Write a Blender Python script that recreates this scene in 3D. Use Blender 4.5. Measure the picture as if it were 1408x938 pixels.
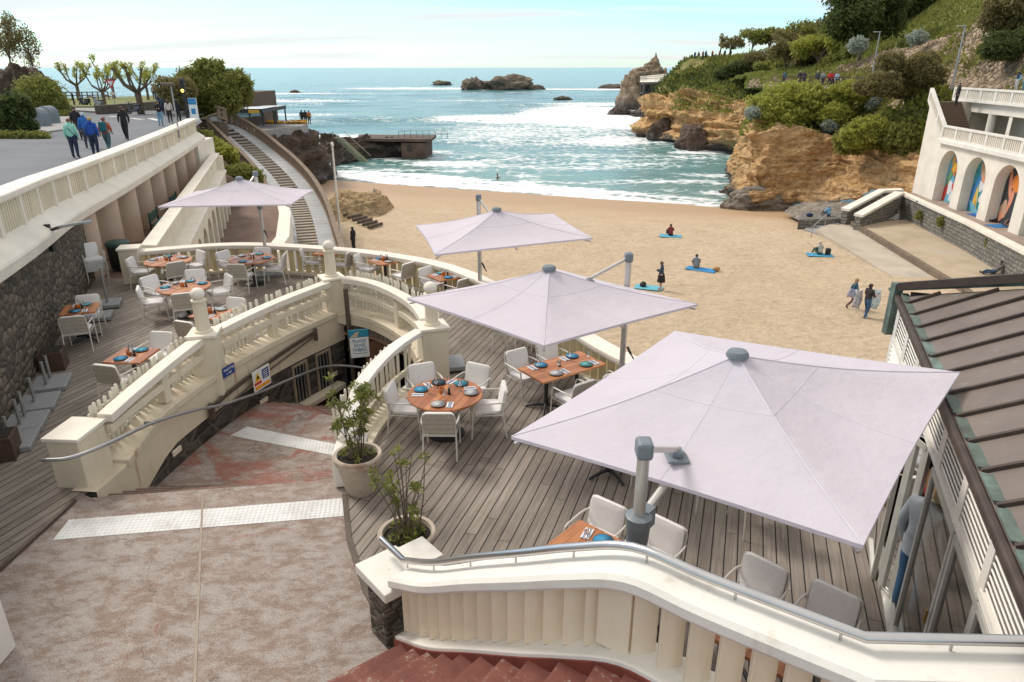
import bpy, bmesh, math, random
import numpy as np
from mathutils import Vector, Matrix, noise
R = math.radians
random.seed(7); rng = np.random.default_rng(11)
scn = bpy.context.scene
for o in list(bpy.data.objects): bpy.data.objects.remove(o)
col = scn.collection
# ------------------------------------------------------------------ camera
FPX, CX, CY, HCAM = 960.0, 704.0, 469.0, 5.7
TH = math.atan((469-92)/FPX)
cam_d = bpy.data.cameras.new('camera'); cam = bpy.data.objects.new('camera', cam_d); col.objects.link(cam)
cam.location = (0, 0, HCAM); cam.rotation_euler = (math.pi/2-TH, 0, 0)
cam_d.sensor_width = 36; cam_d.lens = 36*FPX/1408; cam_d.clip_start = .05; cam_d.clip_end = 60000
scn.camera = cam
scn.render.resolution_x = 1024; scn.render.resolution_y = 682
# ------------------------------------------------------------------ world, sun, exposure
SUN_EL, SUN_AZ = R(46), R(-52)        # azimuth measured from +Y towards +X
w = bpy.data.worlds.new('World'); scn.world = w; w.use_nodes = True
nt = w.node_tree; nt.nodes.clear()
def wn(t, **k):
    n = nt.nodes.new(t)
    for a, b in k.items(): setattr(n, a, b)
    return n
sky = wn('ShaderNodeTexSky', sky_type='NISHITA', sun_disc=False, sun_elevation=SUN_EL, sun_rotation=SUN_AZ)
sky.air_density = 1.0; sky.dust_density = .3; sky.ozone_density = 2.2
tc = wn('ShaderNodeTexCoord'); sep = wn('ShaderNodeSeparateXYZ'); nt.links.new(tc.outputs['Generated'], sep.inputs[0])
zz = wn('ShaderNodeMath', operation='ADD'); zz.inputs[1].default_value = .10; nt.links.new(sep.outputs[2], zz.inputs[0])
dx = wn('ShaderNodeMath', operation='DIVIDE'); nt.links.new(sep.outputs[0], dx.inputs[0]); nt.links.new(zz.outputs[0], dx.inputs[1])
dy = wn('ShaderNodeMath', operation='DIVIDE'); nt.links.new(sep.outputs[1], dy.inputs[0]); nt.links.new(zz.outputs[0], dy.inputs[1])
cb = wn('ShaderNodeCombineXYZ'); nt.links.new(dx.outputs[0], cb.inputs[0]); nt.links.new(dy.outputs[0], cb.inputs[1])
mp = wn('ShaderNodeMapping'); mp.inputs['Scale'].default_value = (.24, 1.25, 1); mp.inputs['Location'].default_value = (3.1, 1.7, 0); mp.inputs['Rotation'].default_value = (0, 0, R(-9))
nt.links.new(cb.outputs[0], mp.inputs[0])
nz = wn('ShaderNodeTexNoise'); nz.inputs['Scale'].default_value = 1.0; nz.inputs['Detail'].default_value = 7; nz.inputs['Roughness'].default_value = .56; nz.inputs['Distortion'].default_value = .5
nt.links.new(mp.outputs[0], nz.inputs[0])
cr = wn('ShaderNodeValToRGB'); cr.color_ramp.elements[0].position = .42; cr.color_ramp.elements[1].position = .60
cr.color_ramp.elements[0].color = (.0, .0, .0, 1); cr.color_ramp.elements[1].color = (.9, .9, .9, 1)
nt.links.new(nz.outputs[0], cr.inputs[0])
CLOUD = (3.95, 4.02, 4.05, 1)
tint = wn('ShaderNodeMix', data_type='RGBA', blend_type='MULTIPLY'); tint.inputs[0].default_value = 1
tint.inputs[7].default_value = (.57, .79, .90, 1); nt.links.new(sky.outputs[0], tint.inputs[6])
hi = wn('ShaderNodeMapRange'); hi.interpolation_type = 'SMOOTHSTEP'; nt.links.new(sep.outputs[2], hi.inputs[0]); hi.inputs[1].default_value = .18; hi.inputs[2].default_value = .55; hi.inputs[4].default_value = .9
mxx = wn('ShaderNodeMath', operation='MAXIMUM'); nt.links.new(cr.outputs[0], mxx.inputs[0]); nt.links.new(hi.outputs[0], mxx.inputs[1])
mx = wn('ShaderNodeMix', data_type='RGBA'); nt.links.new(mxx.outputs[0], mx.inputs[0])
cw = wn('ShaderNodeMix', data_type='RGBA'); nt.links.new(hi.outputs[0], cw.inputs[0]); cw.inputs[6].default_value = CLOUD; cw.inputs[7].default_value = (4.9, 4.65, 4.3, 1)  # overhead sky out of view, made warmer and brighter as added ambient fill
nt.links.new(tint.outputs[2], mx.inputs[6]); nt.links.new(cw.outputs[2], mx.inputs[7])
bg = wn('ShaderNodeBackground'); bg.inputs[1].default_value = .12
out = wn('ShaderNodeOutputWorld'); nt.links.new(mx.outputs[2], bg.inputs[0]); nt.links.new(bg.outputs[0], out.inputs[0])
sd = bpy.data.lights.new('sun', 'SUN'); sd.energy = 1.45; sd.angle = R(16); sd.color = (1, .93, .84)
so = bpy.data.objects.new('sun', sd); col.objects.link(so)
sdir = Vector((math.sin(SUN_AZ)*math.cos(SUN_EL), math.cos(SUN_AZ)*math.cos(SUN_EL), math.sin(SUN_EL)))
so.rotation_euler = sdir.to_track_quat('Z', 'Y').to_euler(); so.location = (0, 0, 60)
scn.view_settings.view_transform = 'Standard'; scn.view_settings.look = 'None'
scn.view_settings.exposure = 0.88; scn.view_settings.gamma = 1
# ------------------------------------------------------------------ measuring helpers: pixel of the photo -> point at a real height / distance
_s, _c = math.sin(TH), math.cos(TH)
def _ray(u, v):
    a, b = (u-CX)/FPX, (v-CY)/FPX
    return a, _c-b*_s, -(_s+b*_c)
def PZ(u, v, z=0.0):
    x, y, d = _ray(u, v); t = (z-HCAM)/d
    return Vector((x*t, y*t, z))
def PY(u, v, Y):
    x, y, d = _ray(u, v); t = Y/y
    return Vector((x*t, Y, HCAM+d*t))
def interp(x, pts):
    if x <= pts[0][0]: return pts[0][1]
    for (a, b), (c, d) in zip(pts, pts[1:]):
        if x <= c: return b+(d-b)*(x-a)/(c-a)
    return pts[-1][1]
# ------------------------------------------------------------------ tagging
def tag(o, label, cat, group=None, kind=None):
    if label: o['label'] = label
    if cat: o['category'] = cat
    if group: o['group'] = group
    if kind: o['kind'] = kind
    return o
def empty(name, loc=(0, 0, 0), rz=0):
    o = bpy.data.objects.new(name, None); o.location = loc; o.rotation_euler = (0, 0, rz); o.empty_display_size = .1
    col.objects.link(o); return o
CH = {}
def setparent(o, p):
    o.parent = p; CH.setdefault(p.name, []).append(o)
def copy_tree(o, parent=None):
    c = o.copy(); col.objects.link(c)
    if parent is not None: setparent(c, parent)
    for ch in CH.get(o.name, []): copy_tree(ch, c)
    return c
def place(proto, loc, rz, label, group=None, first=[set()]):
    if proto.name in first[0]: o = copy_tree(proto)
    else: o = proto; first[0].add(proto.name)
    o.location = loc; o.rotation_euler = (0, 0, rz); o['label'] = label
    if group: o['group'] = group
    return o
# ------------------------------------------------------------------ mesh builder
class MB:
    def __init__(s): s.v = []; s.f = []; s.uv = {}; s.mi = []; s.m = 0
    def add(s, vs, fs, uvs=None):
        o = len(s.v); s.v += [tuple(p) for p in vs]
        for k, f in enumerate(fs):
            s.f.append(tuple(i+o for i in f)); s.mi.append(s.m)
            if uvs: s.uv[len(s.f)-1] = uvs[k]
        return s
    def box(s, c, d, rz=0, M=None):
        hx, hy, hz = d[0]/2, d[1]/2, d[2]/2
        P = [Vector((x*hx, y*hy, z*hz)) for z in (-1, 1) for x, y in ((-1, -1), (1, -1), (1, 1), (-1, 1))]
        m = Matrix.Rotation(rz, 3, 'Z') if M is None else M
        s.add([m@p+Vector(c) for p in P], [(3, 2, 1, 0), (4, 5, 6, 7), (0, 1, 5, 4), (1, 2, 6, 5), (2, 3, 7, 6), (3, 0, 4, 7)]); return s
    def bar(s, p, q, w, h=None, up=(0, 0, 1)):
        p, q = Vector(p), Vector(q); h = h or w; d = (q-p); L = d.length; d.normalize()
        u = Vector(up)
        if abs(d.dot(u)) > .98: u = Vector((0, 1, 0))
        a = d.cross(u).normalized(); b = a.cross(d).normalized()
        s.box((p+q)/2, (w, L, h), M=Matrix((a, d, b)).transposed()); return s
    def tube(s, pts, r, n=8, cap=True, closed=False):
        pts = [Vector(p) for p in pts]; N = len(pts); rr = r if isinstance(r, (list, tuple)) else [r]*N
        vs = []; prev = None
        for i, p in enumerate(pts):
            if closed: t = pts[(i+1) % N]-pts[i-1]
            else: t = pts[min(i+1, N-1)]-pts[max(i-1, 0)]
            t.normalize()
            if prev is None:
                a = t.cross(Vector((0, 0, 1)))
                if a.length < .1: a = t.cross(Vector((0, 1, 0)))
            else: a = prev-t*prev.dot(t)
            a.normalize(); prev = a; b = t.cross(a)
            for k in range(n):
                an = 2*math.pi*k/n; vs.append(p+(a*math.cos(an)+b*math.sin(an))*rr[i])
        fs = []
        for i in range(N if closed else N-1):
            j = (i+1) % N
            for k in range(n): fs.append((i*n+k, i*n+(k+1) % n, j*n+(k+1) % n, j*n+k))
        if cap and not closed: fs.append(tuple(range(n-1, -1, -1))); fs.append(tuple((N-1)*n+k for k in range(n)))
        s.add(vs, fs); return s
    def lathe(s, prof, c=(0, 0, 0), n=24, cap=True):
        vs = [Vector((r*math.cos(2*math.pi*k/n), r*math.sin(2*math.pi*k/n), z))+Vector(c) for r, z in prof for k in range(n)]
        fs = [(i*n+k, i*n+(k+1) % n, (i+1)*n+(k+1) % n, (i+1)*n+k) for i in range(len(prof)-1) for k in range(n)]
        if cap: fs.append(tuple(range(n-1, -1, -1))); fs.append(tuple((len(prof)-1)*n+k for k in range(n)))
        s.add(vs, fs); return s
    def prism(s, poly, z0, z1):
        n = len(poly); vs = [(p[0], p[1], z0) for p in poly]+[(p[0], p[1], z1) for p in poly]; L = [0]
        for i in range(n): L.append(L[-1]+math.dist(poly[i][:2], poly[(i+1) % n][:2]))
        s.add(vs, [tuple(range(n-1, -1, -1)), tuple(range(n, 2*n))]+[(i, (i+1) % n, n+(i+1) % n, n+i) for i in range(n)],
              [[(p[0], p[1]) for p in reversed(poly)], [(p[0], p[1]) for p in poly]]+[[(L[i], z0), (L[i+1], z0), (L[i+1], z1), (L[i], z1)] for i in range(n)]); return s
    def loft(s, path, prof, cap=True):
        """sweep profile [(side, up)] along a 3-D path; side = right-hand side of travel seen from above"""
        P = [Vector(p) for p in path]; N = len(P); n = len(prof); vs = []; L = [0]
        for i in range(1, N): L.append(L[-1]+(P[i]-P[i-1]).length)
        per = [0]
        for k in range(n): per.append(per[-1]+math.dist(prof[k], prof[(k+1) % n]))
        for i in range(N):
            d0 = (P[i]-P[i-1]) if i else (P[1]-P[0]); d1 = (P[i+1]-P[i]) if i < N-1 else (P[-1]-P[-2])
            d0.z = d1.z = 0; d0.normalize(); d1.normalize(); t = (d0+d1).normalized(); sc = 1/max(.5, t.dot(d1))
            side = Vector((t.y, -t.x, 0))*sc
            for a, b in prof: vs.append(P[i]+side*a+Vector((0, 0, b)))
        fs = []; uv = []
        for i in range(N-1):
            for k in range(n):
                k2 = (k+1) % n
                fs.append((i*n+k, i*n+k2, (i+1)*n+k2, (i+1)*n+k))
                def vv(kk, ip, base): return (L[ip], P[ip].z+prof[kk][1] if abs(prof[k][1]-prof[k2][1]) > 1e-4 else base)
                uv.append([(L[i], P[i].z+prof[k][1]+prof[k][0]), (L[i], P[i].z+prof[k2][1]+prof[k2][0]), (L[i+1], P[i+1].z+prof[k2][1]+prof[k2][0]), (L[i+1], P[i+1].z+prof[k][1]+prof[k][0])])
        if cap:
            fs.append(tuple(range(n-1, -1, -1))); uv.append([(a, b+P[0].z) for a, b in reversed(prof)])
            fs.append(tuple((N-1)*n+k for k in range(n))); uv.append([(a, b+P[-1].z) for a, b in prof])
        s.add(vs, fs, uv); return s
    def sheet(s, A, B):
        """quads between two equally long 3-D lines"""
        n = len(A); L = [0]
        for i in range(1, n): L.append(L[-1]+(Vector(A[i])-Vector(A[i-1])).length)
        s.add(list(A)+list(B), [(i, i+1, n+i+1, n+i) for i in range(n-1)],
              [[(L[i], A[i][2]), (L[i+1], A[i+1][2]), (L[i+1], B[i+1][2]), (L[i], B[i][2])] for i in range(n-1)]); return s
    def ball(s, c, r, n=12, m=8, sc=(1, 1, 1)):
        vs = []; fs = []
        for i in range(m+1):
            a = math.pi*i/m
            for k in range(n):
                b = 2*math.pi*k/n; vs.append((c[0]+r*sc[0]*math.sin(a)*math.cos(b), c[1]+r*sc[1]*math.sin(a)*math.sin(b), c[2]+r*sc[2]*math.cos(a)))
        for i in range(m):
            for k in range(n): fs.append((i*n+k, (i+1)*n+k, (i+1)*n+(k+1) % n, i*n+(k+1) % n))
        s.add(vs, fs); return s
    def build(s, name, mats, parent=None, smooth=False, bevel=0):
        me = bpy.data.meshes.new(name); me.from_pydata(s.v, [], s.f)
        mats = mats if isinstance(mats, (list, tuple)) else [mats]
        for m in mats: me.materials.append(m)
        if len(mats) > 1: me.polygons.foreach_set('material_index', s.mi)
        if s.uv:
            ul = me.uv_layers.new(name='UVMap')
            for p in me.polygons:
                q = s.uv.get(p.index)
                if q:
                    for li, t in zip(p.loop_indices, q): ul.data[li].uv = t
        bm = bmesh.new(); bm.from_mesh(me); bmesh.ops.remove_doubles(bm, verts=bm.verts, dist=1e-5); bmesh.ops.recalc_face_normals(bm, faces=bm.faces); bm.to_mesh(me); bm.free()
        if smooth:
            me.polygons.foreach_set('use_smooth', [True]*len(me.polygons))
            if smooth is True:
                try: me.set_sharp_from_angle(angle=R(38))
                except Exception: pass
        o = bpy.data.objects.new(name, me); col.objects.link(o)
        if bevel:
            b = o.modifiers.new('bevel', 'BEVEL'); b.width = bevel; b.segments = 2; b.limit_method = 'ANGLE'; b.angle_limit = R(35)
        if parent is not None: setparent(o, parent)
        return o
def rect(w, h, z0=0, x0=0): return [(x0-w/2, z0), (x0+w/2, z0), (x0+w/2, z0+h), (x0-w/2, z0+h)]
def smoothpath(pts, n=8):
    """Catmull-Rom through the points"""
    P = [Vector(p) for p in pts]; Q = [P[0]*2-P[1]]+P+[P[-1]*2-P[-2]]; o = []
    for i in range(1, len(Q)-2):
        a, b, c, d = Q[i-1:i+3]
        for k in range(n):
            t = k/n; o.append(.5*((2*b)+(c-a)*t+(2*a-5*b+4*c-d)*t*t+(-a+3*b-3*c+d)*t**3))
    o.append(P[-1]); return o
def along(path, step, off=0):
    """points and headings every `step` metres"""
    P = [Vector(p) for p in path]; o = []; d = off; acc = 0
    for a, b in zip(P, P[1:]):
        L = (b-a).length
        while d <= acc+L+1e-6:
            t = (d-acc)/L if L else 0; e = b-a; o.append((a+(b-a)*t, math.atan2(e.y, e.x))); d += step
        acc += L
    return o
def plen(path): return sum((Vector(b)-Vector(a)).length for a, b in zip(path, path[1:]))
def npmesh(name, V, F, mat, parent=None, smooth=False):
    me = bpy.data.meshes.new(name); V = np.asarray(V, np.float32); F = np.asarray(F, np.int32); k = F.shape[1]
    me.vertices.add(len(V)); me.vertices.foreach_set('co', V.ravel()); me.loops.add(F.size); me.loops.foreach_set('vertex_index', F.ravel())
    me.polygons.add(len(F)); me.polygons.foreach_set('loop_start', np.arange(0, F.size, k, dtype=np.int32)); me.polygons.foreach_set('loop_total', np.full(len(F), k, np.int32))
    if smooth: me.polygons.foreach_set('use_smooth', np.ones(len(F), bool))
    for m in (mat if isinstance(mat, (list, tuple)) else [mat]): me.materials.append(m)
    me.update(calc_edges=True); o = bpy.data.objects.new(name, me); col.objects.link(o)
    if parent is not None: setparent(o, parent)
    return o
# ------------------------------------------------------------------ materials
class NT:
    def __init__(s, name):
        s.m = bpy.data.materials.new(name); s.m.use_nodes = True; s.t = s.m.node_tree; s.b = s.t.nodes['Principled BSDF']
    def n(s, t, inp=None, **k):
        x = s.t.nodes.new(t)
        for a, b in k.items(): setattr(x, a, b)
        for a, b in (inp or {}).items():
            if hasattr(b, 'is_output'): s.t.links.new(b, x.inputs[a])
            else: x.inputs[a].default_value = b
        return x
    def math(s, op, a, b=None, c=None, clamp=False):
        i = {0: a}
        if b is not None: i[1] = b
        if c is not None: i[2] = c
        return s.n('ShaderNodeMath', i, operation=op, use_clamp=clamp).outputs[0]
    def coord(s, kind='Object', scale=None, rot=None, loc=None):
        c = s.n('ShaderNodeTexCoord').outputs[kind] if kind != 'Position' else s.n('ShaderNodeNewGeometry').outputs['Position']
        if scale or rot or loc:
            i = {0: c}
            if scale: i['Scale'] = scale
            if rot: i['Rotation'] = rot
            if loc: i['Location'] = loc
            c = s.n('ShaderNodeMapping', i).outputs[0]
        return c
    def noise(s, vec, scale, detail=4, rough=.55, dist=0): return s.n('ShaderNodeTexNoise', {0: vec, 'Scale': scale, 'Detail': detail, 'Roughness': rough, 'Distortion': dist}).outputs[0]
    def ramp(s, f, stops):
        r = s.n('ShaderNodeValToRGB', {0: f}); e = r.color_ramp.elements
        while len(e) < len(stops): e.new(.5)
        for x, (p, c) in zip(e, stops): x.position = p; x.color = (*c, 1) if len(c) == 3 else c
        return r.outputs[0]
    def mix(s, f, a, b, mode='MIX'):
        a = (*a, 1) if isinstance(a, tuple) and len(a) == 3 else a; b = (*b, 1) if isinstance(b, tuple) and len(b) == 3 else b
        return s.n('ShaderNodeMix', {0: f, 6: a, 7: b}, data_type='RGBA', blend_type=mode).outputs[2]
    def bump(s, h, strength=.3, dist=.02):
        x = s.n('ShaderNodeBump', {'Height': h, 'Strength': strength, 'Distance': dist}); s.t.links.new(x.outputs[0], s.b.inputs['Normal'])
    def set(s, k, v):
        if hasattr(v, 'is_output'): s.t.links.new(v, s.b.inputs[k])
        else: s.b.inputs[k].default_value = (*v, 1) if isinstance(v, tuple) and len(v) == 3 else v
        return s
def grey(v): return (v, v, v)
def mul(c, k): return tuple(x*k for x in c)
def plain(name, c, rough=.6, metal=0, var=.12, scale=6, bump=0, dirt=None, spec=None):
    t = NT(name); co = t.coord('Object')
    f = t.noise(co, scale, 5)
    t.set('Base Color', t.ramp(f, [(.3, mul(c, 1-var)), (.7, mul(c, 1+var))])); t.set('Roughness', rough); t.set('Metallic', metal)
    if dirt:
        d = t.noise(t.coord('Position'), dirt[0], 6, .65)
        m = t.ramp(d, [(dirt[1], (0, 0, 0)), (dirt[1]+.12, (1, 1, 1))])
        t.set('Base Color', t.mix(m, t.ramp(f, [(.3, mul(c, 1-var)), (.7, mul(c, 1+var))]), dirt[2]))
    if bump: t.bump(t.noise(co, scale*6, 4), bump, .01)
    if spec is not None: t.set('Specular IOR Level', spec)
    return t.m
def paint_mat(name, c, streak=(.42, .33, .2), amount=.5, bump=.25):
    """weathered masonry paint: cloudy tone, rusty drips running down, small chips"""
    t = NT(name); P = t.coord('Position')
    base = t.ramp(t.noise(P, .9, 6, .6), [(.3, mul(c, .86)), (.7, mul(c, 1.06))])
    st = t.noise(t.coord('Position', scale=(4.2, 4.2, .30)), 1.0, 6, .66)
    m = t.math('MULTIPLY', t.ramp(st, [(.58, (0, 0, 0)), (.75, (1, 1, 1))]), amount)
    b2 = t.mix(m, base, mul(streak, 1))
    ch = t.ramp(t.noise(P, 6, 8, .75), [(.66, (0, 0, 0)), (.70, (1, 1, 1))])
    t.set('Base Color', t.mix(t.math('MULTIPLY', ch, .55*amount*1.5, clamp=True), b2, (.3, .25, .2))); t.set('Roughness', .72)
    t.bump(t.noise(P, 22, 5), bump, .012)
    return t.m
def leaf_mat(name, dark, light, trans=.4):
    t = NT(name); g = t.n('ShaderNodeNewGeometry')
    t.set('Base Color', t.ramp(g.outputs['Random Per Island'], [(0, dark), (.6, tuple((a+b)/2 for a, b in zip(dark, light))), (1, light)])); t.set('Roughness', .55)
    t.set('Specular IOR Level', .25)
    tr = t.n('ShaderNodeBsdfTranslucent', {0: (*mul(light, 1.1), 1)}); ms = t.n('ShaderNodeMixShader', {0: trans, 1: t.b.outputs[0], 2: tr.outputs[0]})
    t.t.links.new(ms.outputs[0], t.t.nodes['Material Output'].inputs[0]); return t.m
def stone_mat(name, c1, c2, joint, bw=.45, bh=.28, coords='UV', rough=.85, msize=.03):
    t = NT(name); uv = t.coord(coords)
    wob = t.n('ShaderNodeVectorMath', {0: t.n('ShaderNodeTexNoise', {0: uv, 'Scale': 2.2, 'Detail': 3}).outputs[1], 1: (.5, .5, .5)}, operation='SUBTRACT').outputs[0]
    uv2 = t.n('ShaderNodeVectorMath', {0: wob, 1: (.22, .22, .22), 2: uv}, operation='MULTIPLY_ADD').outputs[0]
    br = t.n('ShaderNodeTexBrick', {'Vector': uv2, 'Scale': 1, 'Brick Width': bw, 'Row Height': bh, 'Mortar Size': msize, 'Mortar Smooth': .35, 'Bias': 0, 'Color1': (*c1, 1), 'Color2': (*c2, 1), 'Mortar': (*joint, 1)}, offset=.43, squash=1.3, squash_frequency=3)
    P = t.coord('Position'); n1 = t.noise(P, 9, 6, .65)
    t.set('Base Color', t.mix(.75, br.outputs[0], t.ramp(n1, [(.25, (.35, .33, .3)), (.75, (1.25, 1.2, 1.1))]), 'MULTIPLY')); t.set('Roughness', rough)
    h = t.math('ADD', t.math('MULTIPLY', br.outputs[1], -1.0), t.math('MULTIPLY', n1, .9)); t.bump(h, .9, .06); return t.m
M = {}
M['cream'] = paint_mat('cream_paint', (.72, .645, .50))
M['cream_dirty'] = paint_mat('stained_cream_paint', (.66, .58, .44), (.34, .17, .06), 1.0)
M['white'] = paint_mat('white_masonry_paint', (.80, .735, .63), (.55, .5, .42), .3)
M['whiteclean'] = paint_mat('fresh_white_paint', (.78, .745, .675), (.42, .34, .24), .5)
M['yellowcream'] = paint_mat('yellow_cream_paint', (.68, .57, .33), (.42, .3, .12), .35)
M['pinkcol'] = paint_mat('pinkish_column_paint', (.56, .41, .31), (.3, .2, .13), .5)
M['picket'] = paint_mat('picket_paint', (.74, .70, .58), (.4, .3, .18), .5)
def rubble_mat(name, c1, c2, joint, sx=3.5, sy=5.6):
    t = NT(name); uv = t.coord('UV', scale=(sx, sy, 1)); wob = t.n('ShaderNodeTexNoise', {0: uv, 'Scale': 1.3, 'Detail': 3}).outputs[1]
    uv2 = t.n('ShaderNodeVectorMath', {0: wob, 1: (.55, .55, 0), 2: uv}, operation='MULTIPLY_ADD').outputs[0]
    cell = t.n('ShaderNodeTexVoronoi', {0: uv2, 'Scale': 1, 'Randomness': .75}, voronoi_dimensions='2D'); ed_ = t.n('ShaderNodeTexVoronoi', {0: uv2, 'Scale': 1, 'Randomness': .75}, voronoi_dimensions='2D', feature='DISTANCE_TO_EDGE').outputs[0]
    P = t.coord('Position'); n1 = t.noise(P, 8, 6, .68); tone = t.n('ShaderNodeSeparateColor', {0: cell.outputs[1]}).outputs[0]
    jm = t.ramp(t.math('ADD', ed_, t.math('MULTIPLY', t.math('SUBTRACT', n1, .5), .06)), [(.03, (0, 0, 0)), (.10, (1, 1, 1))])
    c_ = t.mix(.8, t.ramp(tone, [(.1, c1), (.9, c2)]), t.ramp(n1, [(.25, (.4, .38, .35)), (.75, (1.3, 1.25, 1.15))]), 'MULTIPLY')
    t.set('Base Color', t.mix(jm, joint, c_)); t.set('Roughness', .88); t.bump(t.math('ADD', t.math('MULTIPLY', ed_, 2.2, clamp=True), t.math('MULTIPLY', n1, .8)), 1.0, .07); return t.m
M['stone'] = rubble_mat('dark_rubble_stone', (.10, .082, .062), (.21, .172, .13), (.06, .05, .04)) if True else stone_mat('dark_rubble_stone', (.085, .068, .05), (.20, .165, .12), (.04, .034, .028), .42, .25)
M['stone_grey'] = stone_mat('grey_dressed_stone', (.19, .18, .165), (.30, .285, .26), (.10, .095, .085), .42, .26)
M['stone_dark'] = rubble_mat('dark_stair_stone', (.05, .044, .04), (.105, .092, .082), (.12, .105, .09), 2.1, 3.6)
M['steel'] = plain('brushed_steel', (.55, .54, .53), .28, .9, .06)
M['galv'] = plain('galvanised_tube', (.36, .36, .36), .45, .6, .15)
M['darkmetal'] = plain('dark_metal', (.03, .03, .032), .5, .3)
M['brownmetal'] = plain('brown_metal', (.11, .085, .065), .5, .3, .2)
M['greenpaint'] = plain('dark_green_paint', (.02, .06, .05), .45)
M['black'] = plain('black_plastic', (.015, .015, .016), .5)
M['rubber'] = M['black']
M['wood_dark'] = plain('dark_wood', (.07, .04, .028), .6, 0, .3, 9)
M['bark'] = plain('bark', (.13, .095, .065), .9, 0, .35, 8, .6)
M['soil'] = plain('soil', (.025, .018, .013), .95, 0, .4, 30, .8)
M['glassy'] = None
def glass_mat(name, tint=(.9, .95, .95), fac=.82, rough=.02):
    t = NT(name); t.t.nodes.remove(t.b)
    gl = t.n('ShaderNodeBsdfGlossy', {0: (1, 1, 1, 1), 'Roughness': rough}); tr = t.n('ShaderNodeBsdfTransparent', {0: (*tint, 1)})
    fr = t.n('ShaderNodeFresnel', {0: 1.5}); f = t.math('MULTIPLY_ADD', fr.outputs[0], 1.0, 1-fac, clamp=True)
    ms = t.n('ShaderNodeMixShader', {0: f, 1: tr.outputs[0], 2: gl.outputs[0]}); t.t.links.new(ms.outputs[0], t.t.nodes['Material Output'].inputs[0]); return t.m
M['pane'] = glass_mat('window_glass', (.80, .86, .86), .93)
M['tumbler'] = glass_mat('table_glass', (.93, .95, .96), .86)
def foliage(n, center, radius, size, shape='ball', hollow=.35, elong=1.8, up=.9):
    """n leaf quads spread through an ellipsoid; returns V, F arrays"""
    center = np.array(center); radius = np.array(radius)
    d = rng.normal(size=(n, 3)); d /= np.linalg.norm(d, axis=1)[:, None]
    r = hollow+(1-hollow)*rng.random(n)**.6
    so_ = rng.random(3)*50; lum = np.array([noise.noise((q[0]*2.3+so_[0], q[1]*2.3+so_[1], q[2]*2.3))+.6*noise.noise((q[0]*6+so_[2], q[1]*6, q[2]*6)) for q in d]); r = r*(1+.42*lum)*np.where(rng.random(n) < .12, 1.16, 1)
    c = center+d*r[:, None]*radius
    return leaves_at(c, size, elong, up)
def leaves_at(c, size, elong=1.8, up=.3, outdir=None):
    n = len(c); a = rng.normal(size=(n, 3)); a[:, 2] += up
    if outdir is not None: a = a*.5+outdir
    a /= np.linalg.norm(a, axis=1)[:, None]+1e-9
    b = np.cross(a, rng.normal(size=(n, 3))); b /= np.linalg.norm(b, axis=1)[:, None]+1e-9
    s = (size*(.6+.8*rng.random(n)))[:, None]; a = a*s*elong/2; b = b*s/2
    nrm = np.cross(a, b); nrm /= np.linalg.norm(nrm, axis=1)[:, None]+1e-9
    V = np.stack([c-a, c+b*.9-a*.1+nrm*s*.08, c+a, c-b*.9-a*.1+nrm*s*.08], 1).reshape(-1, 3); F = np.arange(4*n).reshape(n, 4); return V, F
def cat(parts):
    V = []; F = []; o = 0
    for v, f in parts: V.append(v); F.append(f+o); o += len(v)
    return np.concatenate(V), np.concatenate(F)
def fbm(p, o=4): return noise.fractal(p, 1.0, 2.0, o)
# ================================================================== SETTING: sea, sand, roads, cliffs, hill
SEA = -8.4
def ywater(x): return 84.0-.42*x
def zsand(x, y):
    s = y-ywater(x); zs = interp(s, [(-90, -5.9), (-52, -6.35), (-42, -7.0), (-20, -7.75), (0, -8.36), (10, -8.9), (60, -13)])
    zy = interp(y, [(20, -5.9), (33, -6.15), (45, -6.6), (58, -6.85), (70, -7.3), (80, -8.2)]); k = max(0, min(1, (y-56)/20)); k = k*k*(3-2*k)
    return zy+(zs-zy)*k
# ---- sea
nr, nc = 430, 230
ys = 58*np.exp(np.linspace(0, math.log(14000/58), nr)); uu = np.linspace(-1.25, 1.25, nc)
Yg, Ug = np.meshgrid(ys, uu, indexing='ij'); Xg = Ug*(Yg+30)
def nfield(X, Y, sx, sy, seed, octv=4):
    out = np.empty(X.size); xf = X.ravel()/sx; yf = Y.ravel()/sy
    for i in range(X.size): out[i] = noise.fractal((xf[i], yf[i], seed), 1.0, 2.0, octv)
    return out.reshape(X.shape)
n1 = nfield(Xg, Yg, 26, 9, 3.1); n2 = nfield(Xg, Yg, 60, 30, 8.7, 3); n3 = nfield(Xg, Yg, 9, 4, 5.5, 3)
d = Yg-(84-.42*Xg); dj = d+n2*6+n1*2
Zg = SEA+np.clip(d/60, 0, 1)*(.28*n1+.5*np.sin(Yg*.21+n2*4+Xg*.03)*np.clip(n2+.45, 0, 1))*np.clip(1.4-Yg/700, .0, 1)+np.clip(1-d/25, 0, 1)*.03*n3
def bump1(x, c, w_): return np.exp(-((x-c)/w_)**2)
def patch(x0, y0, rx, ry): return np.exp(-(((Xg-x0)/rx)**2+((Yg-y0)/ry)**2)**1.5)
foam = 1.15*bump1(dj, 1.5, 3.2)+.95*bump1(dj, 6.5, 2.0)+.72*bump1(dj+n1*3, 13, 2.2)+.7*bump1(dj+n1*5, 24, 2.8)*(n2 > -.2)+.52*bump1(dj+n1*6, 36, 3)
foam = foam*np.clip(1-(Xg-8)/26*.55, .3, 1)
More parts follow.
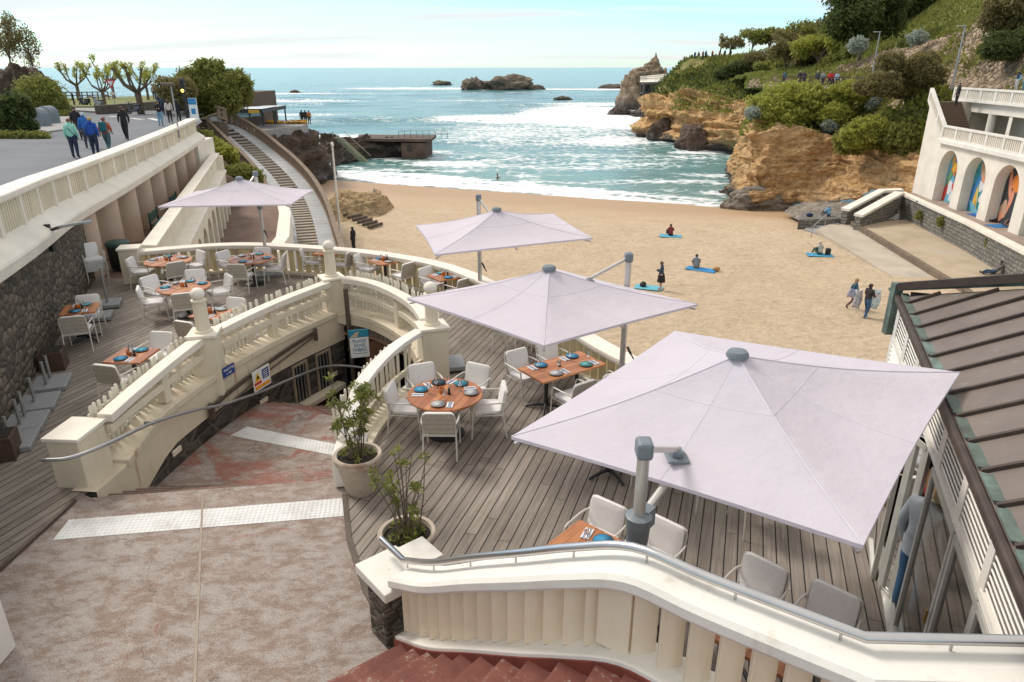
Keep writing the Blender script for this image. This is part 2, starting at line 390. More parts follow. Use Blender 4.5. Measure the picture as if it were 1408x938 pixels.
foam = np.maximum(foam, 1.25*patch(27, 228, 30, 66)); foam = np.maximum(foam, .72*patch(10, 170, 45, 55)); foam = np.maximum(foam, .62*patch(5, 118, 40, 26)); foam = np.maximum(foam, 1.08*patch(5, 215, 38, 24)); foam = np.maximum(foam, .88*patch(22, 150, 16, 15)); foam = np.maximum(foam, .9*patch(33, 300, 30, 22))
foam = np.maximum(foam, 1.0*patch(-36, 152, 20, 13)); foam = np.maximum(foam, .95*patch(-28, 122, 14, 7)); foam = np.maximum(foam, .75*patch(-14, 128, 10, 7)); foam = np.maximum(foam, .95*patch(-10, 112, 9, 6))
foam = np.maximum(foam, 1.05*patch(-70, 520, 60, 36)); foam = np.maximum(foam, 1.0*patch(50, 500, 60, 30)); foam = np.maximum(foam, .9*patch(-150, 420, 90, 20)); foam = np.maximum(foam, .95*patch(95, 480, 26, 40))
foam = np.maximum(foam, .85*patch(-110, 330, 70, 14)); foam = np.maximum(foam, .95*patch(-260, 300, 60, 40)); foam = np.maximum(foam, .85*patch(-75, 230, 30, 12)); foam = np.maximum(foam, .7*patch(-20, 330, 40, 12))
foam = np.maximum(foam, .72*patch(31, 118, 8, 4)); foam = np.maximum(foam, .95*patch(34, 131, 7, 5)); foam = np.maximum(foam, .8*patch(29, 100, 9, 4)); foam = np.maximum(foam, .9*patch(27, 84, 6, 4)); foam = np.maximum(foam, .75*patch(20, 93, 14, 3))
foam = np.maximum(foam, .37+.22*n2+.12*n1-.04)
foam *= np.clip(1.7-Yg/900, .35, 1)
V = np.stack([Xg, Yg, Zg], -1).reshape(-1, 3); ii = np.arange(nr*nc).reshape(nr, nc)
F = np.stack([ii[:-1, :-1], ii[:-1, 1:], ii[1:, 1:], ii[1:, :-1]], -1).reshape(-1, 4)
t = NT('sea_water'); P = t.coord('Position')
at = t.n('ShaderNodeAttribute', attribute_name='foam').outputs['Fac']
fa = t.noise(t.coord('Position', scale=(.55, 1.0, 1)), .62, 8, .66, .8); fb = t.noise(t.coord('Position', scale=(.12, .26, 1)), .9, 6, .62, .6)
vo = t.n('ShaderNodeTexVoronoi', {0: t.n('ShaderNodeVectorMath', {0: P, 1: t.n('ShaderNodeTexNoise', {0: P, 'Scale': .6, 'Detail': 3}).outputs[1]}, operation='ADD').outputs[0], 'Scale': .55}, feature='DISTANCE_TO_EDGE').outputs[0]
lace = t.math('SUBTRACT', 1.0, t.math('MULTIPLY', vo, 3.2, clamp=True), clamp=True)
mixn = t.math('ADD', t.math('MULTIPLY', fa, .55), t.math('ADD', t.math('MULTIPLY', fb, .4), t.math('MULTIPLY', lace, .14)))
fv = t.math('ADD', at, t.math('MULTIPLY', t.math('SUBTRACT', mixn, .52), 2.1))
ff = t.ramp(fv, [(.60, (0, 0, 0)), (.92, (1, 1, 1))])
deep = t.ramp(fb, [(.35, (.06, .18, .18)), (.65, (.12, .275, .265))])
yc = t.n('ShaderNodeSeparateXYZ', {0: P}).outputs[1]; xc = t.n('ShaderNodeSeparateXYZ', {0: P}).outputs[0]
sd_ = t.math('SUBTRACT', t.math('ADD', yc, t.math('MULTIPLY', xc, .42)), 84)
shal = t.ramp(t.math('ADD', t.math('DIVIDE', sd_, 60), t.math('MULTIPLY', t.math('SUBTRACT', fb, .5), .25)), [(0, (.20, .20, .16)), (.10, (.17, .29, .26)), (.5, (0.10, .27, .265))])
sm = t.ramp(t.math('DIVIDE', sd_, 60), [(.0, (1, 1, 1)), (1, (0, 0, 0))])
t.set('Base Color', t.mix(ff, t.mix(sm, deep, shal), (.82, .84, .84)))
t.set('Roughness', t.math('ADD', .16, t.math('MULTIPLY', ff, .6))); t.set('IOR', 1.33); t.set('Specular IOR Level', .5)
bh = t.math('ADD', t.noise(t.coord('Position', scale=(.5, 1, 1)), .55, 6, .6), t.math('MULTIPLY', ff, .2)); t.bump(bh, .8, .55)
sea = npmesh('sea_water', V, F, t.m, smooth=True)
a_ = sea.data.attributes.new('foam', 'FLOAT', 'POINT'); a_.data.foreach_set('value', foam.astype(np.float32).ravel()); sea['kind'] = 'structure'
# ---- sand
xs = np.linspace(-45, 62, 180); ysd = np.linspace(-6, 125, 220)
V = []; 
for y in ysd:
    for x in xs:
        s_ = y-ywater(x); k = max(0, min(1, -s_/14)); V.append((x, y, zsand(x, y)+k*(.055*fbm((x*.5, y*.5, 2))+.03*fbm((x*1.7, y*1.7, 4)))))
ii = np.arange(len(ysd)*len(xs)).reshape(len(ysd), len(xs)); F = np.stack([ii[:-1, :-1], ii[:-1, 1:], ii[1:, 1:], ii[1:, :-1]], -1).reshape(-1, 4)
t = NT('beach_sand'); P = t.coord('Position'); yc = t.n('ShaderNodeSeparateXYZ', {0: P}).outputs[1]; xc = t.n('ShaderNodeSeparateXYZ', {0: P}).outputs[0]
sd_ = t.math('ADD', t.math('SUBTRACT', t.math('ADD', yc, t.math('MULTIPLY', xc, .42)), 84), t.math('MULTIPLY', t.math('SUBTRACT', t.noise(P, .12, 3), .5), 9))
wet = t.ramp(t.math('ADD', t.math('DIVIDE', sd_, 30), 1), [(.30, (0, 0, 0)), (.55, (.40, .40, .40)), (.82, (1, 1, 1))])
foot = t.noise(t.coord('Position', scale=(1, 1.15, 1)), 2.1, 6, .62, .3); fine = t.noise(P, 60, 3, .6)
dry = t.ramp(t.noise(P, .35, 5, .6), [(.3, (.545, .415, .275)), (.7, (.635, .495, .345))])
dry = t.mix(.6, dry, t.ramp(foot, [(.3, (.70, .67, .64)), (.55, (1.05, 1.05, 1.05))]), 'MULTIPLY')
t.set('Base Color', t.mix(wet, dry, (.42, .275, .155))); t.set('Roughness', t.math('SUBTRACT', .95, t.math('MULTIPLY', wet, .35)))
hgt = t.math('MULTIPLY', t.math('ADD', foot, t.math('MULTIPLY', fine, .12)), t.math('SUBTRACT', 1.0, t.math('MULTIPLY', wet, .93))); t.bump(hgt, 1.0, .30)
sand = npmesh('beach_sand', V, F, t.m, smooth=True); sand['kind'] = 'structure'
# ---- rock material and cliff builder
def rock_mat(name, c0, c1, c2, dark=(.045, .035, .028), wetz=(-8.0, -6.3), strata=1.6):
    t = NT(name); P = t.coord('Position'); z = t.n('ShaderNodeSeparateXYZ', {0: P}).outputs[2]
    wob = t.noise(P, .12, 4); st = t.noise(t.coord('Position', scale=(.12, .12, strata)), 1, 6, .65, .4); big = t.noise(P, .28, 6, .6); fine = t.noise(P, 2.2, 8, .68)
    base = t.ramp(t.math('ADD', t.math('MULTIPLY', st, .6), t.math('MULTIPLY', big, .4)), [(.32, c0), (.5, c1), (.66, c2)])
    base = t.mix(.8, base, t.ramp(fine, [(.3, (.55, .5, .46)), (.62, (1.2, 1.16, 1.12))]), 'MULTIPLY')
    crack = t.n('ShaderNodeTexVoronoi', {0: t.n('ShaderNodeVectorMath', {0: t.coord('Position', scale=(.5, .5, 1.1)), 1: t.n('ShaderNodeTexNoise', {0: P, 'Scale': .7, 'Detail': 5}).outputs[1]}, operation='ADD').outputs[0], 'Scale': .9}, feature='DISTANCE_TO_EDGE').outputs[0]
    cm = t.ramp(crack, [(.0, (.25, .22, .2)), (.05, (1, 1, 1))]); base = t.mix(.28, base, cm, 'MULTIPLY')
    wz = t.math('ADD', z, t.math('MULTIPLY', t.math('SUBTRACT', big, .5), -4)); wm = t.ramp(t.n('ShaderNodeMapRange', {0: wz, 1: wetz[0], 2: wetz[1]}).outputs[0], [(.3, (1, 1, 1)), (.8, (0, 0, 0))])
    t.set('Base Color', t.mix(wm, base, t.mix(fine, dark, mul(dark, 2.6)))); t.set('Roughness', t.math('SUBTRACT', .92, t.math('MULTIPLY', wm, .35)))
    t.bump(t.math('ADD', t.math('MULTIPLY', fine, 1.0), t.math('ADD', t.math('MULTIPLY', st, 1.2), t.math('MULTIPLY', t.math('MULTIPLY', crack, 4, clamp=True), .5))), 1.0, .45); return t.m
M['cliff'] = rock_mat('ochre_cliff_rock', (.38, .22, .095), (.70, .45, .21), (.78, .58, .34))
M['cliff_far'] = rock_mat('ochre_headland_rock', (.36, .20, .085), (.68, .43, .19), (.75, .54, .29), wetz=(-8.6, -6.0), strata=.9)
M['darkrock'] = rock_mat('dark_sea_rock', (.055, .04, .03), (.10, .07, .05), (.15, .11, .08), wetz=(-8.4, -5))
M['searock'] = rock_mat('grey_brown_sea_rock', (.10, .085, .065), (.2, .165, .125), (.27, .225, .17), wetz=(-8.6, -5.5))
M['palerock'] = rock_mat('pale_flat_rock', (.2, .175, .14), (.3, .265, .22), (.38, .33, .27), wetz=(-12, -10))
M['beachrock'] = rock_mat('sandy_beach_rock', (.24, .17, .10), (.52, .38, .21), (.62, .46, .28), wetz=(-12, -10), strata=2.5)
def resample(pts, n):
    P = [Vector(p) for p in pts]; L = [0]
    for a, b in zip(P, P[1:]): L.append(L[-1]+(b-a).length)
    o = []
    for i in range(n):
        d_ = L[-1]*i/(n-1); k = max(j for j in range(len(P)) if L[j] <= d_+1e-9); k = min(k, len(P)-2)
        f_ = (d_-L[k])/max(1e-9, L[k+1]-L[k]); o.append(P[k]+(P[k+1]-P[k])*f_)
    return o
def cliff(name, lines, ns, nr, amp, mat, seed=0, freq=.35, ledge=.5, smooth=True):
    """surface through several 3-D lines (bottom to top), roughened along its normal with ledges"""
    LS = [resample(l, ns) for l in lines]; G = []
    for r in range(nr):
        t_ = r/(nr-1)*(len(LS)-1); k = min(int(t_), len(LS)-2); f_ = t_-k
        G.append([LS[k][i].lerp(LS[k+1][i], f_) for i in range(ns)])
    V = []
    for r in range(nr):
        for i in range(ns):
            p = G[r][i]; du = G[r][min(i+1, ns-1)]-G[r][max(i-1, 0)]; dv = G[min(r+1, nr-1)][i]-G[max(r-1, 0)][i]
            nn = du.cross(dv); nn = nn.normalized() if nn.length > 1e-6 else Vector((0, -1, 0))
            q = Vector((p.x*freq, p.y*freq, p.z*freq*1.6+seed)); h = fbm(q, 6)+.35*abs(fbm(q*3.1, 5))-.2-.22*max(0, noise.noise((q.x*1.3+9, q.y*1.3, q.z*3.2))-.1)*3+.13*fbm(Vector((q.x*2, q.y*2, q.z*9)), 4)
            h += ledge*(noise.noise((p.x*.06, p.y*.06, p.z*1.1+seed)))
            e = amp if r not in (0, nr-1) else amp*.35
            V.append(p+nn*h*e)
    ii = np.arange(nr*ns).reshape(nr, ns); F = np.stack([ii[:-1, :-1], ii[:-1, 1:], ii[1:, 1:], ii[1:, :-1]], -1).reshape(-1, 4)
    return npmesh(name, np.array([tuple(v) for v in V]), F, mat, smooth=smooth)
def boulder(name, c, r, mat, seed, amp=.3, sub=5, freq=.8, flat=-.5, parent=None, powr=1.0):
    bm = bmesh.new(); bmesh.ops.create_icosphere(bm, subdivisions=sub, radius=1)
    for v in bm.verts:
        p = v.co.copy(); h = 1+amp*fbm((p.x*freq*2+seed, p.y*freq*2, p.z*freq*2), 6)+amp*.3*abs(fbm((p.x*7+seed, p.y*7, p.z*9), 4))
        p *= h; p.z = max(p.z, flat); v.co = Vector((p.x*r[0]+c[0], p.y*r[1]+c[1], p.z*r[2]+c[2]))
    me = bpy.data.meshes.new(name); bm.to_mesh(me); bm.free(); me.materials.append(mat)
    me.polygons.foreach_set('use_smooth', [True]*len(me.polygons)); o = bpy.data.objects.new(name, me); col.objects.link(o)
    if parent is not None: setparent(o, parent)
    return o
def surf_points(o, n, cond=None):
    me = o.data; V = np.empty(len(me.vertices)*3, np.float32); me.vertices.foreach_get('co', V); V = V.reshape(-1, 3)
    F = np.empty(len(me.loops), np.int32); me.loops.foreach_get('vertex_index', F); F = F.reshape(-1, 4)
    A = V[F[:, 0]]; B = V[F[:, 1]]; D = V[F[:, 3]]; C_ = V[F[:, 2]]
    nrm = np.cross(C_-A, D-B); ar = np.linalg.norm(nrm, axis=1); k = rng.choice(len(F), n, p=ar/ar.sum()); a = rng.random((n, 1)); b = rng.random((n, 1))
    p = A[k]*(1-a)*(1-b)+B[k]*a*(1-b)+C_[k]*a*b+D[k]*(1-a)*b; nn = nrm[k]/(ar[k][:, None]+1e-9); nn[nn[:, 2] < 0] *= -1
    if cond is not None: m = cond(p); return p[m], nn[m]
    return p, nn
M['leaf_dark'] = leaf_mat('dark_evergreen_leaf', (.03, .046, .014), (.12, .155, .045))
M['leaf_mid'] = leaf_mat('olive_leaf', (.11, .125, .028), (.31, .315, .085))
M['leaf_bright'] = leaf_mat('bright_green_leaf', (.18, .205, .03), (.45, .455, .10))
M['leaf_grass'] = leaf_mat('grass_blade', (.12, .135, .03), (.30, .31, .085))
M['leaf_scrub'] = leaf_mat('brown_scrub_leaf', (.12, .105, .04), (.30, .26, .11))
M['leaf_silver'] = leaf_mat('silver_leaf', (.20, .23, .19), (.45, .50, .43))
M['leaf_pot'] = leaf_mat('glossy_shrub_leaf', (.035, .05, .012), (.25, .27, .055))
t = NT('grass_ground'); P = t.coord('Position'); t.set('Base Color', t.ramp(t.noise(P, .5, 6, .65), [(.3, (.12, .13, .035)), (.7, (.22, .225, .065))])); t.set('Roughness', .9); t.bump(t.noise(P, 5, 5), .8, .1); M['grass'] = t.m
t = NT('stony_slope'); P = t.coord('Position'); vo = t.n('ShaderNodeTexVoronoi', {0: P, 'Scale': 1.9}); vd = t.n('ShaderNodeTexVoronoi', {0: P, 'Scale': 1.9}, feature='DISTANCE_TO_EDGE').outputs[0]
t.set('Base Color', t.mix(.85, t.ramp(vo.outputs[1], [(.1, (.24, .17, .11)), (.5, (.38, .28, .19)), (.9, (.50, .39, .27))]), t.ramp(vd, [(.0, (.2, .18, .14)), (.12, (1, 1, 1))]), 'MULTIPLY')); t.set('Roughness', .95); t.bump(t.math('MULTIPLY', vd, 2, clamp=True), 1, .3); M['rubble'] = t.m
t = NT('scrub_ground'); P = t.coord('Position'); t.set('Base Color', t.ramp(t.math('ADD', t.math('MULTIPLY', t.noise(P, .14, 6, .65), .6), t.math('MULTIPLY', t.noise(P, .9, 6, .7), .4)), [(.36, (.14, .15, .04)), (.5, (.22, .20, .07)), (.6, (.42, .29, .14))])); t.set('Roughness', .95); t.bump(t.noise(P, 2, 6), 1, .3); M['scrubground'] = t.m
# ---- near cliff behind the beach (right)
b0 = [PZ(1012, 283, -7.9), PZ(1035, 285, -7.8), PZ(1090, 279, -7.6), PZ(1150, 276, -6.6), PZ(1205, 262, -5.0), (35.0, 61.5, -4.6), (36.5, 58.5, -4.5)]
m0 = [PY(1022, 250, 76), PY(1040, 240, 74), PY(1090, 230, 75), PY(1150, 235, 74), PY(1205, 225, 69), PY(1262, 225, 64), (37.0, 59.5, -1)]
t0 = [PY(1027, 172, 84), PY(1036, 163, 78), PY(1085, 168, 78), PY(1150, 188, 76), PY(1205, 200, 72), PY(1262, 205, 66), (38, 61, .8)]
c1 = cliff('near_cliff', [[(31, 103, -9), (26.8, 88, -9)]+b0, [(32, 103, -4), (28.5, 89, -4)]+m0, [PY(1031, 172, 103), PY(1029, 172, 92)]+t0], 330, 120, 1.0, M['cliff'], 2.0, .36, .6)
tag(c1, None, None, kind='structure')
# ---- slope above near cliff up to the promenade, then the hill
s0 = [Vector(p)+Vector((-.1, 1.2, -1.3)) for p in t0]; pr = [PY(1055, 118, 96), PY(1075, 118, 90), PY(1120, 120, 86), PY(1165, 121, 84), PY(1200, 121, 80), PY(1262, 121, 72), (42, 66, 3.4)]
sl = cliff('scrub_slope', [s0, pr], 120, 40, .55, M['rubble'], 7, .3, .4); tag(sl, None, None, kind='structure')
pr2 = [PY(1040, 117, 108), PY(1075, 116, 97), PY(1120, 117, 92), PY(1165, 118, 90), PY(1200, 118, 86), PY(1262, 116, 79), (52, 62, 3.4)]
pp = MB(); pp.sheet([Vector(p) for p in pr], [Vector(p) for p in pr2]); po = pp.build('cliff_path', plain('pale_path', (.34, .31, .27), .9, 0, .15, 2)); po['kind'] = 'structure'
h0 = [PY(1030, 116, 112), PY(1075, 112, 98), PY(1120, 112, 93), PY(1195, 112, 87), PY(1265, 114, 79.5), PY(1330, 119, 71), PY(1408, 126, 63), PY(1560, 140, 50)]
h1 = [PY(1030, 108, 114), PY(1075, 105, 100), PY(1120, 103, 98), PY(1195, 78, 96), PY(1265, 62, 91), PY(1330, 34, 84), PY(1408, 24, 77), PY(1560, 10, 62)]
h2 = [PY(1030, 104, 124), PY(1075, 98, 118), PY(1120, 92, 116), PY(1195, 50, 122), PY(1265, 2, 122), PY(1330, -45, 118), PY(1408, -85, 112), PY(1560, -120, 96)]
h3 = [Vector(p)+Vector((6, 40, dz_)) for p, dz_ in zip(h2, (-2, -2, -2, 1, 5, 6, 6, 6))]
h0l = [Vector(p)+(Vector((-1, -2, -7)) if i > 3 else Vector((0, .5, -.6))) for i, p in enumerate(h0)]
hs = cliff('stony_bank', [h0l, h0, h1], 130, 70, .8, M['rubble'], 9, .3, .5); hs['kind'] = 'structure'
hg = cliff('grassy_hill', [[Vector(p)+Vector((-.2, .9, -1.4)) for p in h1], h2, h3], 90, 50, .6, M['grass'], 4, .1, 0); hg['kind'] = 'structure'
# ---- far headland
hb = [(27.6, 166, -9), (26.7, 157, -9), PZ(878, 191, -8.8), PZ(905, 193, -8.8), PZ(950, 206, -8.8), PZ(1000, 213, -8.8), PZ(1032, 218, -8.8), (45, 112, -8.8)]
hm = [PY(888, 160, 168), PY(882, 150, 160), PY(882, 150, 157), PY(905, 150, 153), PY(950, 160, 139), PY(1000, 165, 130), PY(1032, 165, 125), (47, 114, -3)]
ht = [PY(905, 128, 172), PY(886, 134, 164), PY(888, 133, 160), PY(910, 130, 157), PY(950, 124, 145), PY(1000, 133, 136), PY(1035, 138, 130), (49, 118, 0)]
c2 = cliff('far_headland_cliff', [hb, hm, ht], 300, 100, 1.8, M['cliff_far'], 12, .22, 1.0); c2['kind'] = 'structure'
hv = [PY(925, 112, 176), PY(905, 122, 170), PY(914, 118, 165), PY(930, 112, 163), PY(960, 112, 158), PY(1000, 114, 148), PY(1035, 118, 138), (51, 126, 2)]
hw = [PY(945, 84, 184), PY(938, 87, 180), PY(940, 86, 176), PY(950, 81, 174), PY(975, 80, 172), PY(1010, 79, 168), PY(1075, 79, 160), (74, 150, 8)]
hx = [Vector(p)+Vector((12, 20, -.4)) for p in hw]
c3 = cliff('headland_slope', [[Vector(p)+Vector((.5, 2.0, -2.2)) for p in ht], hv, hw, hx], 120, 50, 1.0, M['scrubground'], 15, .14, .4); c3['kind'] = 'structure'
# ---- left land: road deck, kerbs, grass, sea wall
LP = [(-8.0, 8.3, 3.62), (-9.77, 13.42, 3.43), (-11.2, 17.0, 3.25), (-12.15, 19.7, 3.12), (-13.2, 23.6, 3.05), (-14.6, 28.7, 2.99), (-16.3, 35.0, 2.95), (-18.3, 42.3, 2.93)]
PAR = smoothpath([(-5.4, 2.0, 3.95), (-6.4, 4.6, 3.8)]+LP, 6)      # outer top edge of the road parapet
PARH = .80
def zroad(y): return interp(y, [(0, 2.75), (13, 2.36), (20, 2.1), (32, 1.9), (45, 1.78), (60, 1.7), (200, 1.7)])
t = NT('asphalt'); P = t.coord('Position'); a1 = t.noise(P, 80, 3); a2 = t.noise(P, .35, 5, .6)
t.set('Base Color', t.mix(.5, t.ramp(a2, [(.3, (.12, .128, .14)), (.7, (.17, .18, .195))]), t.ramp(a1, [(.3, (.6, .6, .6)), (.7, (1.3, 1.3, 1.3))]), 'MULTIPLY')); t.set('Roughness', .85); t.bump(a1, .3, .01); M['asphalt'] = t.m
inner = [Vector((p.x, p.y, zroad(p.y))) for p in PAR]+[Vector((-20.3, 44.6, 1.76)), Vector((-24.2, 57, 1.7)), Vector((-27.7, 64.5, 1.7)), Vector((-28.6, 68.5, 1.65)), Vector((-31, 72, 1.7))]
rd = MB()
for k in range(12):
    f0, f1 = (k/12)**1.0, ((k+1)/12)
    rd.sheet([p+Vector((-70*f1, 0, 0)) for p in inner], [p+Vector((-70*f0, 0, 0)) for p in inner])
ro = rd.build('road', M['asphalt'], smooth=True); ro['kind'] = 'structure'
M['pave'] = plain('concrete_pavement', (.30, .295, .285), .9, 0, .15, 3, .2)
def slab(name, poly, z0, z1, mat, bevel=0): 
    m = MB(); m.prism(poly, z0, z1); o = m.build(name, mat, bevel=bevel); o['kind'] = 'structure'; return o
def zp(u, v, z): p = PZ(u, v, z); return (p.x, p.y)
slab('pavement', [zp(-60, 178, 1.7), zp(65, 184, 1.7), zp(112, 177, 1.7), zp(110, 163, 1.7), zp(80, 158, 1.7), zp(-60, 150, 1.7)], 1.5, 1.84, M['pave'])
slab('planting_bed', [zp(-40, 192, 1.75), zp(55, 190, 1.75), zp(68, 187, 1.75), zp(62, 184, 1.75), zp(-40, 184, 1.75)], 1.5, 1.96, M['soil'])
GR = [zp(55, 150, 1.7), zp(110, 150, 1.7), zp(160, 150, 1.7), zp(200, 145, 1.7), zp(240, 141, 1.7)]
GR2 = [zp(240, 133, 1.7), zp(160, 136, 1.7), zp(55, 139, 1.7)]
slab('headland_grass', GR+GR2, -9, 1.95, M['grass'])
slab('promenade_pavement', [zp(62, 150.6, 1.7), zp(130, 155, 1.7), zp(200, 150, 1.7), zp(245, 145.5, 1.7), zp(240, 141, 1.7), zp(200, 145, 1.7), zp(110, 149.6, 1.7)], 1.4, 1.83, M['pave'])
wl = MB(); wl.loft([(*zp(135, 157, 1.7), 1.69), (*zp(200, 151.5, 1.7), 1.69), (*zp(246, 147, 1.7), 1.69)], rect(.5, .75)); o = wl.build('low_stone_wall', plain('brown_wall', (.12, .10, .08), .9, 0, .3, 2)); tag(o, 'low dark stone wall between the road and the grass', 'wall')
# rock bluff carrying the left promontory
lb = [(-95, 108, -9), (-70, 112, -9), (-48, 113, -9), (-38, 112, -9), PZ(443, 229, -8.7), PZ(452, 238, -8.6), (-24.5, 96, -8.3), (-24.0, 86, -7.6), (-23.2, 76, -7), (-23.5, 70, -6), (-26, 67, -3)]
lt = [(-95, 100, 1.7), (-62, 100, 1.7), (-46, 98, 1.6), (-34, 97, -.6), PY(424, 178, 97), PY(424, 176, 92), PY(415, 178, 88), (-27.5, 82, -1.2), (-27.4, 77, -.9), (-28.4, 72, .4), (-29.2, 69, 1.2)]
lm = [Vector(a).lerp(Vector(b), .5)+Vector((.6, -.2, 0)) for a, b in zip(lb, lt)]
c4 = cliff('left_rock_bluff', [lb, lm, lt], 190, 50, 1.0, M['darkrock'], 21, .35, .8); c4['kind'] = 'structure'
slab('cafe_terrace', [(-62, 100), (-46, 98), (-34, 97), (PY(424, 178, 97).x, 97), (PY(424, 176, 92).x, 92), (PY(415, 178, 88).x, 88), (-27.5, 82), (-27, 76), (-31, 72), (-62, 72)], -3, -.95, M['pave'])
# jetty
j0 = PZ(505, 217, -8.4); j1 = PZ(588, 217, -8.4)
jl = [(PZ(455, 232, -8.6)), PZ(480, 226, -8.6), PZ(510, 218.5, -8.6), PZ(540, 217, -8.6), PZ(566, 217.5, -8.6)]
jm = [PY(440, 205, 112), PY(470, 204, 114), PY(505, 203, 118.5), PY(540, 203, 119), PY(568, 204, 118.5)]
jt = [PY(440, 183, 114), PY(470, 188, 117), PY(505, 190, 121), PY(540, 191, 121), PY(568, 191, 121)]
c5 = cliff('jetty_rocks', [jl, jm, jt], 110, 34, .9, M['darkrock'], 27, .4, .6); c5['kind'] = 'structure'
jb = MB(); A, B = PY(566, 191, 120), PY(586, 191, 119)
jb.prism([(A.x-1.5, 118.2), (B.x, 118), (B.x+.3, 125), (A.x-1.5, 126)], -12, PY(575, 192.5, 119).z-.4); jb.prism([(A.x-9, 119.4), (A.x-1, 117.9), (B.x+.9, 117.7), (B.x+1.0, 125.6), (A.x-10, 126.6)], PY(575, 192.5, 119).z-.2, PY(575, 190.6, 119).z)
o = jb.build('concrete_jetty', plain('rusty_dark_concrete', (.11, .075, .055), .9, 0, .35, .5, .4)); tag(o, 'dark concrete jetty ending in a square head with railing', 'jetty')
rl = MB()
for k in range(9): x = A.x-2+k*1.0; rl.bar((x, 119+.05*k, PY(575, 190, 119).z), (x, 119+.05*k, PY(575, 190, 119).z+1.1), .06)
rl.bar((A.x-2, 119, PY(575, 190, 119).z+1.1), (A.x+6, 119.4, PY(575, 190, 119).z+1.1), .06); rl.bar((A.x-2, 119, PY(575, 190, 119).z+.6), (A.x+6, 119.4, PY(575, 190, 119).z+.6), .05)
rl.build('railing', M['darkmetal'], o)
# stair on the rock by the jetty
sr = MB(); a, b = PY(466, 190, 114), PZ(503, 224, -8.2)
for k in range(16):
    p = a.lerp(b, k/16); sr.box(p+Vector((0, -.2, .05)), (1.5, .55, .22), rz=R(-35))
sr.bar(a+Vector((-.8, -.6, 1)), b+Vector((-.8, -.6, 1)), .07); sr.bar(a+Vector((.8, .3, 1)), b+Vector((.8, .3, 1)), .07)
for k in range(6):
    p = a.lerp(b, k/5); sr.bar(p+Vector((-.8, -.6, 0)), p+Vector((-.8, -.6, 1)), .06)
o = sr.build('rock_stair', plain('mossy_concrete', (.28, .29, .2), .9)); tag(o, 'pale stair with handrails going down the rocks to the jetty', 'stair')
# ---- rocks standing in the sea
def sea_rock(name, parts, mat, label, seed):
    root = empty(name, parts[0][0]); tag(root, label, 'rock')
    for k, (c, r, a) in enumerate(parts):
        boulder('rock_mass', Vector(c)-Vector(parts[0][0]), r, mat, seed+k*3.7, a, 5, .9, -.6, root)
p = PZ(690, 124, SEA); sea_rock('sea_rock', [((p.x+2, p.y+10, SEA), (20, 13, 7.6), .42), ((p.x-19, p.y+8, SEA), (7, 8, 6.2), .5), ((p.x+19, p.y+6, SEA), (9, 6, 3.0), .4)], M['searock'], 'large humped brown rock island out at sea', 3)
p = PZ(608, 117, SEA); sea_rock('sea_rock', [((p.x, p.y, SEA), (8, 5, 3.2), .4)], M['searock'], 'small dark rock in foam left of the big rock island', 9)
p = PZ(406, 128, SEA); sea_rock('sea_rock', [((p.x, p.y, SEA), (2.6, 2, 1.6), .4)], M['searock'], 'tiny dark rock in open water above the jetty', 13)
p = PZ(773, 138, SEA); sea_rock('sea_rock', [((p.x, p.y, SEA), (3.6, 3, 1.7), .4), ((p.x+2, p.y-1, SEA), (2.4, 2, 1.2), .4)], M['searock'], 'low flat rock among the white foam', 17)
p = PZ(842, 122, SEA); sea_rock('sea_rock', [((p.x-1, p.y, SEA), (9, 5, 2.8), .25), ((p.x+4, p.y, SEA), (5, 5, 2.6), .3)], M['searock'], 'long low reef just left of the arched rock', 19)
p = PZ(948, 204, SEA); sea_rock('boulder', [((p.x+1, p.y+1.2, SEA+.6), (3.4, 3.2, 3.4), .22)], rock_mat('brown_wet_boulder', (.1, .065, .045), (.16, .105, .075), (.2, .14, .1), wetz=(-9, -7)), 'big rounded brown boulder at the foot of the headland', 23)
p = PZ(906, 193, SEA); sea_rock('boulder', [((p.x+1, p.y+1.5, SEA+.6), (3.2, 2.6, 3.0), .3)], M['darkrock'], 'angular boulder under the tip of the headland', 29)
p = PZ(1003, 266, SEA); sea_rock('boulder', [((p.x, p.y, SEA), (1.1, .8, .55), .3)], M['darkrock'], 'small black rock in the shallows by the near cliff', 31)
p = PZ(858, 158, SEA); sea_rock('boulder', [((p.x-1, p.y, SEA), (4, 3, 2.2), .4), ((p.x+5, p.y-4, SEA), (3.5, 3, 1.7), .4)], M['darkrock'], 'wave beaten boulders under the arched rock', 37)
p = PZ(405, 165, SEA)
# slab rock at cliff foot, flat pale rock
o = boulder('ledge_rock', PZ(1045, 281, -7.7)+Vector((.3, 1.2, 0)), (3.6, 1.6, 1.7), M['palerock'], 41, .22, 5, .7); tag(o, 'grey layered rock ledge at the foot of the near cliff', 'rock')
fr = cliff('flat_rock', [[PZ(1078, 292, -7.2), PZ(1098, 303, -6.75), PZ(1160, 299, -6.4)], [PZ(1090, 282, -7.0), PZ(1120, 288, -6.6), PZ(1168, 290, -6.25)], [PZ(1105, 277, -6.9), PZ(1130, 277, -6.3), PZ(1175, 279, -5.8)]], 60, 30, .22, M['palerock'], 44, .6, .3); tag(fr, 'flat pale rock shelf beside the beach steps', 'rock')
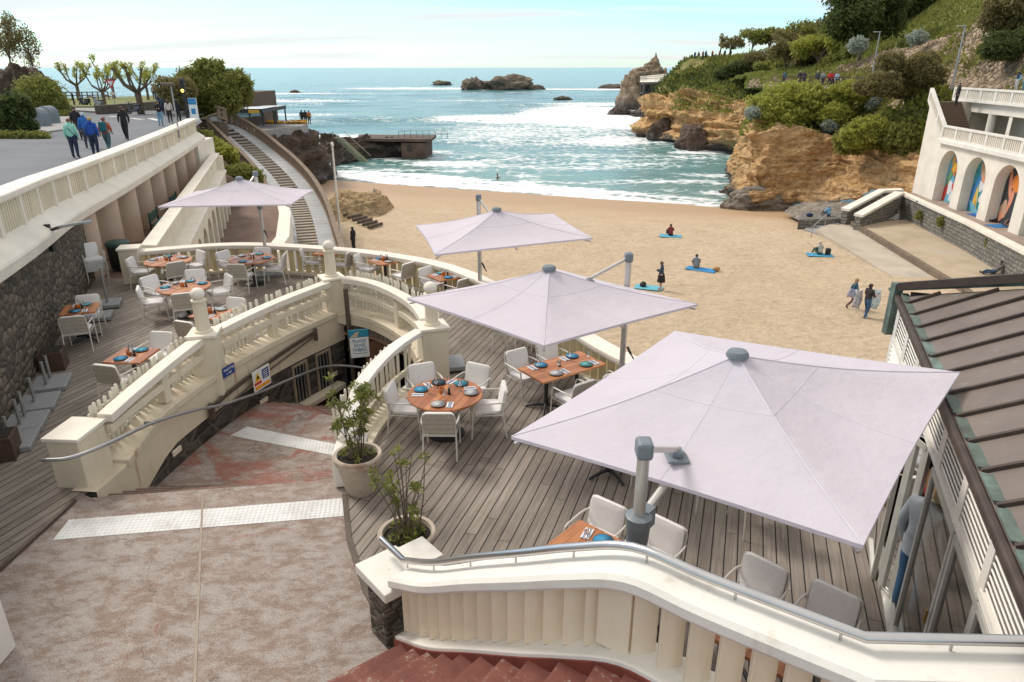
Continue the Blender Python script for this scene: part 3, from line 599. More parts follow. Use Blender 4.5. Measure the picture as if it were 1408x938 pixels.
# rocks with log steps on the left of the beach
gx = np.linspace(-22.5, -11.5, 120); gy = np.linspace(57, 82, 150); V = []
for y in gy:
    for x in gx:
        cx_ = interp(y, [(57, -18.5), (64, -15.6), (72, -15.3), (82, -19)]); e = max(0, 1-((x-cx_)/3.6)**2)*max(0, min(1, (y-60.5)/5))*max(0, min(1, (81-y)/8)); e = min(1, e*1.7); base = zsand(x, y)
        h = .5+.5*fbm((x*.35, y*.28, 3.3), 3); h2 = noise.noise((x*1.5, y*1.2, 9.1)); terr = math.floor((h*1.1+.8*e)*4)/4
        V.append((x+.25*fbm((x, y, 1)), y, base-.35+e*(.35+.95*terr+.28*h2+.22*fbm((x*3, y*3, 2), 5))))
ii = np.arange(len(gy)*len(gx)).reshape(len(gy), len(gx)); rk = npmesh('beach_outcrop', V, np.stack([ii[:-1, :-1], ii[:-1, 1:], ii[1:, 1:], ii[1:, :-1]], -1).reshape(-1, 4), M['beachrock'])
tag(rk, 'sandy brown rock outcrop beside the footbridge', 'rock')
# ================================================================== STRUCTURES: terrace, stairs, walls, bridge, buildings
BD = Vector((.31, .951, 0)).normalized(); BA = math.atan2(-BD.x, BD.y)       # deck board direction
t = NT('weathered_deck_boards'); P = t.coord('Position', rot=(0, 0, -BA)); sp = t.n('ShaderNodeSeparateXYZ', {0: P}); bx_, by_ = sp.outputs[0], sp.outputs[1]
W_ = .155; q = t.math('DIVIDE', bx_, W_); idx = t.math('FLOOR', q); fr = t.math('SUBTRACT', q, idx)
gap = t.math('GREATER_THAN', t.math('ABSOLUTE', t.math('SUBTRACT', fr, .5)), .452)
r1 = t.n('ShaderNodeTexWhiteNoise', {'W': idx}, noise_dimensions='1D').outputs[0]
yj = t.math('ADD', t.math('DIVIDE', by_, 3.2), t.math('MULTIPLY', r1, 7.3)); jf = t.math('FRACT', yj); joint = t.math('LESS_THAN', jf, .0022)
r2 = t.n('ShaderNodeTexWhiteNoise', {0: t.n('ShaderNodeCombineXYZ', {0: idx, 1: t.math('FLOOR', yj)}).outputs[0]}, noise_dimensions='2D').outputs[0]
gv = t.n('ShaderNodeCombineXYZ', {0: t.math('MULTIPLY', bx_, 28), 1: t.math('MULTIPLY', by_, 1.3), 2: t.math('MULTIPLY', r2, 40)}).outputs[0]
grain = t.noise(gv, 1, 5, .65); blot = t.noise(t.coord('Position'), .55, 5, .6); spots = t.noise(t.coord('Position'), 4.5, 6, .7)
c_ = t.ramp(r2, [(0, (.225, .196, .166)), (.5, (.262, .230, .197)), (1, (.305, .270, .232))])
c_ = t.mix(.9, c_, t.ramp(grain, [(.28, (.6, .58, .56)), (.7, (1.25, 1.23, 1.2))]), 'MULTIPLY'); c_ = t.mix(.9, c_, t.ramp(blot, [(.3, (.68, .65, .62)), (.68, (1.22, 1.22, 1.24))]), 'MULTIPLY')
c_ = t.mix(t.math('MULTIPLY', t.ramp(spots, [(.68, (0, 0, 0)), (.76, (1, 1, 1))]), .35), c_, (.42, .39, .36))
gj = t.math('MAXIMUM', gap, joint); t.set('Base Color', t.mix(gj, c_, (.008, .007, .006))); t.set('Roughness', .78)
t.bump(t.math('SUBTRACT', t.math('MULTIPLY', grain, .12), gj), .8, .02); M['deck'] = t.m
# ---- landing concrete with worn red paint
t = NT('worn_red_concrete'); P = t.coord('Position'); n_a = t.noise(P, .75, 7, .66, .6); n_b = t.noise(t.coord('Position', scale=(.8, 1.3, 1), rot=(0, 0, R(-14))), 4.2, 10, .76, .2); n_c = t.noise(P, 55, 4, .7)
yp = t.n('ShaderNodeSeparateXYZ', {0: P}).outputs[1]; xp = t.n('ShaderNodeSeparateXYZ', {0: P}).outputs[0]
base = t.ramp(n_a, [(.3, (.215, .16, .128)), (.52, (.252, .188, .15)), (.7, (.285, .215, .174))])
rub = t.math('ADD', n_b, t.math('MULTIPLY', t.math('SUBTRACT', n_a, .5), -.35)); wn_ = t.ramp(rub, [(.43, (0, 0, 0)), (.54, (.65, .65, .65)), (.68, (1, 1, 1))])
base = t.mix(t.math('MULTIPLY', wn_, .68), base, (.46, .43, .41))
redm = t.ramp(t.math('ADD', t.noise(P, .8, 7, .7, 1.0), t.math('MULTIPLY', t.n('ShaderNodeMapRange', {0: yp, 1: 9.2, 2: 10.2}).outputs[0], .10)), [(.60, (0, 0, 0)), (.66, (1, 1, 1))])
base = t.mix(t.math('MULTIPLY', redm, .62), base, (.29, .082, .052))
ck = t.n('ShaderNodeTexVoronoi', {0: t.n('ShaderNodeVectorMath', {0: P, 1: t.n('ShaderNodeTexNoise', {0: P, 'Scale': 2.5, 'Detail': 6}).outputs[1]}, operation='ADD').outputs[0], 'Scale': .42}, feature='DISTANCE_TO_EDGE').outputs[0]
base = t.mix(t.ramp(ck, [(.0, (.55, .55, .55)), (.006, (0, 0, 0))]), base, (.10, .075, .06))
spk = t.ramp(t.noise(P, 34, 3, .6), [(.68, (0, 0, 0)), (.72, (.6, .6, .6))]); base = t.mix(spk, base, (.55, .51, .47))
t.set('Base Color', t.mix(.85, base, t.ramp(n_c, [(.3, (.55, .53, .5)), (.6, (1.14, 1.14, 1.14))]), 'MULTIPLY')); t.set('Roughness', .9); t.bump(t.math('ADD', n_c, t.math('MULTIPLY', n_b, .8)), .45, .012); M['landing'] = t.m
t = NT('red_step_paint'); P = t.coord('Position'); n_a = t.noise(P, 3, 7, .7); chip = t.noise(P, 18, 6, .75)
base = t.ramp(n_a, [(.3, (.125, .035, .025)), (.7, (.225, .072, .05))]); base = t.mix(t.ramp(t.math('ADD', t.math('MULTIPLY', chip, .6), t.math('MULTIPLY', n_a, .4)), [(.54, (0, 0, 0)), (.63, (.9, .9, .9))]), base, (.36, .29, .235)); t.set('Base Color', base); t.set('Roughness', .75); t.bump(chip, .3, .008); M['redstep'] = t.m
M['redskirt'] = plain('red_skirting_paint', (.185, .045, .03), .65, 0, .2, 4, .2)
t = NT('tactile_paving'); P = t.coord('Position', rot=(0, 0, R(-8))); v2 = t.n('ShaderNodeTexVoronoi', {0: P, 'Scale': 16, 'Randomness': 0}).outputs[0]
dot = t.ramp(v2, [(.25, (1, 1, 1)), (.45, (0, 0, 0))]); t.set('Base Color', t.mix(t.ramp(t.noise(t.coord('Position'), 3, 6, .7), [(.45, (0, 0, 0)), (.75, (.8, .8, .8))]), (.70, .70, .69), (.45, .42, .39))); t.set('Roughness', .7); t.bump(dot, .8, .012); M['tactile'] = t.m
# ---- plan curves
RAIL = smoothpath([(-10.6, 19.35, 0), (-8.1, 20.15, 0), (-5.1, 19.6, 0), (-2.8, 18.55, 0), (-1.1, 17.0, 0), (.85, 13.75, 0), (2.2, 11.3, 0), (4.3, 8.85, 0)], 6)
WL = smoothpath([(-6.15, 8.55, 0), (-5.98, 10.2, 0), (-5.65, 12.0, 0), (-5.0, 13.9, 0), (-4.15, 15.6, 0)], 5)
ARC = smoothpath([(-4.15, 15.6, 0), (-3.25, 15.2, 0), (-2.5, 14.4, 0), (-1.95, 13.5, 0), (-1.6, 12.5, 0)], 5)
RC = smoothpath([(-1.6, 12.5, 0), (-2.06, 11.5, 0), (-2.3, 10.5, 0), (-2.40, 9.6, 0), (-2.42, 9.0, 0)], 5)
EDGE = [(-2.4, 8.5, 0), (-2.12, 7.51, 0), (-1.72, 6.56, 0), (-1.35, 5.9, 0), (-1.05, 5.3, 0)]
xy = lambda L: [(p[0], p[1]) for p in L]
poly = [(-8.8, 2), (-6.74, 5.6), (-6.27, 6.9), (-6.2, 8.4)]+xy(WL)+xy(ARC[1:])+xy(RC[1:])+xy(EDGE)+[(-.4, 4.6), (.8, 3.6), (2.0, 2.7), (9.5, 2.2), (9.5, 9.2), (4.3, 8.9)]+xy(RAIL[::-1])[1:]+[(-12.1, 19.6), (-9.76, 13.4), (-8.9, 11.2), (-7.83, 8.3), (-6.92, 5.65)]
poly = [p for p in poly if p not in [(-8.8, 2)]]
db = MB(); db.prism(poly, -.16, 0); o = db.build('timber_deck', M['deck']); o['kind'] = 'structure'
edge = MB(); edge.loft([(-6.74, 5.6, -.02), (-6.24, 6.9, -.02), (-6.17, 8.35, -.02)], rect(.05, .05)); o = edge.build('deck_edging', M['brownmetal']); tag(o, 'thin brown edging strip along the left deck edge at the landing', 'edging')
edge = MB(); edge.loft([Vector(p)+Vector((0, 0, -.02)) for p in EDGE], rect(.07, .035)); o = edge.build('deck_edging', M['brownmetal']); tag(o, 'thin curved edging strip between the landing and the right hand deck', 'edging')
# ground under everything (fill, so that nothing is hollow from the side)
fl = MB(); fl.loft([Vector(p)+Vector((0, 0, -7.2)) for p in RAIL], rect(.3, 7.0)); o = fl.build('terrace_wall', M['stone_grey']); tag(o, 'tall stone wall carrying the curved terrace above the beach', 'wall')
# ---- landing and stairs
LAND = [(-6.6, 8.75), (-6.0, 8.45), (-2.42, 8.95), (-2.4, 8.5), (-2.12, 7.51), (-1.72, 6.56), (-1.35, 5.9), (-1.0, 5.2), (-.6, 3.2), (-1.5, 1.2), (-9, 1.2), (-6.9, 5.2), (-6.27, 6.9)]
lm_ = MB(); lm_.prism(LAND, -1.2, -.02); o = lm_.build('stair_landing', M['landing']); o['kind'] = 'structure'
ms = MB(); ms.bar(PZ(279, 678, -.018), PZ(267, 960, -.018), .028, .010); o = ms.build('metal_joint_strip', plain('dull_brass_strip', (.27, .22, .17), .6, .2)); tag(o, 'thin metal joint strip running down the middle of the landing', 'joint strip')
def strip(pix, z, label):
    m = MB(); pl = [PZ(u, v, z) for u, v in pix]; m.prism([(p.x, p.y) for p in pl], z-.02, z+.006); o = m.build('tactile_strip', M['tactile']); tag(o, label, 'tactile paving', 'white tactile strips on the stairs')
strip([(73, 743), (473, 710), (475, 685), (95, 715)], -.02, 'white studded tactile strip at the top of the stairs, nearest the camera')
strip([(317, 599), (472, 629), (486, 616), (340, 587)], -.75, 'white studded tactile strip on the lower landing before the underpass')
st = MB(); nz_ = MB(); NF = 5
def Lk(k): return Vector((-6.19+.02*k, 8.42+.30*k, 0))
def Rk(k): return Vector((-2.42+.03*k, 8.95+.20*k, 0))
for k in range(NF):
    z = -.02-.146*(k+1); a, b, c, d_ = Lk(k), Rk(k), Rk(k+1), Lk(k+1)
    if k == NF-1: break
    st.prism([(a.x-.3, a.y), (b.x+.3, b.y), (c.x+.3, c.y), (d_.x-.3, d_.y)], -2, z)
    nz_.bar((d_.x-.1, d_.y-.012, z+.002), (c.x+.1, c.y-.012, z+.002), .03, .006)
a, b = Lk(NF-1), Rk(NF-1); st.prism([(a.x-.4, a.y), (b.x+.4, b.y), (-1.9, 11.2), (-2.1, 11.75), (-5.15, 13.0), (-6.2, 12.9)], -2.2, -.75)
o = st.build('stone_stairs', M['landing']); tag(o, 'worn red and grey stairs going down from the landing to the underpass', 'stairs'); nz_.build('nosing_strips', plain('worn_nosing', (.17, .11, .085), .9, 0, .3, 9), o)  # darker lines along the step edges make the steps easier to see
s2 = MB(); dv = Vector((.36, .93, 0)).normalized()*.3; a0, b0_ = Vector((-5.6, 13.2, 0)), Vector((-1.6, 11.55, 0))
for k in range(11):
    a, b = a0+dv*k, b0_+dv*k; s2.prism([(a.x, a.y), (b.x, b.y), (b.x+dv.x, b.y+dv.y), (a.x+dv.x, a.y+dv.y)], -3.4, -.75-.15*(k+1))
s2.prism([(-5.5, 15.5), (-1.2, 14.5), (1.5, 19), (-5.5, 20)], -3.6, -2.5)
o = s2.build('lower_stairs', M['landing']); tag(o, 'second flight of red worn stairs going down under the terrace bridge', 'stairs')
# stairwell walls: stone below, stained cream band above
def zoff(L, z, side=0): return [Vector((p[0], p[1], z)) for p in L]
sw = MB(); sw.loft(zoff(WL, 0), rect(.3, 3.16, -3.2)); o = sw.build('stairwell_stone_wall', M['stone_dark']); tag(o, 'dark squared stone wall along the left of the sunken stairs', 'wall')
cw = MB(); zl = [interp(i/(len(WL)-1), [(0, -.98), (.1, -.80), (.28, -.30), (.45, -.30), (1, -.34)]) for i in range(len(WL))]
n_ = len(WL); vs = []
for p, z in zip(WL, zl): vs.append((p, z))
pathw = [Vector(p) for p in WL]
A_, B_, C_, D_ = [], [], [], []
for i, p in enumerate(pathw):
    d_ = (pathw[min(i+1, n_-1)]-pathw[max(i-1, 0)]); d_.normalize(); sdv = Vector((d_.y, -d_.x, 0))
    A_.append(p+sdv*.19+Vector((0, 0, zl[i]))); zt_ = interp(i/(n_-1), [(0, .02), (.1, .02), (.26, .33), (1, .35)]); B_.append(p+sdv*.19+Vector((0, 0, zt_))); C_.append(p-sdv*.19+Vector((0, 0, zt_)))
    E_ = globals().setdefault('E_', []); E_.append(p-sdv*.19+Vector((0, 0, -.1))); D_.append(p+sdv*.14+Vector((0, 0, zl[i])))
cw.sheet(A_, B_); cw.sheet(B_, C_); cw.sheet(D_, A_); cw.sheet(C_, E_); o = cw.build('stairwell_cream_wall', M['cream_dirty']); tag(o, 'stained cream masonry band above the stone along the sunken stairs', 'wall')
bw = MB(); bw.loft(zoff(ARC, 0), rect(.42, .22, .12)); o = bw.build('bridge_beam', M['cream_dirty']); tag(o, 'curved cream bridge beam with rust stains over the underpass', 'beam')
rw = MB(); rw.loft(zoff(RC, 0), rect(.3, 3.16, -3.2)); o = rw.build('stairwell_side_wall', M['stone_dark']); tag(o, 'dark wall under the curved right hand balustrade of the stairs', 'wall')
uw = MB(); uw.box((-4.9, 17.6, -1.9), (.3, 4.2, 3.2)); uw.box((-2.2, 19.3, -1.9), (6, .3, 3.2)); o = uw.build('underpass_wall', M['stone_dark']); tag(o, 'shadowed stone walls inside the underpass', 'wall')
pl_ = MB(); p = PY(523, 500, 15.4); pl_.box((p.x, 15.6, -1.8), (.75, .6, 3.0), rz=.3); o = pl_.build('underpass_pillar', plain('brown_painted_pillar', (.23, .12, .07), .8, 0, .2, 2)); tag(o, 'reddish brown painted pillar in the underpass', 'pillar')
# barred windows in the recess at the end of the left wall
def wall_frame(L, f_, off, z):
    p, a = along(L, plen(L)*f_)[1]; n_ = Vector((math.sin(a), -math.cos(a), 0)); return p+n_*off+Vector((0, 0, z)), a
for f_, lab in ((.79, 'small barred window on the left side of the underpass, farther from the bridge post'), (.895, 'small barred window nearest the bridge post beside the underpass')):
    p, a = wall_frame(WL, f_, .152, -.42); r_ = empty('barred_window', p, a); tag(r_, lab, 'window', 'barred windows by the underpass')
    m = MB(); m.box((0, 0, -.42), (.36, .02, .84)); m.build('pane', plain('dark_opening', (.012, .011, .01), .4), r_)
    m = MB(); [m.box((s_*.22, -.03, -.42), (.06, .05, .88)) for s_ in (-1, 1)]; m.box((0, -.03, .02), (.50, .05, .06)); m.build('frame', plain('dull_tan_frame', (.30, .24, .17), .85), r_, bevel=.01)
    for k in range(3): m = MB(); m.bar((-.11+.11*k, -.035, 0), (-.11+.11*k, -.035, -.84), .022); m.build('bar', M['galv'], r_)
q1, q2 = wall_frame(WL, .715, .26, -1.36)[0], wall_frame(WL, .955, .26, -1.36)[0]
sl_ = MB(); sl_.bar(q1, q2, .26, .13); o = sl_.build('stone_sill', M['cream'], bevel=.02); tag(o, 'pale stone sill projecting from the dark wall below the barred windows', 'sill')
m = MB(); m.prism([(-5.1, 15.75)]+xy(ARC)[1:]+[(-1.2, 12.9), (1.6, 15.5), (-2.5, 18.2), (-5.1, 18.5)], -.24, -.17); o = m.build('underpass_ceiling', plain('brown_painted_soffit', (.34, .22, .15), .85, 0, .2, 1.5)); tag(o, 'brownish painted ceiling of the underpass below the bridge', 'ceiling')
# ---- balustrades around the stairwell
def rail_post(name, loc, rz, label, ball=True, w=.46, h=1.12, z0=-.05, mat=None, hcol=.52, dp=None):
    r_ = empty(name, loc, rz); tag(r_, label, 'post'); mat = mat or M['cream']
    m = MB(); m.box((0, 0, (h+z0)/2), (w, dp or w, h-z0)); m.build('pier', mat, r_, bevel=.015)
    m = MB(); m.box((0, 0, h+.03), (w+.07, (dp or w)+.07, .06)); m.build('cap_slab', M['white'], r_, bevel=.012)
    if ball:
        m = MB(); m.lathe([(.16, h+.06), (.16, h+.09), (.125, h+.11), (.118, h+.11+hcol), (.138, h+.12+hcol), (.138, h+.15+hcol), (.10, h+.17+hcol)], n=24); m.build('column', mat, r_, smooth=True)
        m = MB(); m.ball((0, 0, h+.255+hcol), .128, 20, 12, (1, 1, .92)); m.build('ball', M['white'], r_, smooth=True)
    return r_
rail_post('newel_post', (-6.36, 8.98, 0), R(-4), 'plain square cream newel post at the head of the stairs', False, .48, .76, -.02, dp=.62)
rail_post('newel_post', (-5.66, 12.0, 0), R(10), 'cream newel post with ball finial and small blue sign on its side')
rail_post('newel_post', (-4.2, 15.66, 0), R(30), 'cream newel post with ball finial at the far corner of the stairwell')
rail_post('newel_post', (-1.52, 12.45, 0), R(20), 'tall cream newel post with ball finial beside the granite parasol base', True, .5, 1.10)
def balustrade(name, path, label, dirty=False, mid=True, posts=(), ledge=True, zt=1.12, side=0, tilt=(0, 0), lz=(.40, .40, .40)):
    r_ = empty(name, path[0]); tag(r_, label, 'balustrade', 'cream balustrades round the stairwell'); o0 = Vector(path[0]); L = [Vector(p)-o0 for p in path]; n_ = len(L); LT = [p+Vector((0, 0, tilt[0]+(tilt[1]-tilt[0])*i/(n_-1))) for i, p in enumerate(L)]
    m = MB(); m.loft(LT, rect(.24, .13, zt-.13)); m.build('top_rail', M['white'], r_, bevel=.012)
    if mid: m = MB(); m.loft([p.lerp(q, .5) for p, q in zip(L, LT)], rect(.15, .12, .70)); m.build('middle_rail', M['cream'], r_, bevel=.01)
    LB = [p+Vector((0, 0, interp(i/(n_-1), [(0, lz[0]), (.4, lz[1]), (1, lz[2])]))) for i, p in enumerate(L)]
    if ledge: m = MB(); m.loft(LB, rect(.44, .12, -.12)); m.build('base_ledge', M['cream_dirty'], r_, bevel=.012)
    for f_ in posts:
        p, a = along(L, plen(L)*f_)[1]; m = MB(); m.box((p.x, p.y, .70), (.16, .17, .62), rz=a); m.build('post', M['cream'], r_, bevel=.01)
    return r_
_pp = [0]
def pickets(path, label, off=.3, step=.108, h=1.22, z0=.04, tilt=(0, 0)):
    """white picket fence standing just behind a balustrade"""
    P_ = [Vector(p) for p in path]; Q = []
    for i, p in enumerate(P_):
        d_ = P_[min(i+1, len(P_)-1)]-P_[max(i-1, 0)]; d_.normalize(); Q.append(p-Vector((d_.y, -d_.x, 0))*off)
    r_ = empty('picket_fence', Q[0]); tag(r_, label, 'fence', 'cream picket fences round the stairwell'); o0 = Q[0]
    m = MB(); m.loft([q-o0 for q in Q], rect(.02, .06, .28)); m.loft([q-o0 for q in Q], rect(.02, .06, .80)); m.build('rail', M['picket'], r_)
    m = MB(); hw = .036
    pts = [(-hw, z0), (hw, z0), (hw, h-.03), (hw*.6, h-.004), (0, h+.004), (-hw*.6, h-.004), (-hw, h-.03)]
    n = len(pts); m.add([(x, -.02, z) for x, z in pts]+[(x, -.038, z) for x, z in pts], [tuple(range(n)), tuple(range(2*n-1, n-1, -1))]+[(i, (i+1) % n, n+(i+1) % n, n+i) for i in range(n)])
    proto = None
    tot = plen(Q); kq = 0
    for p, a in along([q-o0 for q in Q], step, .06):
        kq += 1
        if random.random() < .03: continue
        if proto is None: proto = m.build('picket', M['picket'], r_); o = proto
        else: o = proto.copy(); col.objects.link(o); setparent(o, r_)
        o.location = p; o.rotation_euler = (R(random.uniform(-1.5, 1.5)), R(random.uniform(-2, 2)), a); o.scale = (1, 1, random.uniform(.98, 1.02)*(1+(tilt[0]+(tilt[1]-tilt[0])*min(1, kq*step/tot))/h))
def sub(path, a, b): L = plen(path); return [p for p, _ in along(path, L*(b-a)/14, L*a)][:15]
balustrade('balustrade', sub(WL, .10, .47), 'cream balustrade from the plain newel post up to the blue sign post', posts=(.52,), tilt=(-.24, .03), lz=(.10, .38, .40))
pickets(sub(WL, .10, .47), 'picket fence behind the balustrade nearest the granite slabs', .26, .108, 1.14, tilt=(-.16, .04))
balustrade('balustrade', sub(WL, .52, .97), 'cream balustrade from the blue sign post to the corner post with rust streaks', posts=(.46,))
pickets(sub(WL, .52, .97), 'picket fence in front of the two nearer round tables of the left terrace', .26)
balustrade('balustrade', sub(ARC, .07, .96), 'curved cream balustrade on the bridge over the underpass', posts=(.5,), zt=1.2)
pickets(sub(ARC, .07, .96), 'picket fence on the bridge beside the small square tables', .26, .108, 1.30)
# right-hand curve: white cap and pickets seen from the deck
r_ = empty('balustrade', RC[0]); tag(r_, 'curved white capped balustrade between the stairs and the five seat round table', 'balustrade', 'cream balustrades round the stairwell'); o0 = Vector(RC[0])
L = [Vector(p)-o0 for p in sub(RC, .08, 1)]
m = MB(); m.loft([p+Vector((0, 0, interp(i/14, [(0, 0), (.75, -.04), (1, -.46)]))) for i, p in enumerate(L)], rect(.22, .09, 1.04)); m.build('top_rail', M['whiteclean'], r_, bevel=.012)
m = MB(); m.loft(L, rect(.3, .1, 0)); m.build('base_ledge', M['cream'], r_, bevel=.01)
m = MB(); m.loft(L, rect(.06, .1, .42)); m.build('middle_rail', M['cream'], r_)
pickets(sub(RC, .1, .97), 'curved picket fence behind the chairs of the five seat round table', -.16, .125, 1.05)
rb = MB(); rb.box((-2.38, 9.0, .27), (.44, .62, .54), rz=R(4)); o = rb.build('end_block', M['whiteclean'], bevel=.02); tag(o, 'low white block ending the curved balustrade behind the tall potted shrub', 'block')
# ---- outer terrace balustrade (yellowish balusters, white cap)
r_ = empty('terrace_balustrade', RAIL[0]); tag(r_, 'long curved outer balustrade with yellow cream balusters and white cap facing the beach', 'balustrade'); o0 = Vector(RAIL[0]); L = [Vector(p)-o0 for p in RAIL]
m = MB(); m.loft(L, [(-.17, .74), (.17, .74), (.19, .80), (.19, .86), (-.19, .86), (-.19, .80)]); m.build('cap_rail', M['white'], r_, bevel=.01)
m = MB(); m.loft(L, rect(.30, .09)); m.build('base_kerb', M['cream'], r_, bevel=.01)
m = MB(); m.box((0, 0, .415), (.15, .10, .66)); proto = m.build('baluster', M['yellowcream'], r_)
first = True
for p, a in along(L, .26, .12):
    if first: o = proto; first = False
    else: o = proto.copy(); col.objects.link(o); setparent(o, r_)
    o.location = p; o.rotation_euler = (0, 0, a+R(24))
for k, (p, a) in enumerate(along(L, 2.9, .0)):
    m = MB(); m.box((p.x, p.y, .40), (.34, .26, .70), rz=a); m.build('post', M['yellowcream'], r_)
rail_post('newel_post', (-10.75, 19.2, 0), R(15), 'low cream end post of the outer balustrade beside the bin', False, .5, .95)
# ---- left: stone retaining wall, columns, road parapet
def par_at(y):
    for a, b in zip(PAR, PAR[1:]):
        if a.y <= y <= b.y:
            f_ = (y-a.y)/(b.y-a.y); q = a.lerp(b, f_); d_ = (b-a); d_.z = 0; d_.normalize(); return q, d_
    return PAR[-1], (PAR[-1]-PAR[-2]).normalized()
swp = [(-5.9, 2.6, 0), (-6.6, 4.6, 0), (-7.83, 8.3, 0), (-8.95, 11.26, 0), (-9.76, 13.4, 0), (-11.0, 16.6, 0), (-12.0, 19.3, 0)]
m = MB(); m.loft([Vector((p[0]-.3, p[1], par_at(p[1])[0].z-PARH-.45)) for p in swp], [(-.3, -3), (.3, -3), (.3, 0), (-.3, 0)])
o = m.build('rubble_wall', M['stone']); tag(o, 'dark rubble stone retaining wall on the left of the terrace below the road', 'wall')
def zcut(p): return p
r_ = empty('road_parapet', PAR[0]); tag(r_, 'long cream parapet with fluted panels and a projecting cornice along the road', 'parapet'); o0 = Vector(PAR[0]); L = [p-o0 for p in PAR]
m = MB(); m.loft(L, [(-.46, 0), (-.46, -.15), (.04, -.15), (.06, -.10), (.06, -.02), (.03, 0)]); m.build('coping', M['white'], r_, bevel=.012)
m = MB(); m.loft(L, [(-.40, -.15), (-.40, -.9), (-.08, -.9), (-.08, -.15)]); m.build('panel_wall', M['cream'], r_)
m = MB(); m.loft(L, [(-.40, -PARH+.06), (-.04, -PARH+.06), (.06, -PARH), (.34, -PARH-.20), (.36, -PARH-.25), (.31, -PARH-.47), (-.40, -PARH-.47)]); m.build('cornice', M['white'], r_, bevel=.01)
m = MB()
for p, a in along(L, .17, .1): m.box((p.x-math.sin(a)*-.0+math.sin(a)*-.06, p.y+math.cos(a)*.06, p.z-.45), (.085, .05, .62), rz=a)
m.build('flutes', M['cream'], r_)
for p, a in along(L, 1.62, .5):
    m = MB(); off = Vector((math.sin(a), -math.cos(a), 0))*-.05; m.box(p+off+Vector((0, 0, -.44)), (.15, .14, .64), rz=a); m.build('post', M['white'], r_)
# columns along the lower walk
cp = [p for p in PAR if p.y > 19.0]
def zwalk(y): return interp(y, [(19, -.02), (30, -.25), (45, -.85), (60, -1.2)])
for k, y in enumerate((20.1, 22.5, 25.0, 27.5, 30.1, 32.8, 35.6, 38.6)):
    q, d_ = par_at(y); sdv = Vector((d_.y, -d_.x, 0)); c = q-sdv*.22; top = q.z-PARH-.46; bot = zwalk(y)-.1
    r_ = empty('half_round_column', (c.x, c.y, bot), math.atan2(d_.y, d_.x)); tag(r_, 'pinkish half round column carrying the road, '+('first', 'second', 'third', 'fourth', 'fifth', 'sixth', 'seventh', 'last')[k]+' along the walk from the rubble wall', 'column', 'columns under the road cornice')
    m = MB(); n = 14; pts = [(.46*math.cos(math.pi*(1+i/n)), .42*math.sin(math.pi*(1+i/n))) for i in range(n+1)]; m.prism(pts+[(.46, .5), (-.46, .5)], 0, top-bot+.02); m.build('shaft', M['pinkcol'], r_, smooth=True)
    m = MB(); m.box((1.2, .12, (top-bot)/2), (.24, .4, top-bot)); m.build('pilaster', M['cream'], r_)
m = MB(); m.loft([Vector((p.x, p.y, 0))+Vector((-.52, 0, 0)) for p in cp]+[Vector((-19.2, 43.2, 0))], [(-.3, -2), (.15, -2), (.15, 1.85), (-.3, 1.85)]); o = m.build('walk_back_wall', M['cream_dirty']); tag(o, 'shadowed cream wall behind the half round columns', 'wall')
q, d_ = par_at(41.0); m = MB(); m.prism([(q.x-1.6, 39.9), (q.x+.55, 39.9), (-18.0, 43.6), (-21, 44.4)], -1.6, 1.75); o = m.build('white_end_wall', M['white']); tag(o, 'plain white wall closing the row of columns at the far end', 'wall')
wk = MB(); a_ = []; b_ = []
for y in np.linspace(19.2, 47, 15):
    q, d_ = par_at(min(y, 42)); xx = q.x if y <= 42 else q.x-.31*(y-42); a_.append(Vector((xx-1.6, y, zwalk(y)))); b_.append(Vector((-10.4-.309*(y-19.2), y, zwalk(y))))
t = NT('red_brown_paving'); P = t.coord('Position'); t.set('Base Color', t.mix(.8, t.ramp(t.noise(P, .7, 6, .65), [(.3, (.14, .085, .06)), (.7, (.235, .155, .115))]), t.ramp(t.n('ShaderNodeTexBrick', {0: P, 'Scale': 1.1, 'Mortar Size': .012, 'Color1': (1, 1, 1, 1), 'Color2': (.88, .86, .85, 1), 'Mortar': (.6, .6, .6, 1)}).outputs[0], [(0, (0, 0, 0)), (1, (1, 1, 1))]), 'MULTIPLY')); t.set('Roughness', .85); M['redpave'] = t.m
wk.sheet(a_, b_); o = wk.build('lower_walk', M['redpave'], smooth=True); o['kind'] = 'structure'
# ---- arched parapet wall between the walk and the lower plaza
def arch_face(m, O, dx_, out_, bays, z0, z1, depth, seg=12, topf=None):
    """wall face along dx_ from O: bays = [(x0, x1, springing height or None)], openings cut with arches, intrados of given depth"""
    O = Vector(O); X = Vector(dx_).normalized(); N_ = Vector(out_).normalized()
    def pt(x, z, d_=0): return O+X*x-N_*d_+Vector((0, 0, z))
    topf = topf or (lambda x: z1)
    for x0, x1, sp in bays:
        if sp is None:
            m.add([pt(x0, z0), pt(x1, z0), pt(x1, topf(x1)), pt(x0, topf(x0))], [(0, 1, 2, 3)], [[(x0, z0), (x1, z0), (x1, z1), (x0, z1)]]); continue
        r = (x1-x0)/2; cur = [(x0+r-r*math.cos(math.pi*i/seg), sp+r*math.sin(math.pi*i/seg)) for i in range(seg+1)]
        for (a, za), (b, zb) in zip(cur, cur[1:]):
            m.add([pt(a, za), pt(b, zb), pt(b, topf(b)), pt(a, topf(a))], [(0, 1, 2, 3)])
            m.add([pt(a, za), pt(b, zb), pt(b, zb, depth), pt(a, za, depth)], [(0, 1, 2, 3)])
        for x in (x0, x1): m.add([pt(x, z0), pt(x, sp), pt(x, sp, depth), pt(x, z0, depth)], [(0, 1, 2, 3)])
    return pt
A0, A1 = Vector((-10.55, 19.9, 0)), Vector((-17.85, 43.3, 0)); dA = (A1-A0).normalized(); LA = (A1-A0).length; nA = Vector((dA.y, -dA.x, 0))
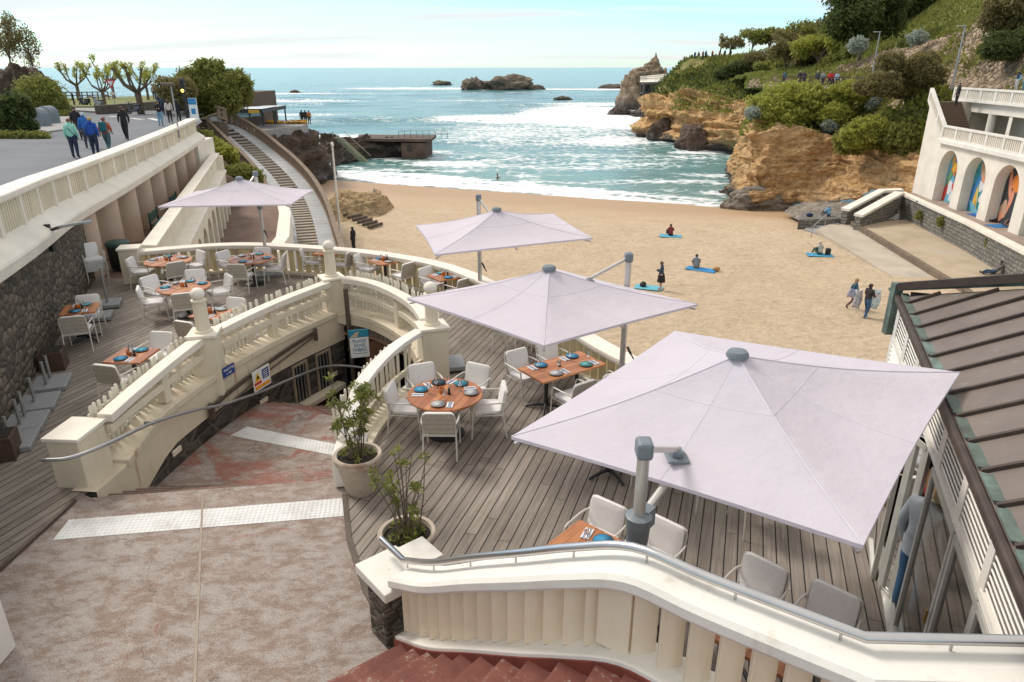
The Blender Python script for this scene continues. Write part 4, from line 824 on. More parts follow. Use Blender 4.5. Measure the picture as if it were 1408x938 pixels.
r_ = empty('arched_parapet_wall', A0); tag(r_, 'cream parapet wall with a row of arches on its right face beside the lower plaza', 'wall')
L = [Vector((0, 0, 0)), A1-A0]
m = MB(); m.loft([p+Vector((0, 0, zwalk(19.9)*0)) for p in L], [(-.22, .72), (.16, .72), (.2, .86), (-.22, .9)]); m.build('coping', M['white'], r_, bevel=.01)
m = MB(); m.loft(L, [(-.18, -.9), (.0, -.9), (.0, .72), (-.18, .72)]); m.build('parapet', M['cream'], r_)
m = MB(); m.loft(L, [(-.18, -.05), (.42, -.12), (.46, -.2), (.42, -.34), (-.18, -.34)]); m.build('ledge', M['white'], r_)
bays = []; x = .2
while x < LA-2.4: bays += [(x, x+.55, None), (x+.55, x+2.15, -1.55)]; x += 2.15
bays.append((x, LA, None)); m = MB(); arch_face(m, nA*.36, dA, nA, bays, -3.0, -.3, .7); m.build('arcade', M['cream'], r_)
m = MB(); m.loft(L, [(-.4, -3.1), (-.32, -3.1), (-.32, -.3), (-.4, -.3)]); m.build('recess_wall', M['pinkcol'], r_)
m = MB(); e = A1-A0; m.box(e+Vector((.1, 0, -1.1)), (.5, .3, 3.6), rz=math.atan2(dA.y, dA.x)+math.pi/2); m.build('end_pier', M['white'], r_)
# lower plaza and its white edge wall
PZL = [(-10.2, 19), (-17.7, 43.8), (-17.5, 48.2), (-15.2, 46.2), (-11.55, 35), (-10.6, 26), (-10.2, 21)]
slab('lower_plaza', PZL, -7, -2.78, M['redpave'])
m = MB(); m.loft([(-15.25, 46.4, -3), (-13.2, 40.5, -3), (-11.5, 34.5, -3), (-10.6, 28, -3), (-10.2, 20.5, -3)], rect(.62, .75, -4.0)+[]); 
m = MB(); m.loft([(-15.25, 46.4, 0), (-13.2, 40.5, 0), (-11.5, 34.5, 0), (-10.6, 28, 0), (-10.2, 20.5, 0)], [(-.32, -7), (.32, -7), (.32, -2.2), (-.32, -2.2)]); o = m.build('plaza_edge_wall', M['white']); tag(o, 'low white wall between the lower plaza and the footbridge', 'wall')
# slope with plants beside the bridge
slp = cliff('planted_slope', [[(-17.2, 43.4, -3.2), (-16.6, 48.3, -3.4), (-18, 52, -3.6), (-22, 57, -3.4)], [(-19.7, 44.2, .2), (-21.3, 48.5, .9), (-24.6, 57, .9), (-28.2, 64.5, 1.2)]], 60, 30, .35, plain('brown_earth', (.13, .085, .055), .95, 0, .3, 1.5, .6), 61, .8, .2); slp['kind'] = 'structure'
# ---- footbridge ramp with central steps
RP = smoothpath([PY(u, v, y_) for u, v, y_ in ((276, 160, 66), (296, 168, 67.5), (316, 181, 67.2), (335, 196, 66), (352, 211, 64), (375, 232, 61), (393, 253, 58), (406, 275, 54.5), (415, 300, 50), (421, 330, 45.5), (425, 352, 42), (428, 375, 38.5))], 7)
r_ = empty('footbridge', RP[0]); tag(r_, 'curved sloping footbridge with brown balustrades and steps down its middle to the beach', 'footbridge'); o0 = Vector(RP[0]); L = [p-o0 for p in RP]
t = NT('grey_boards'); uv = t.coord('UV'); sx_ = t.n('ShaderNodeSeparateXYZ', {0: uv}).outputs[0]; fq = t.math('FRACT', t.math('DIVIDE', sx_, .75)); g_ = t.math('LESS_THAN', fq, .05)
t.set('Base Color', t.mix(g_, t.ramp(t.noise(t.coord('Position'), .6, 6, .6), [(.3, (.33, .335, .34)), (.7, (.45, .455, .46))]), (.16, .16, .16))); t.set('Roughness', .8); M['ramp'] = t.m
m = MB(); m.loft(L, [(-1.75, -.5), (-.72, -.5), (-.72, 0), (-1.75, 0)]); m.build('side_lane', M['ramp'], r_)
m = MB(); m.loft(L, [(.56, -.5), (1.75, -.5), (1.75, 0), (.56, 0)]); m.build('side_lane', M['ramp'], r_)
m = MB(); m.loft(L, [(-2.0, -6.5), (2.0, -6.5), (2.0, -.4), (-2.0, -.4)]); m.build('masonry_base', plain('brown_masonry', (.10, .075, .055), .9, 0, .3, 1.5, .4), r_)
tr = plain('pale_step_tread', (.36, .31, .25), .85, 0, .15, 3); rs = plain('dark_step_riser', (.05, .04, .035), .9)
m1 = MB(); m2 = MB(); AL = along(L, .62, .3)
for k, (p, a) in enumerate(AL):
    m1.box(p+Vector((math.sin(a)*-.08, math.cos(a)*.08, -.10)), (.40, 1.27, .14), rz=a); m2.box(p+Vector((math.cos(a)*.31+math.sin(a)*-.08, math.sin(a)*.31+math.cos(a)*.08, -.22)), (.24, 1.27, .12), rz=a)
m1.build('step_treads', tr, r_); m2.build('step_risers', rs, r_)
bb = plain('brown_concrete_rail', (.21, .155, .11), .85, 0, .2, 2, .2)
for sgn in (-1, 1):
    m = MB(); m.loft(L, rect(.32, .15, .80, sgn*1.9)); m.loft(L, rect(.30, .22, -.12, sgn*1.9)); ra = m.build('bridge_rail', bb, r_)
    m = MB(); m.box((0, 0, .46), (.2, .18, .74)); q0_ = None
    for p, a in along(L, plen(L)/92, .2):
        off = Vector((math.sin(a), -math.cos(a), 0))*sgn*1.9
        if q0_ is None: q0_ = m.build('baluster', bb, ra); o = q0_
        else: o = q0_.copy(); col.objects.link(o); setparent(o, ra)
        o.location = p+off; o.rotation_euler = (0, 0, a)
# ---- front balustrade beside the red steps
FB = smoothpath([(-1.08, 5.72, .22), (-.72, 5.24, .58), (-.32, 4.85, .95), (.1, 4.47, 1.3), (.46, 4.2, 1.56), (.86, 3.92, 1.78), (1.30, 3.58, 1.8), (2.05, 3.06, 1.82)], 5)[:-1]+[Vector((2.05, 3.06, 1.82)), Vector((3.4, 3.02, 1.82)), Vector((6.5, 2.98, 1.82))]
FB = [p for p in FB if True]
kk = min(range(len(FB)), key=lambda i: (FB[i]-Vector((.86, 3.92, 1.78))).length)
r_ = empty('front_balustrade', FB[0]); tag(r_, 'near cream balustrade with slanted flat balusters, white cap and steel handrail beside the red steps', 'balustrade'); o0 = Vector(FB[0]); L = [p-o0 for p in FB]
m = MB(); m.loft(L, [(-.13, -.14), (.17, -.14), (.17, -.01), (-.13, .0)]); m.build('base_kerb', M['whiteclean'], r_, bevel=.01)
m = MB(); m.loft(L, [(.16, -.5), (.185, -.5), (.185, -.05), (.16, -.05)]); m.build('red_skirting', M['redskirt'], r_)
m = MB(); m.loft(L, [(-.17, .60), (.17, .60), (.20, .64), (.20, .71), (.17, .745), (-.17, .745), (-.2, .71), (-.2, .64)]); m.build('cap_rail', M['whiteclean'], r_)
m = MB(); m.tube([p+Vector((0, 0, .83))+Vector((-.02, .05, 0)) for p in [Vector((-.30, .42, -.06))]+L], .033, 14); m.build('steel_handrail', M['steel'], r_, smooth=True)
for p, a in along(L, .62, .1): m = MB(); m.tube([p+Vector((-.02, .05, .74)), p+Vector((-.02, .05, .83))], .009, 8); m.build('rail_bracket', M['steel'], r_)
m = MB(); m.add([(x, y, z) for z in (-.02, .62) for x, y in ((-.088, -.045), (.088, -.01), (.088, .045), (-.088, .01))], [(3, 2, 1, 0), (4, 5, 6, 7), (0, 1, 5, 4), (1, 2, 6, 5), (2, 3, 7, 6), (3, 0, 4, 7)])
proto = None
M['baluster'] = paint_mat('baluster_paint', (.80, .685, .52), (.46, .34, .2), .4)
for p, a in along(L, .205, .12):
    if proto is None: proto = m.build('baluster', M['baluster'], r_, bevel=.008); o = proto
    else: o = proto.copy(); col.objects.link(o); setparent(o, r_)
    o.location = p; o.rotation_euler = (0, 0, a+R(33))
for f_ in (.33, .60, .80):
    p, a = along(L, plen(L)*f_)[1]; m2_ = MB(); m2_.box((p.x, p.y, p.z+.30), (.26, .16, .62), rz=a); m2_.build('post', M['baluster'], r_, bevel=.01)
# pier at its foot
r_ = empty('stone_pier', (-1.27, 5.92, -.02), R(-50)); tag(r_, 'dark rough stone pier with white slab cap at the foot of the near balustrade', 'pier')
t = NT('rough_pier_stone'); P = t.coord('Object', scale=(1, 1, 1.7)); v3 = t.n('ShaderNodeTexVoronoi', {0: P, 'Scale': 6.5}); e3 = t.n('ShaderNodeTexVoronoi', {0: P, 'Scale': 6.5}, feature='DISTANCE_TO_EDGE').outputs[0]; n3 = t.noise(P, 14, 6, .7)
t.set('Base Color', t.mix(.8, t.mix(t.ramp(e3, [(.0, (0, 0, 0)), (.07, (1, 1, 1))]), (.03, .026, .022), t.ramp(v3.outputs[1], [(.2, (.09, .075, .058)), (.8, (.22, .19, .15))])), t.ramp(n3, [(.3, (.5, .48, .45)), (.7, (1.3, 1.25, 1.2))]), 'MULTIPLY')); t.set('Roughness', .9); t.bump(t.math('ADD', t.math('MULTIPLY', e3, 3, clamp=True), n3), 1, .05); t = t.m
m = MB(); m.box((0, 0, .36), (.36, .40, .74)); m.box((.20, .02, .12), (.16, .3, .26)); m.build('shaft', t, r_, bevel=.03)
m = MB(); m.box((.0, .0, .78), (.62, .50, .11)); m.box((-.06, .36, .775), (.42, .42, .10)); m.build('cap_slab', M['whiteclean'], r_, bevel=.012)
# red steps
sp_ = MB(); PK = along(FB, .0, 0) if False else None
def fb_z(z):
    for a, b in zip(FB, FB[1:]):
        if a.z <= z <= b.z: return a.lerp(b, (z-a.z)/max(1e-6, b.z-a.z))
    return FB[kk]
r_ = empty('red_steps', (-1, 5, 0)); tag(r_, 'chipped red painted steps climbing along the near balustrade', 'steps'); o0 = Vector((-1, 5, 0))
zs_ = [.10+.155*k for k in range(11)]
for k, z in enumerate(zs_):
    zz_ = max(z+.06, .23); P0 = fb_z(zz_); P1 = fb_z(min(zz_+.165, 1.78)) if k < 10 else FB[kk]+Vector((.16, -.40, 0))
    an0 = R(interp(k, [(0, 217), (5, 228), (10, 240)])); an1 = R(interp(k+1, [(0, 217), (5, 228), (10, 240)]))
    d0, d1 = Vector((math.cos(an0), math.sin(an0), 0)), Vector((math.cos(an1), math.sin(an1), 0)); s0_ = P0-d0*.02; s1_ = P1-d1*.02
    pl = [s0_, s0_+d0*3.4, s1_+d1*3.4, s1_]; m = MB(); m.prism([(p.x-o0.x, p.y-o0.y) for p in pl], -.3, z); m.build('step', M['redstep'], r_, bevel=.012)
m = MB(); m.prism([(FB[kk].x-.02, FB[kk].y-.12), (FB[kk].x-2.0, FB[kk].y-3.0), (2, -1.5), (6.5, -1.5), (6.5, 2.82), (1.98, 2.88)], -.3, 1.70); o = m.build('upper_landing', M['redstep']); o['kind'] = 'structure'
# ---- restaurant building on the right: hip roof in old copper, louvred band, folding glass doors
E0 = Vector((5.46, 9.36, 2.7)); ed = Vector((-.384, -1, 0)).normalized(); ep = Vector((-ed.y, ed.x, 0)); ep = ep if ep.x > 0 else -ep    # along the eave towards the camera / inwards
r_ = empty('restaurant_building', (E0.x, E0.y, 0)); tag(r_, 'low building with brown green copper roof, white louvres and folding glass doors on the right', 'building'); o0 = Vector((E0.x, E0.y, 0))
def BP(a, b, z): return ed*a+ep*b+Vector((0, 0, z))
t = NT('old_copper_roof'); P = t.coord('Position'); na = t.noise(P, .8, 6, .65); nb = t.noise(P, 5, 7, .72)
c_ = t.ramp(na, [(.3, (.135, .105, .09)), (.7, (.21, .168, .142))]); c_ = t.mix(t.ramp(nb, [(.60, (0, 0, 0)), (.76, (.8, .8, .8))]), c_, (.27, .36, .35)); c_ = t.mix(t.ramp(t.noise(P, 22, 4, .6), [(.74, (0, 0, 0)), (.77, (.9, .9, .9))]), c_, (.55, .56, .56))
t.set('Base Color', c_); t.set('Roughness', .62); t.set('Metallic', .1); t.bump(na, .15, .02); M['copper'] = t.m
t = NT('verdigris'); P = t.coord('Position'); t.set('Base Color', t.ramp(t.noise(P, 3, 7, .7), [(.3, (.055, .06, .048)), (.55, (.115, .155, .13)), (.75, (.22, .31, .29))])); t.set('Roughness', .7); M['verdigris'] = t.m
M['copper_dark'] = plain('dark_copper', (.065, .045, .035), .6, .2, .3, 6)
PITCH = .5; LR = 8.0; HD = 3.6
m = MB(); m.add([BP(0, 0, 2.7), BP(LR, 0, 2.7), BP(LR, HD, 2.7+PITCH*HD), BP(HD, HD, 2.7+PITCH*HD)], [(0, 1, 2, 3)]); m.add([BP(0, 0, 2.67), BP(LR, 0, 2.67), BP(LR, HD, 2.67+PITCH*HD), BP(HD, HD, 2.67+PITCH*HD)], [(0, 1, 2, 3)]); rf = m.build('roof', M['copper'], r_)
m = MB(); m.add([BP(0, 0, 2.7), BP(HD, HD, 2.7+PITCH*HD), BP(HD, 5.2, 2.7+PITCH*HD), BP(0, 5.2, 2.7)], [(0, 1, 2, 3)]); m.build('end_slope', M['verdigris'], rf)
m = MB()
for k in range(15):
    a = .42+.50*k; top = min(a, HD); m.bar(BP(a, .02, 2.72), BP(a, top-.03, 2.72+PITCH*(top-.03)), .035, .05)
m.build('standing_seams', M['copper_dark'], rf)
m = MB(); m.bar(BP(-.02, -.02, 2.84), BP(HD, HD, 2.82+PITCH*HD), .13, .10); m.build('hip_cap', M['copper_dark'], rf)
m = MB(); m.bar(BP(-.3, .0, 2.74), BP(HD*.98, HD+.35, 2.74+PITCH*HD*.98), .42, .05); m.build('hip_flashing', M['verdigris'], rf)
gt = MB(); gt.bar(BP(-.06, -.035, 2.67), BP(LR, -.035, 2.67), .075, .09); gt.build('gutter', M['copper_dark'], r_, bevel=.02)
gt = MB()
for k in range(16): gt.bar(BP(-.03+.5*k, .045, 2.735), BP(.38+.5*k, .045, 2.735), .10, .014)
gt.build('eave_flashing', M['verdigris'], rf)
m = MB(); m.bar(BP(-.1, -.05, 2.86), BP(-.1, -.05, 2.1), .12, .12); m.build('corner_trim', M['verdigris'], r_)
LVZ0, LVZ1 = 2.04, 2.60
m = MB()
for zf in (LVZ0, LVZ1-.03): m.bar(BP(.0, .04, zf+.03), BP(LR, .04, zf+.03), .07, .07)
for k in range(9): m.bar(BP(.05+.92*k, .04, LVZ0), BP(.05+.92*k, .04, LVZ1), .07, .07)
for j in range(8): m.box(BP(LR/2, .05, LVZ0+.085+j*.058), (LR, .05, .014), M=Matrix((ed, ep, Vector((0, 0, 1)))).transposed()@Matrix.Rotation(R(-38), 3, 'X'))
m.build('louvre_band', M['whiteclean'], r_)
m = MB(); m.bar(BP(0, .14, 2.34), BP(LR, .14, 2.34), .03, .52); m.build('fascia_backing', M['black'], r_)
m = MB()
for j in range(30): m.box(BP(.55, .03, .08+j*.066), (1.05, .04, .045), M=Matrix((ed, ep, Vector((0, 0, 1)))).transposed()@Matrix.Rotation(R(30), 3, 'X'))
m.bar(BP(.02, .03, 0), BP(.02, .03, 2.1), .07, .07); m.bar(BP(1.1, .03, 0), BP(1.1, .03, 2.1), .07, .07); m.build('louvre_shutter', M['whiteclean'], r_)
m = MB()
for j in range(31): m.box(BP(-.02, 1.0, .08+j*.08), (.04, 2.0, .05), M=Matrix((ed, ep, Vector((0, 0, 1)))).transposed()@Matrix.Rotation(R(30), 3, 'Y'))
m.build('end_wall_louvres', M['whiteclean'], r_)
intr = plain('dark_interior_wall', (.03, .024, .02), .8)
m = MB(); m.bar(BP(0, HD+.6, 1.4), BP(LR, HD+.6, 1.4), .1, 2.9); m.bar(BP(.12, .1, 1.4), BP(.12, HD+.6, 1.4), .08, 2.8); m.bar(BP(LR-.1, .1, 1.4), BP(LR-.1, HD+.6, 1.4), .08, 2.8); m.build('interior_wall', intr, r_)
m = MB(); m.add([BP(0, .1, 2.12), BP(LR, .1, 2.12), BP(LR, HD+.5, 2.12), BP(0, HD+.5, 2.12)], [(0, 1, 2, 3)]); m.build('ceiling', intr, r_); m = MB(); m.add([BP(.2, .16, .006), BP(LR-.2, .16, .006), BP(LR-.2, HD+.5, .006), BP(.2, HD+.5, .006)], [(0, 1, 2, 3)]); m.build('floor', M['wood_dark'], r_)  # floor added in a dark colour to stand in for the dim interior
M['frame'] = plain('aluminium_frame', (.56, .55, .50), .45, .3, .08)
def door_leaf(a, b, label=None, wdt=.72, rot=0.0, h=2.02):
    d_ = Vector((math.cos(rot), math.sin(rot), 0)); dirv = ed*d_.x+ep*d_.y; O = BP(a, b, 0)
    f = MB(); P0 = O; P1 = O+dirv*wdt; upv = Vector((0, 0, 1))
    f.bar(P0+upv*.03, P1+upv*.03, .05, .08); f.bar(P0+upv*(h-.03), P1+upv*(h-.03), .05, .07); f.bar(P0, P0+upv*h, .05, .06, up=dirv); f.bar(P1, P1+upv*h, .05, .06, up=dirv)
    o = f.build('glass_door', M['frame'], r_)
    g = MB(); g.add([P0+upv*.07+dirv*.03, P1+upv*.07-dirv*.03, P1+upv*(h-.07)-dirv*.03, P0+upv*(h-.07)+dirv*.03], [(0, 1, 2, 3)]); g.build('pane', M['pane'], o)
    if label: o['label'] = label
    h_ = MB(); h_.bar(P1-dirv*.0+upv*1.0+ep*-.05, P1+upv*1.14+ep*-.05, .025, .02); h_.build('handle', plain('worn_brass', (.35, .22, .08), .5, .6), o)
door_leaf(1.2, 0, None, .78, 0); door_leaf(2.08, -.10, None, .76, R(-2))
for q_ in range(3): door_leaf(2.92+.055*q_, -.05, 'folded glass door leaves seen edge on' if q_ == 0 else None, .20, R(20+3*q_))
door_leaf(3.66, .02, None, 1.05, 0); door_leaf(4.80, .02, None, .8, 0); door_leaf(5.65, .02, None, .8, 0); door_leaf(6.5, .02, None, .8, 0)
m = MB(); m.bar(BP(1.1, 0, .01), BP(LR, 0, .01), .12, .03); m.build('sill', M['frame'], r_)
m = MB(); m.box(BP(2.45, .32, .62), (.5, .5, 1.24), rz=math.atan2(ed.y, ed.x)); o = m.build('wooden_cabinet', plain('ochre_wood', (.24, .14, .055), .6, 0, .2, 4)); o.location = Vector((E0.x, E0.y, 0)); tag(o, 'ochre wooden cabinet standing just inside the glass doors', 'cabinet')
# ---- right: stone sea wall, walkway, arched gallery building
SWp = [(33.3, 60.6, 0), (31.5, 48, 0), (29.9, 40, 0), (27.2, 27, 0), (25.5, 19, 0)]
r_ = empty('sea_wall', SWp[0]); tag(r_, 'long grey dressed stone wall with white coping below the arched gallery', 'wall'); o0 = Vector(SWp[0]); L = [Vector(p)-o0 for p in SWp]
m = MB(); m.loft(L, [(-.3, -7), (.0, -7), (.0, -4.5), (-.3, -4.5)]); m.build('stone_face', M['stone_grey'], r_)
m = MB(); m.loft(L, [(-.5, -4.5), (.1, -4.5), (.1, -4.28), (-.5, -4.28)]); m.build('coping', M['white'], r_, bevel=.02)
slab('upper_walk', [(33.45, 60.6), (31.65, 48), (30.05, 40), (27.35, 27), (25.65, 19), (40, 19), (40, 62)], -7, -4.42, plain('pinkish_walk', (.33, .25, .205), .9, 0, .15, 1.2))
t = NT('sandy_concrete'); P = t.coord('Position'); t.set('Base Color', t.ramp(t.noise(P, .4, 6, .65), [(.3, (.36, .28, .185)), (.6, (.47, .375, .265)), (.75, (.39, .35, .30))])); t.set('Roughness', .92); t.bump(t.noise(P, 8, 5), .2, .02); M['sandyconc'] = t.m
PF = [zp(1178, 306, -6.2), zp(1332, 397, -6.2), (24, 30), (22.5, 20), (25.6, 19), (29.9, 40), (31.5, 48), (33.0, 58), zp(1235, 303, -6.2)]
slab('raised_platform', PF, -8, -6.18, M['sandyconc'])
slab('beach_walkway', [zp(1122, 316, -6.5), zp(1145, 330, -6.5), zp(1236, 386, -6.5), zp(1300, 430, -6.5), (24, 30), zp(1332, 397, -6.4), zp(1178, 306, -6.4), zp(1150, 304, -6.45)], -8, -6.48, plain('grey_concrete', (.45, .385, .305), .92, 0, .14, .7, .2))
m = MB(); m.loft([(*zp(1174, 304, -6.1), 0), (*zp(1332, 397, -6.1), 0), (24, 30, 0)], [(-.1, -6.7), (.25, -6.7), (.25, -6.12), (-.1, -6.12)]); o = m.build('platform_kerb', plain('brown_stone_kerb', (.17, .125, .085), .9, 0, .3, 2, .3)); tag(o, 'long brown stone kerb edging the raised platform', 'kerb')
# flanking stair walls with white copings
def flank(name, pix, label):
    r_ = empty(name, pix[0]); tag(r_, label, 'stair wall', 'stair walls with white coping at the end of the sea wall'); o0 = Vector(pix[0]); L = [Vector(p)-o0 for p in pix]
    m = MB(); m.loft([Vector((p.x, p.y, 0)) for p in L], [(-.25, -8-o0.z), (.25, -8-o0.z), (.25, -6.5-o0.z), (-.25, -6.5-o0.z)]); m.build('foundation', M['stone_grey'], r_)
    m = MB(); m.loft(L, [(-.25, -1.6), (.25, -1.6), (.25, -.02), (-.25, -.02)]); m.build('stone_side', M['stone_grey'], r_)
    m = MB(); m.loft(L, [(-.38, -.02), (.38, -.02), (.38, .2), (-.38, .2)]); m.build('coping', M['white'], r_, bevel=.02)
flank('stair_wall', [PZ(1162, 290, -5.35), PZ(1212, 264, -4.2), PZ(1240, 263, -4.1)], 'farther sloping stair wall with white coping beside the cliff')
flank('stair_wall', [PZ(1180, 298, -5.4), PZ(1236, 267, -4.2)], 'nearer sloping stair wall with white coping joining the long sea wall')
m = MB()
for k in range(9):
    p = PZ(1171, 303, -6.4).lerp(PZ(1224, 270, -4.5), k/8); m.box(p+Vector((0, 0, -.4)), (1.6, .9, .8), rz=R(-28))
o = m.build('beach_stairs', M['pave']); tag(o, 'narrow stone stairs between the two white coped walls', 'stairs')
m = MB(); p0, p1 = PZ(1100, 316, -6.9), PZ(1160, 297, -6.1); m.prism([zp(1098, 303, -6.1), zp(1160, 301, -6.1), zp(1162, 294, -6.1), zp(1105, 292, -6.1)], -8, -6.05); o = m.build('stone_platform', M['stone_grey']); tag(o, 'small square stone platform at the top of the beach steps', 'platform')
m = MB()
for k in range(4): a, b = PZ(1098+8*k, 318+3*k, -7.0+.1*k), PZ(1118+8*k, 326+3*k, -7+.1*k); m.prism([zp(1100+6*k, 322-5*k, -6.8), zp(1140+4*k, 336-7*k, -6.8), zp(1146+4*k, 328-7*k, -6.8), zp(1104+6*k, 314-5*k, -6.8)], -8, -6.85+.14*k)
o = m.build('beach_steps', M['pave']); tag(o, 'few worn concrete steps from the sand up to the stone platform', 'steps')
m = MB(); a, b = PZ(1115, 328, -6.9), PZ(1134, 311, -6.2); m.tube([a+Vector((0, 0, .0)), a+Vector((0, 0, .95)), b+Vector((0, 0, .95)), b], .035, 8); o = m.build('handrail', M['galv']); tag(o, 'short grey metal handrail on the beach steps', 'handrail')
# arched gallery
GA = Vector((34.75, 61.2, 0)); gd = Vector((-.126, -1, 0)).normalized(); gn = Vector((gd.y, -gd.x, 0)); gn = gn if gn.x < 0 else -gn; GL = 38
r_ = empty('arched_gallery', (GA.x, GA.y, -4.42)); tag(r_, 'white two storey gallery building with painted arches above the beach', 'building'); o0 = Vector((GA.x, GA.y, -4.42))
bays = [(0, 4.0, None)]; x = 4.0
while x < GL-4: bays += [(x, x+3.05, 2.55), (x+3.05, x+4.3, None)]; x += 4.3
m = MB(); H1 = 4.55; arch_face(m, (0, 0, 0), gd, gn, bays, -2.5, H1, .75, 16, topf=lambda x_: interp(x_, [(0, H1+2.9), (3.6, H1+.2), (4.0, H1)])); m.build('arcade_wall', M['white'], r_)
def GP(a, b, z): return gd*a-gn*b+Vector((0, 0, z))
m = MB(); m.add([GP(0, .75, -1), GP(GL, .75, -1), GP(GL, .75, H1), GP(0, .75, H1)], [(0, 1, 2, 3)]); m.build('back_wall', M['white'], r_)
m = MB(); m.add([GP(0, .0, -2), GP(0, 9, -2), GP(0, 9, H1+2.9), GP(0, 0, H1+2.9)], [(0, 1, 2, 3)]); m.build('end_wall', M['cream'], r_)
m = MB(); m.loft([GP(3.4, 0, H1), GP(GL, 0, H1)], [(-.3, -.05), (.32, -.05), (.32, .22), (-.3, .3)] if gn.x < 0 else rect(.6, .3)); m.build('cornice', M['whiteclean'], r_)
m = MB(); m.add([GP(0, 0, H1+.02), GP(GL, 0, H1+.02), GP(GL, 3.2, H1+.02), GP(0, 3.2, H1+.02)], [(0, 1, 2, 3)]); m.build('gallery_floor', M['pave'], r_)
def gbal(a0, a1, b, z0, z1, name):
    f = MB(); f.bar(GP(a0, b, z0+1.0), GP(a1, b, z1+1.0), .26, .15); f.bar(GP(a0, b, z0+.08), GP(a1, b, z1+.08), .24, .2); o = f.build(name, M['whiteclean'], r_)
    n = int((a1-a0)/.24); q = MB()
    for k in range(n):
        f_ = (k+.5)/n; q.box(GP(a0+(a1-a0)*f_, b, z0+(z1-z0)*f_+.55), (.11, .09, .84), rz=math.atan2(gd.y, gd.x))
    q.build('balusters', M['white'], o)
    for k in range(int((a1-a0)/2.3)+1): f_ = k*2.3/(a1-a0); q = MB(); q.box(GP(a0+(a1-a0)*f_, b, z0+(z1-z0)*f_+.5), (.26, .2, 1.0), rz=math.atan2(gd.y, gd.x)); q.build('post', M['whiteclean'], o)
gbal(3.7, GL, -.1, H1+.22, H1+.22, 'lower_balustrade'); gbal(.0, 3.7, -.1, H1+2.9, H1+.25, 'stair_balustrade'); gbal(-2.6, GL, 2.9, H1+2.9, H1+2.9, 'upper_balustrade')
x = 6.2
m = MB()
while x < GL-5: m.add([GP(x, 3.2, H1), GP(x+.5, 3.2, H1), GP(x+.5, 3.2, H1+2.75), GP(x, 3.2, H1+2.75)], [(0, 1, 2, 3)]); m.lathe([(.3, H1), (.3, H1+2.5)], GP(x+3.4, 3.4, 0), 14); x += 6.2
m.add([GP(-2.6, 3.2, H1-2), GP(.3, 3.2, H1-2), GP(.3, 3.2, H1+2.85), GP(-2.6, 3.2, H1+2.85)], [(0, 1, 2, 3)]); m.lathe([(.3, H1), (.3, H1+2.5)], GP(3.4, 3.4, 0), 14); m.bar(GP(-2.6, 3.4, H1+2.5), GP(GL, 3.4, H1+2.5), .5, .75); m.build('upper_wall', M['white'], r_)
m = MB(); m.bar(GP(-2.6, 5.2, H1+1.4), GP(GL, 5.2, H1+1.4), .2, 2.8); m.build('niche_wall', M['cream'], r_)
m = MB(); m.add([GP(-2.8, 2.9, H1+2.9), GP(GL, 2.9, H1+2.9), GP(GL, 16, H1+2.9), GP(-2.8, 16, H1+2.9)], [(0, 1, 2, 3)]); m.build('upper_terrace', M['pave'], r_)
m = MB()
for k in range(17): m.box(GP(3.9-.2*k, 1.1, H1+.13+.165*k), (.25, 2.0, .24), rz=math.atan2(gd.y, gd.x))
m.build('stairs', plain('brown_stair', (.14, .09, .06), .9), r_)
# murals: flat painted shapes on the back wall of the arches
def blob(m, cx_, cz_, rx, rz_, off, k=0, n=14, rot=0):
    vs = []
    for i in range(n):
        a = 2*math.pi*i/n; rr = 1+.18*math.sin(3*a+k); x_, z_ = rx*rr*math.cos(a), rz_*rr*math.sin(a); x2, z2 = x_*math.cos(rot)-z_*math.sin(rot), x_*math.sin(rot)+z_*math.cos(rot)
        vs.append(GP(cx_+x2, 0.75-.01-off*.006, max(.02, cz_+z2)))
    m.add(vs, [tuple(range(n))])
cols = dict(red=(.5, .04, .03), blue=(.03, .17, .36), sky=(.12, .36, .48), orange=(.66, .2, .03), yellow=(.65, .36, .04), white=(.6, .62, .62), green=(.1, .25, .12), dark=(.035, .035, .04), peach=(.62, .25, .15), teal=(.03, .25, .28), lemon=(.42, .46, .2), tan=(.45, .28, .18))
MC = {k: plain('mural_'+k, v, .8, 0, .06) for k, v in cols.items()}
mur = [('colourful mural of rounded figures in the first arch', [('sky', 1.5, 2.3, 1.5, 2.4), ('red', .3, .7, .5, .9), ('orange', 1.6, 2.6, .75, .5), ('white', 1.4, 1.2, .6, .55), ('yellow', 1.3, 3.0, .55, .6), ('blue', 1.9, 3.5, .5, .5), ('green', .7, 1.9, .4, .7), ('dark', 2.3, 2.0, .35, .5), ('white', 2.2, .6, .5, .5), ('tan', 1.5, 3.7, .35, .3), ('red', 2.2, 1.35, .3, .3)]),
       ('blue underwater mural in the second arch', [('teal', 1.5, 2.2, 1.55, 2.4), ('blue', .6, 1.6, .55, 1.6), ('lemon', 2.2, 3.0, .55, .8), ('white', 1.9, 2.0, .5, .4), ('tan', 1.5, 3.1, .4, .6), ('yellow', 1.2, .9, .3, .9), ('sky', 1.5, .25, 1.3, .3), ('lemon', 1.6, 1.2, .15, .9), ('white', 2.4, 1.2, .35, .4), ('peach', 2.1, 2.5, .3, .25)]),
       ('dark mural with a peach swirl and orange disc in the third arch', [('dark', 1.5, 2.2, 1.55, 2.4), ('orange', 2.0, 3.0, .75, .75), ('peach', 1.0, 2.6, .28, 1.1), ('peach', 1.6, 1.6, .28, .9), ('dark', 1.9, 3.9, .5, .25), ('tan', .8, 1.0, .6, .6), ('peach', .6, .5, .4, .35)]),
       ('green and orange mural in the fourth arch', [('teal', 1.5, 2.2, 1.55, 2.4), ('orange', 1.2, 2, .6, .9), ('white', 2, 1.2, .5, .6), ('red', 1.6, 3.1, .6, .4)])]
x = 4.0
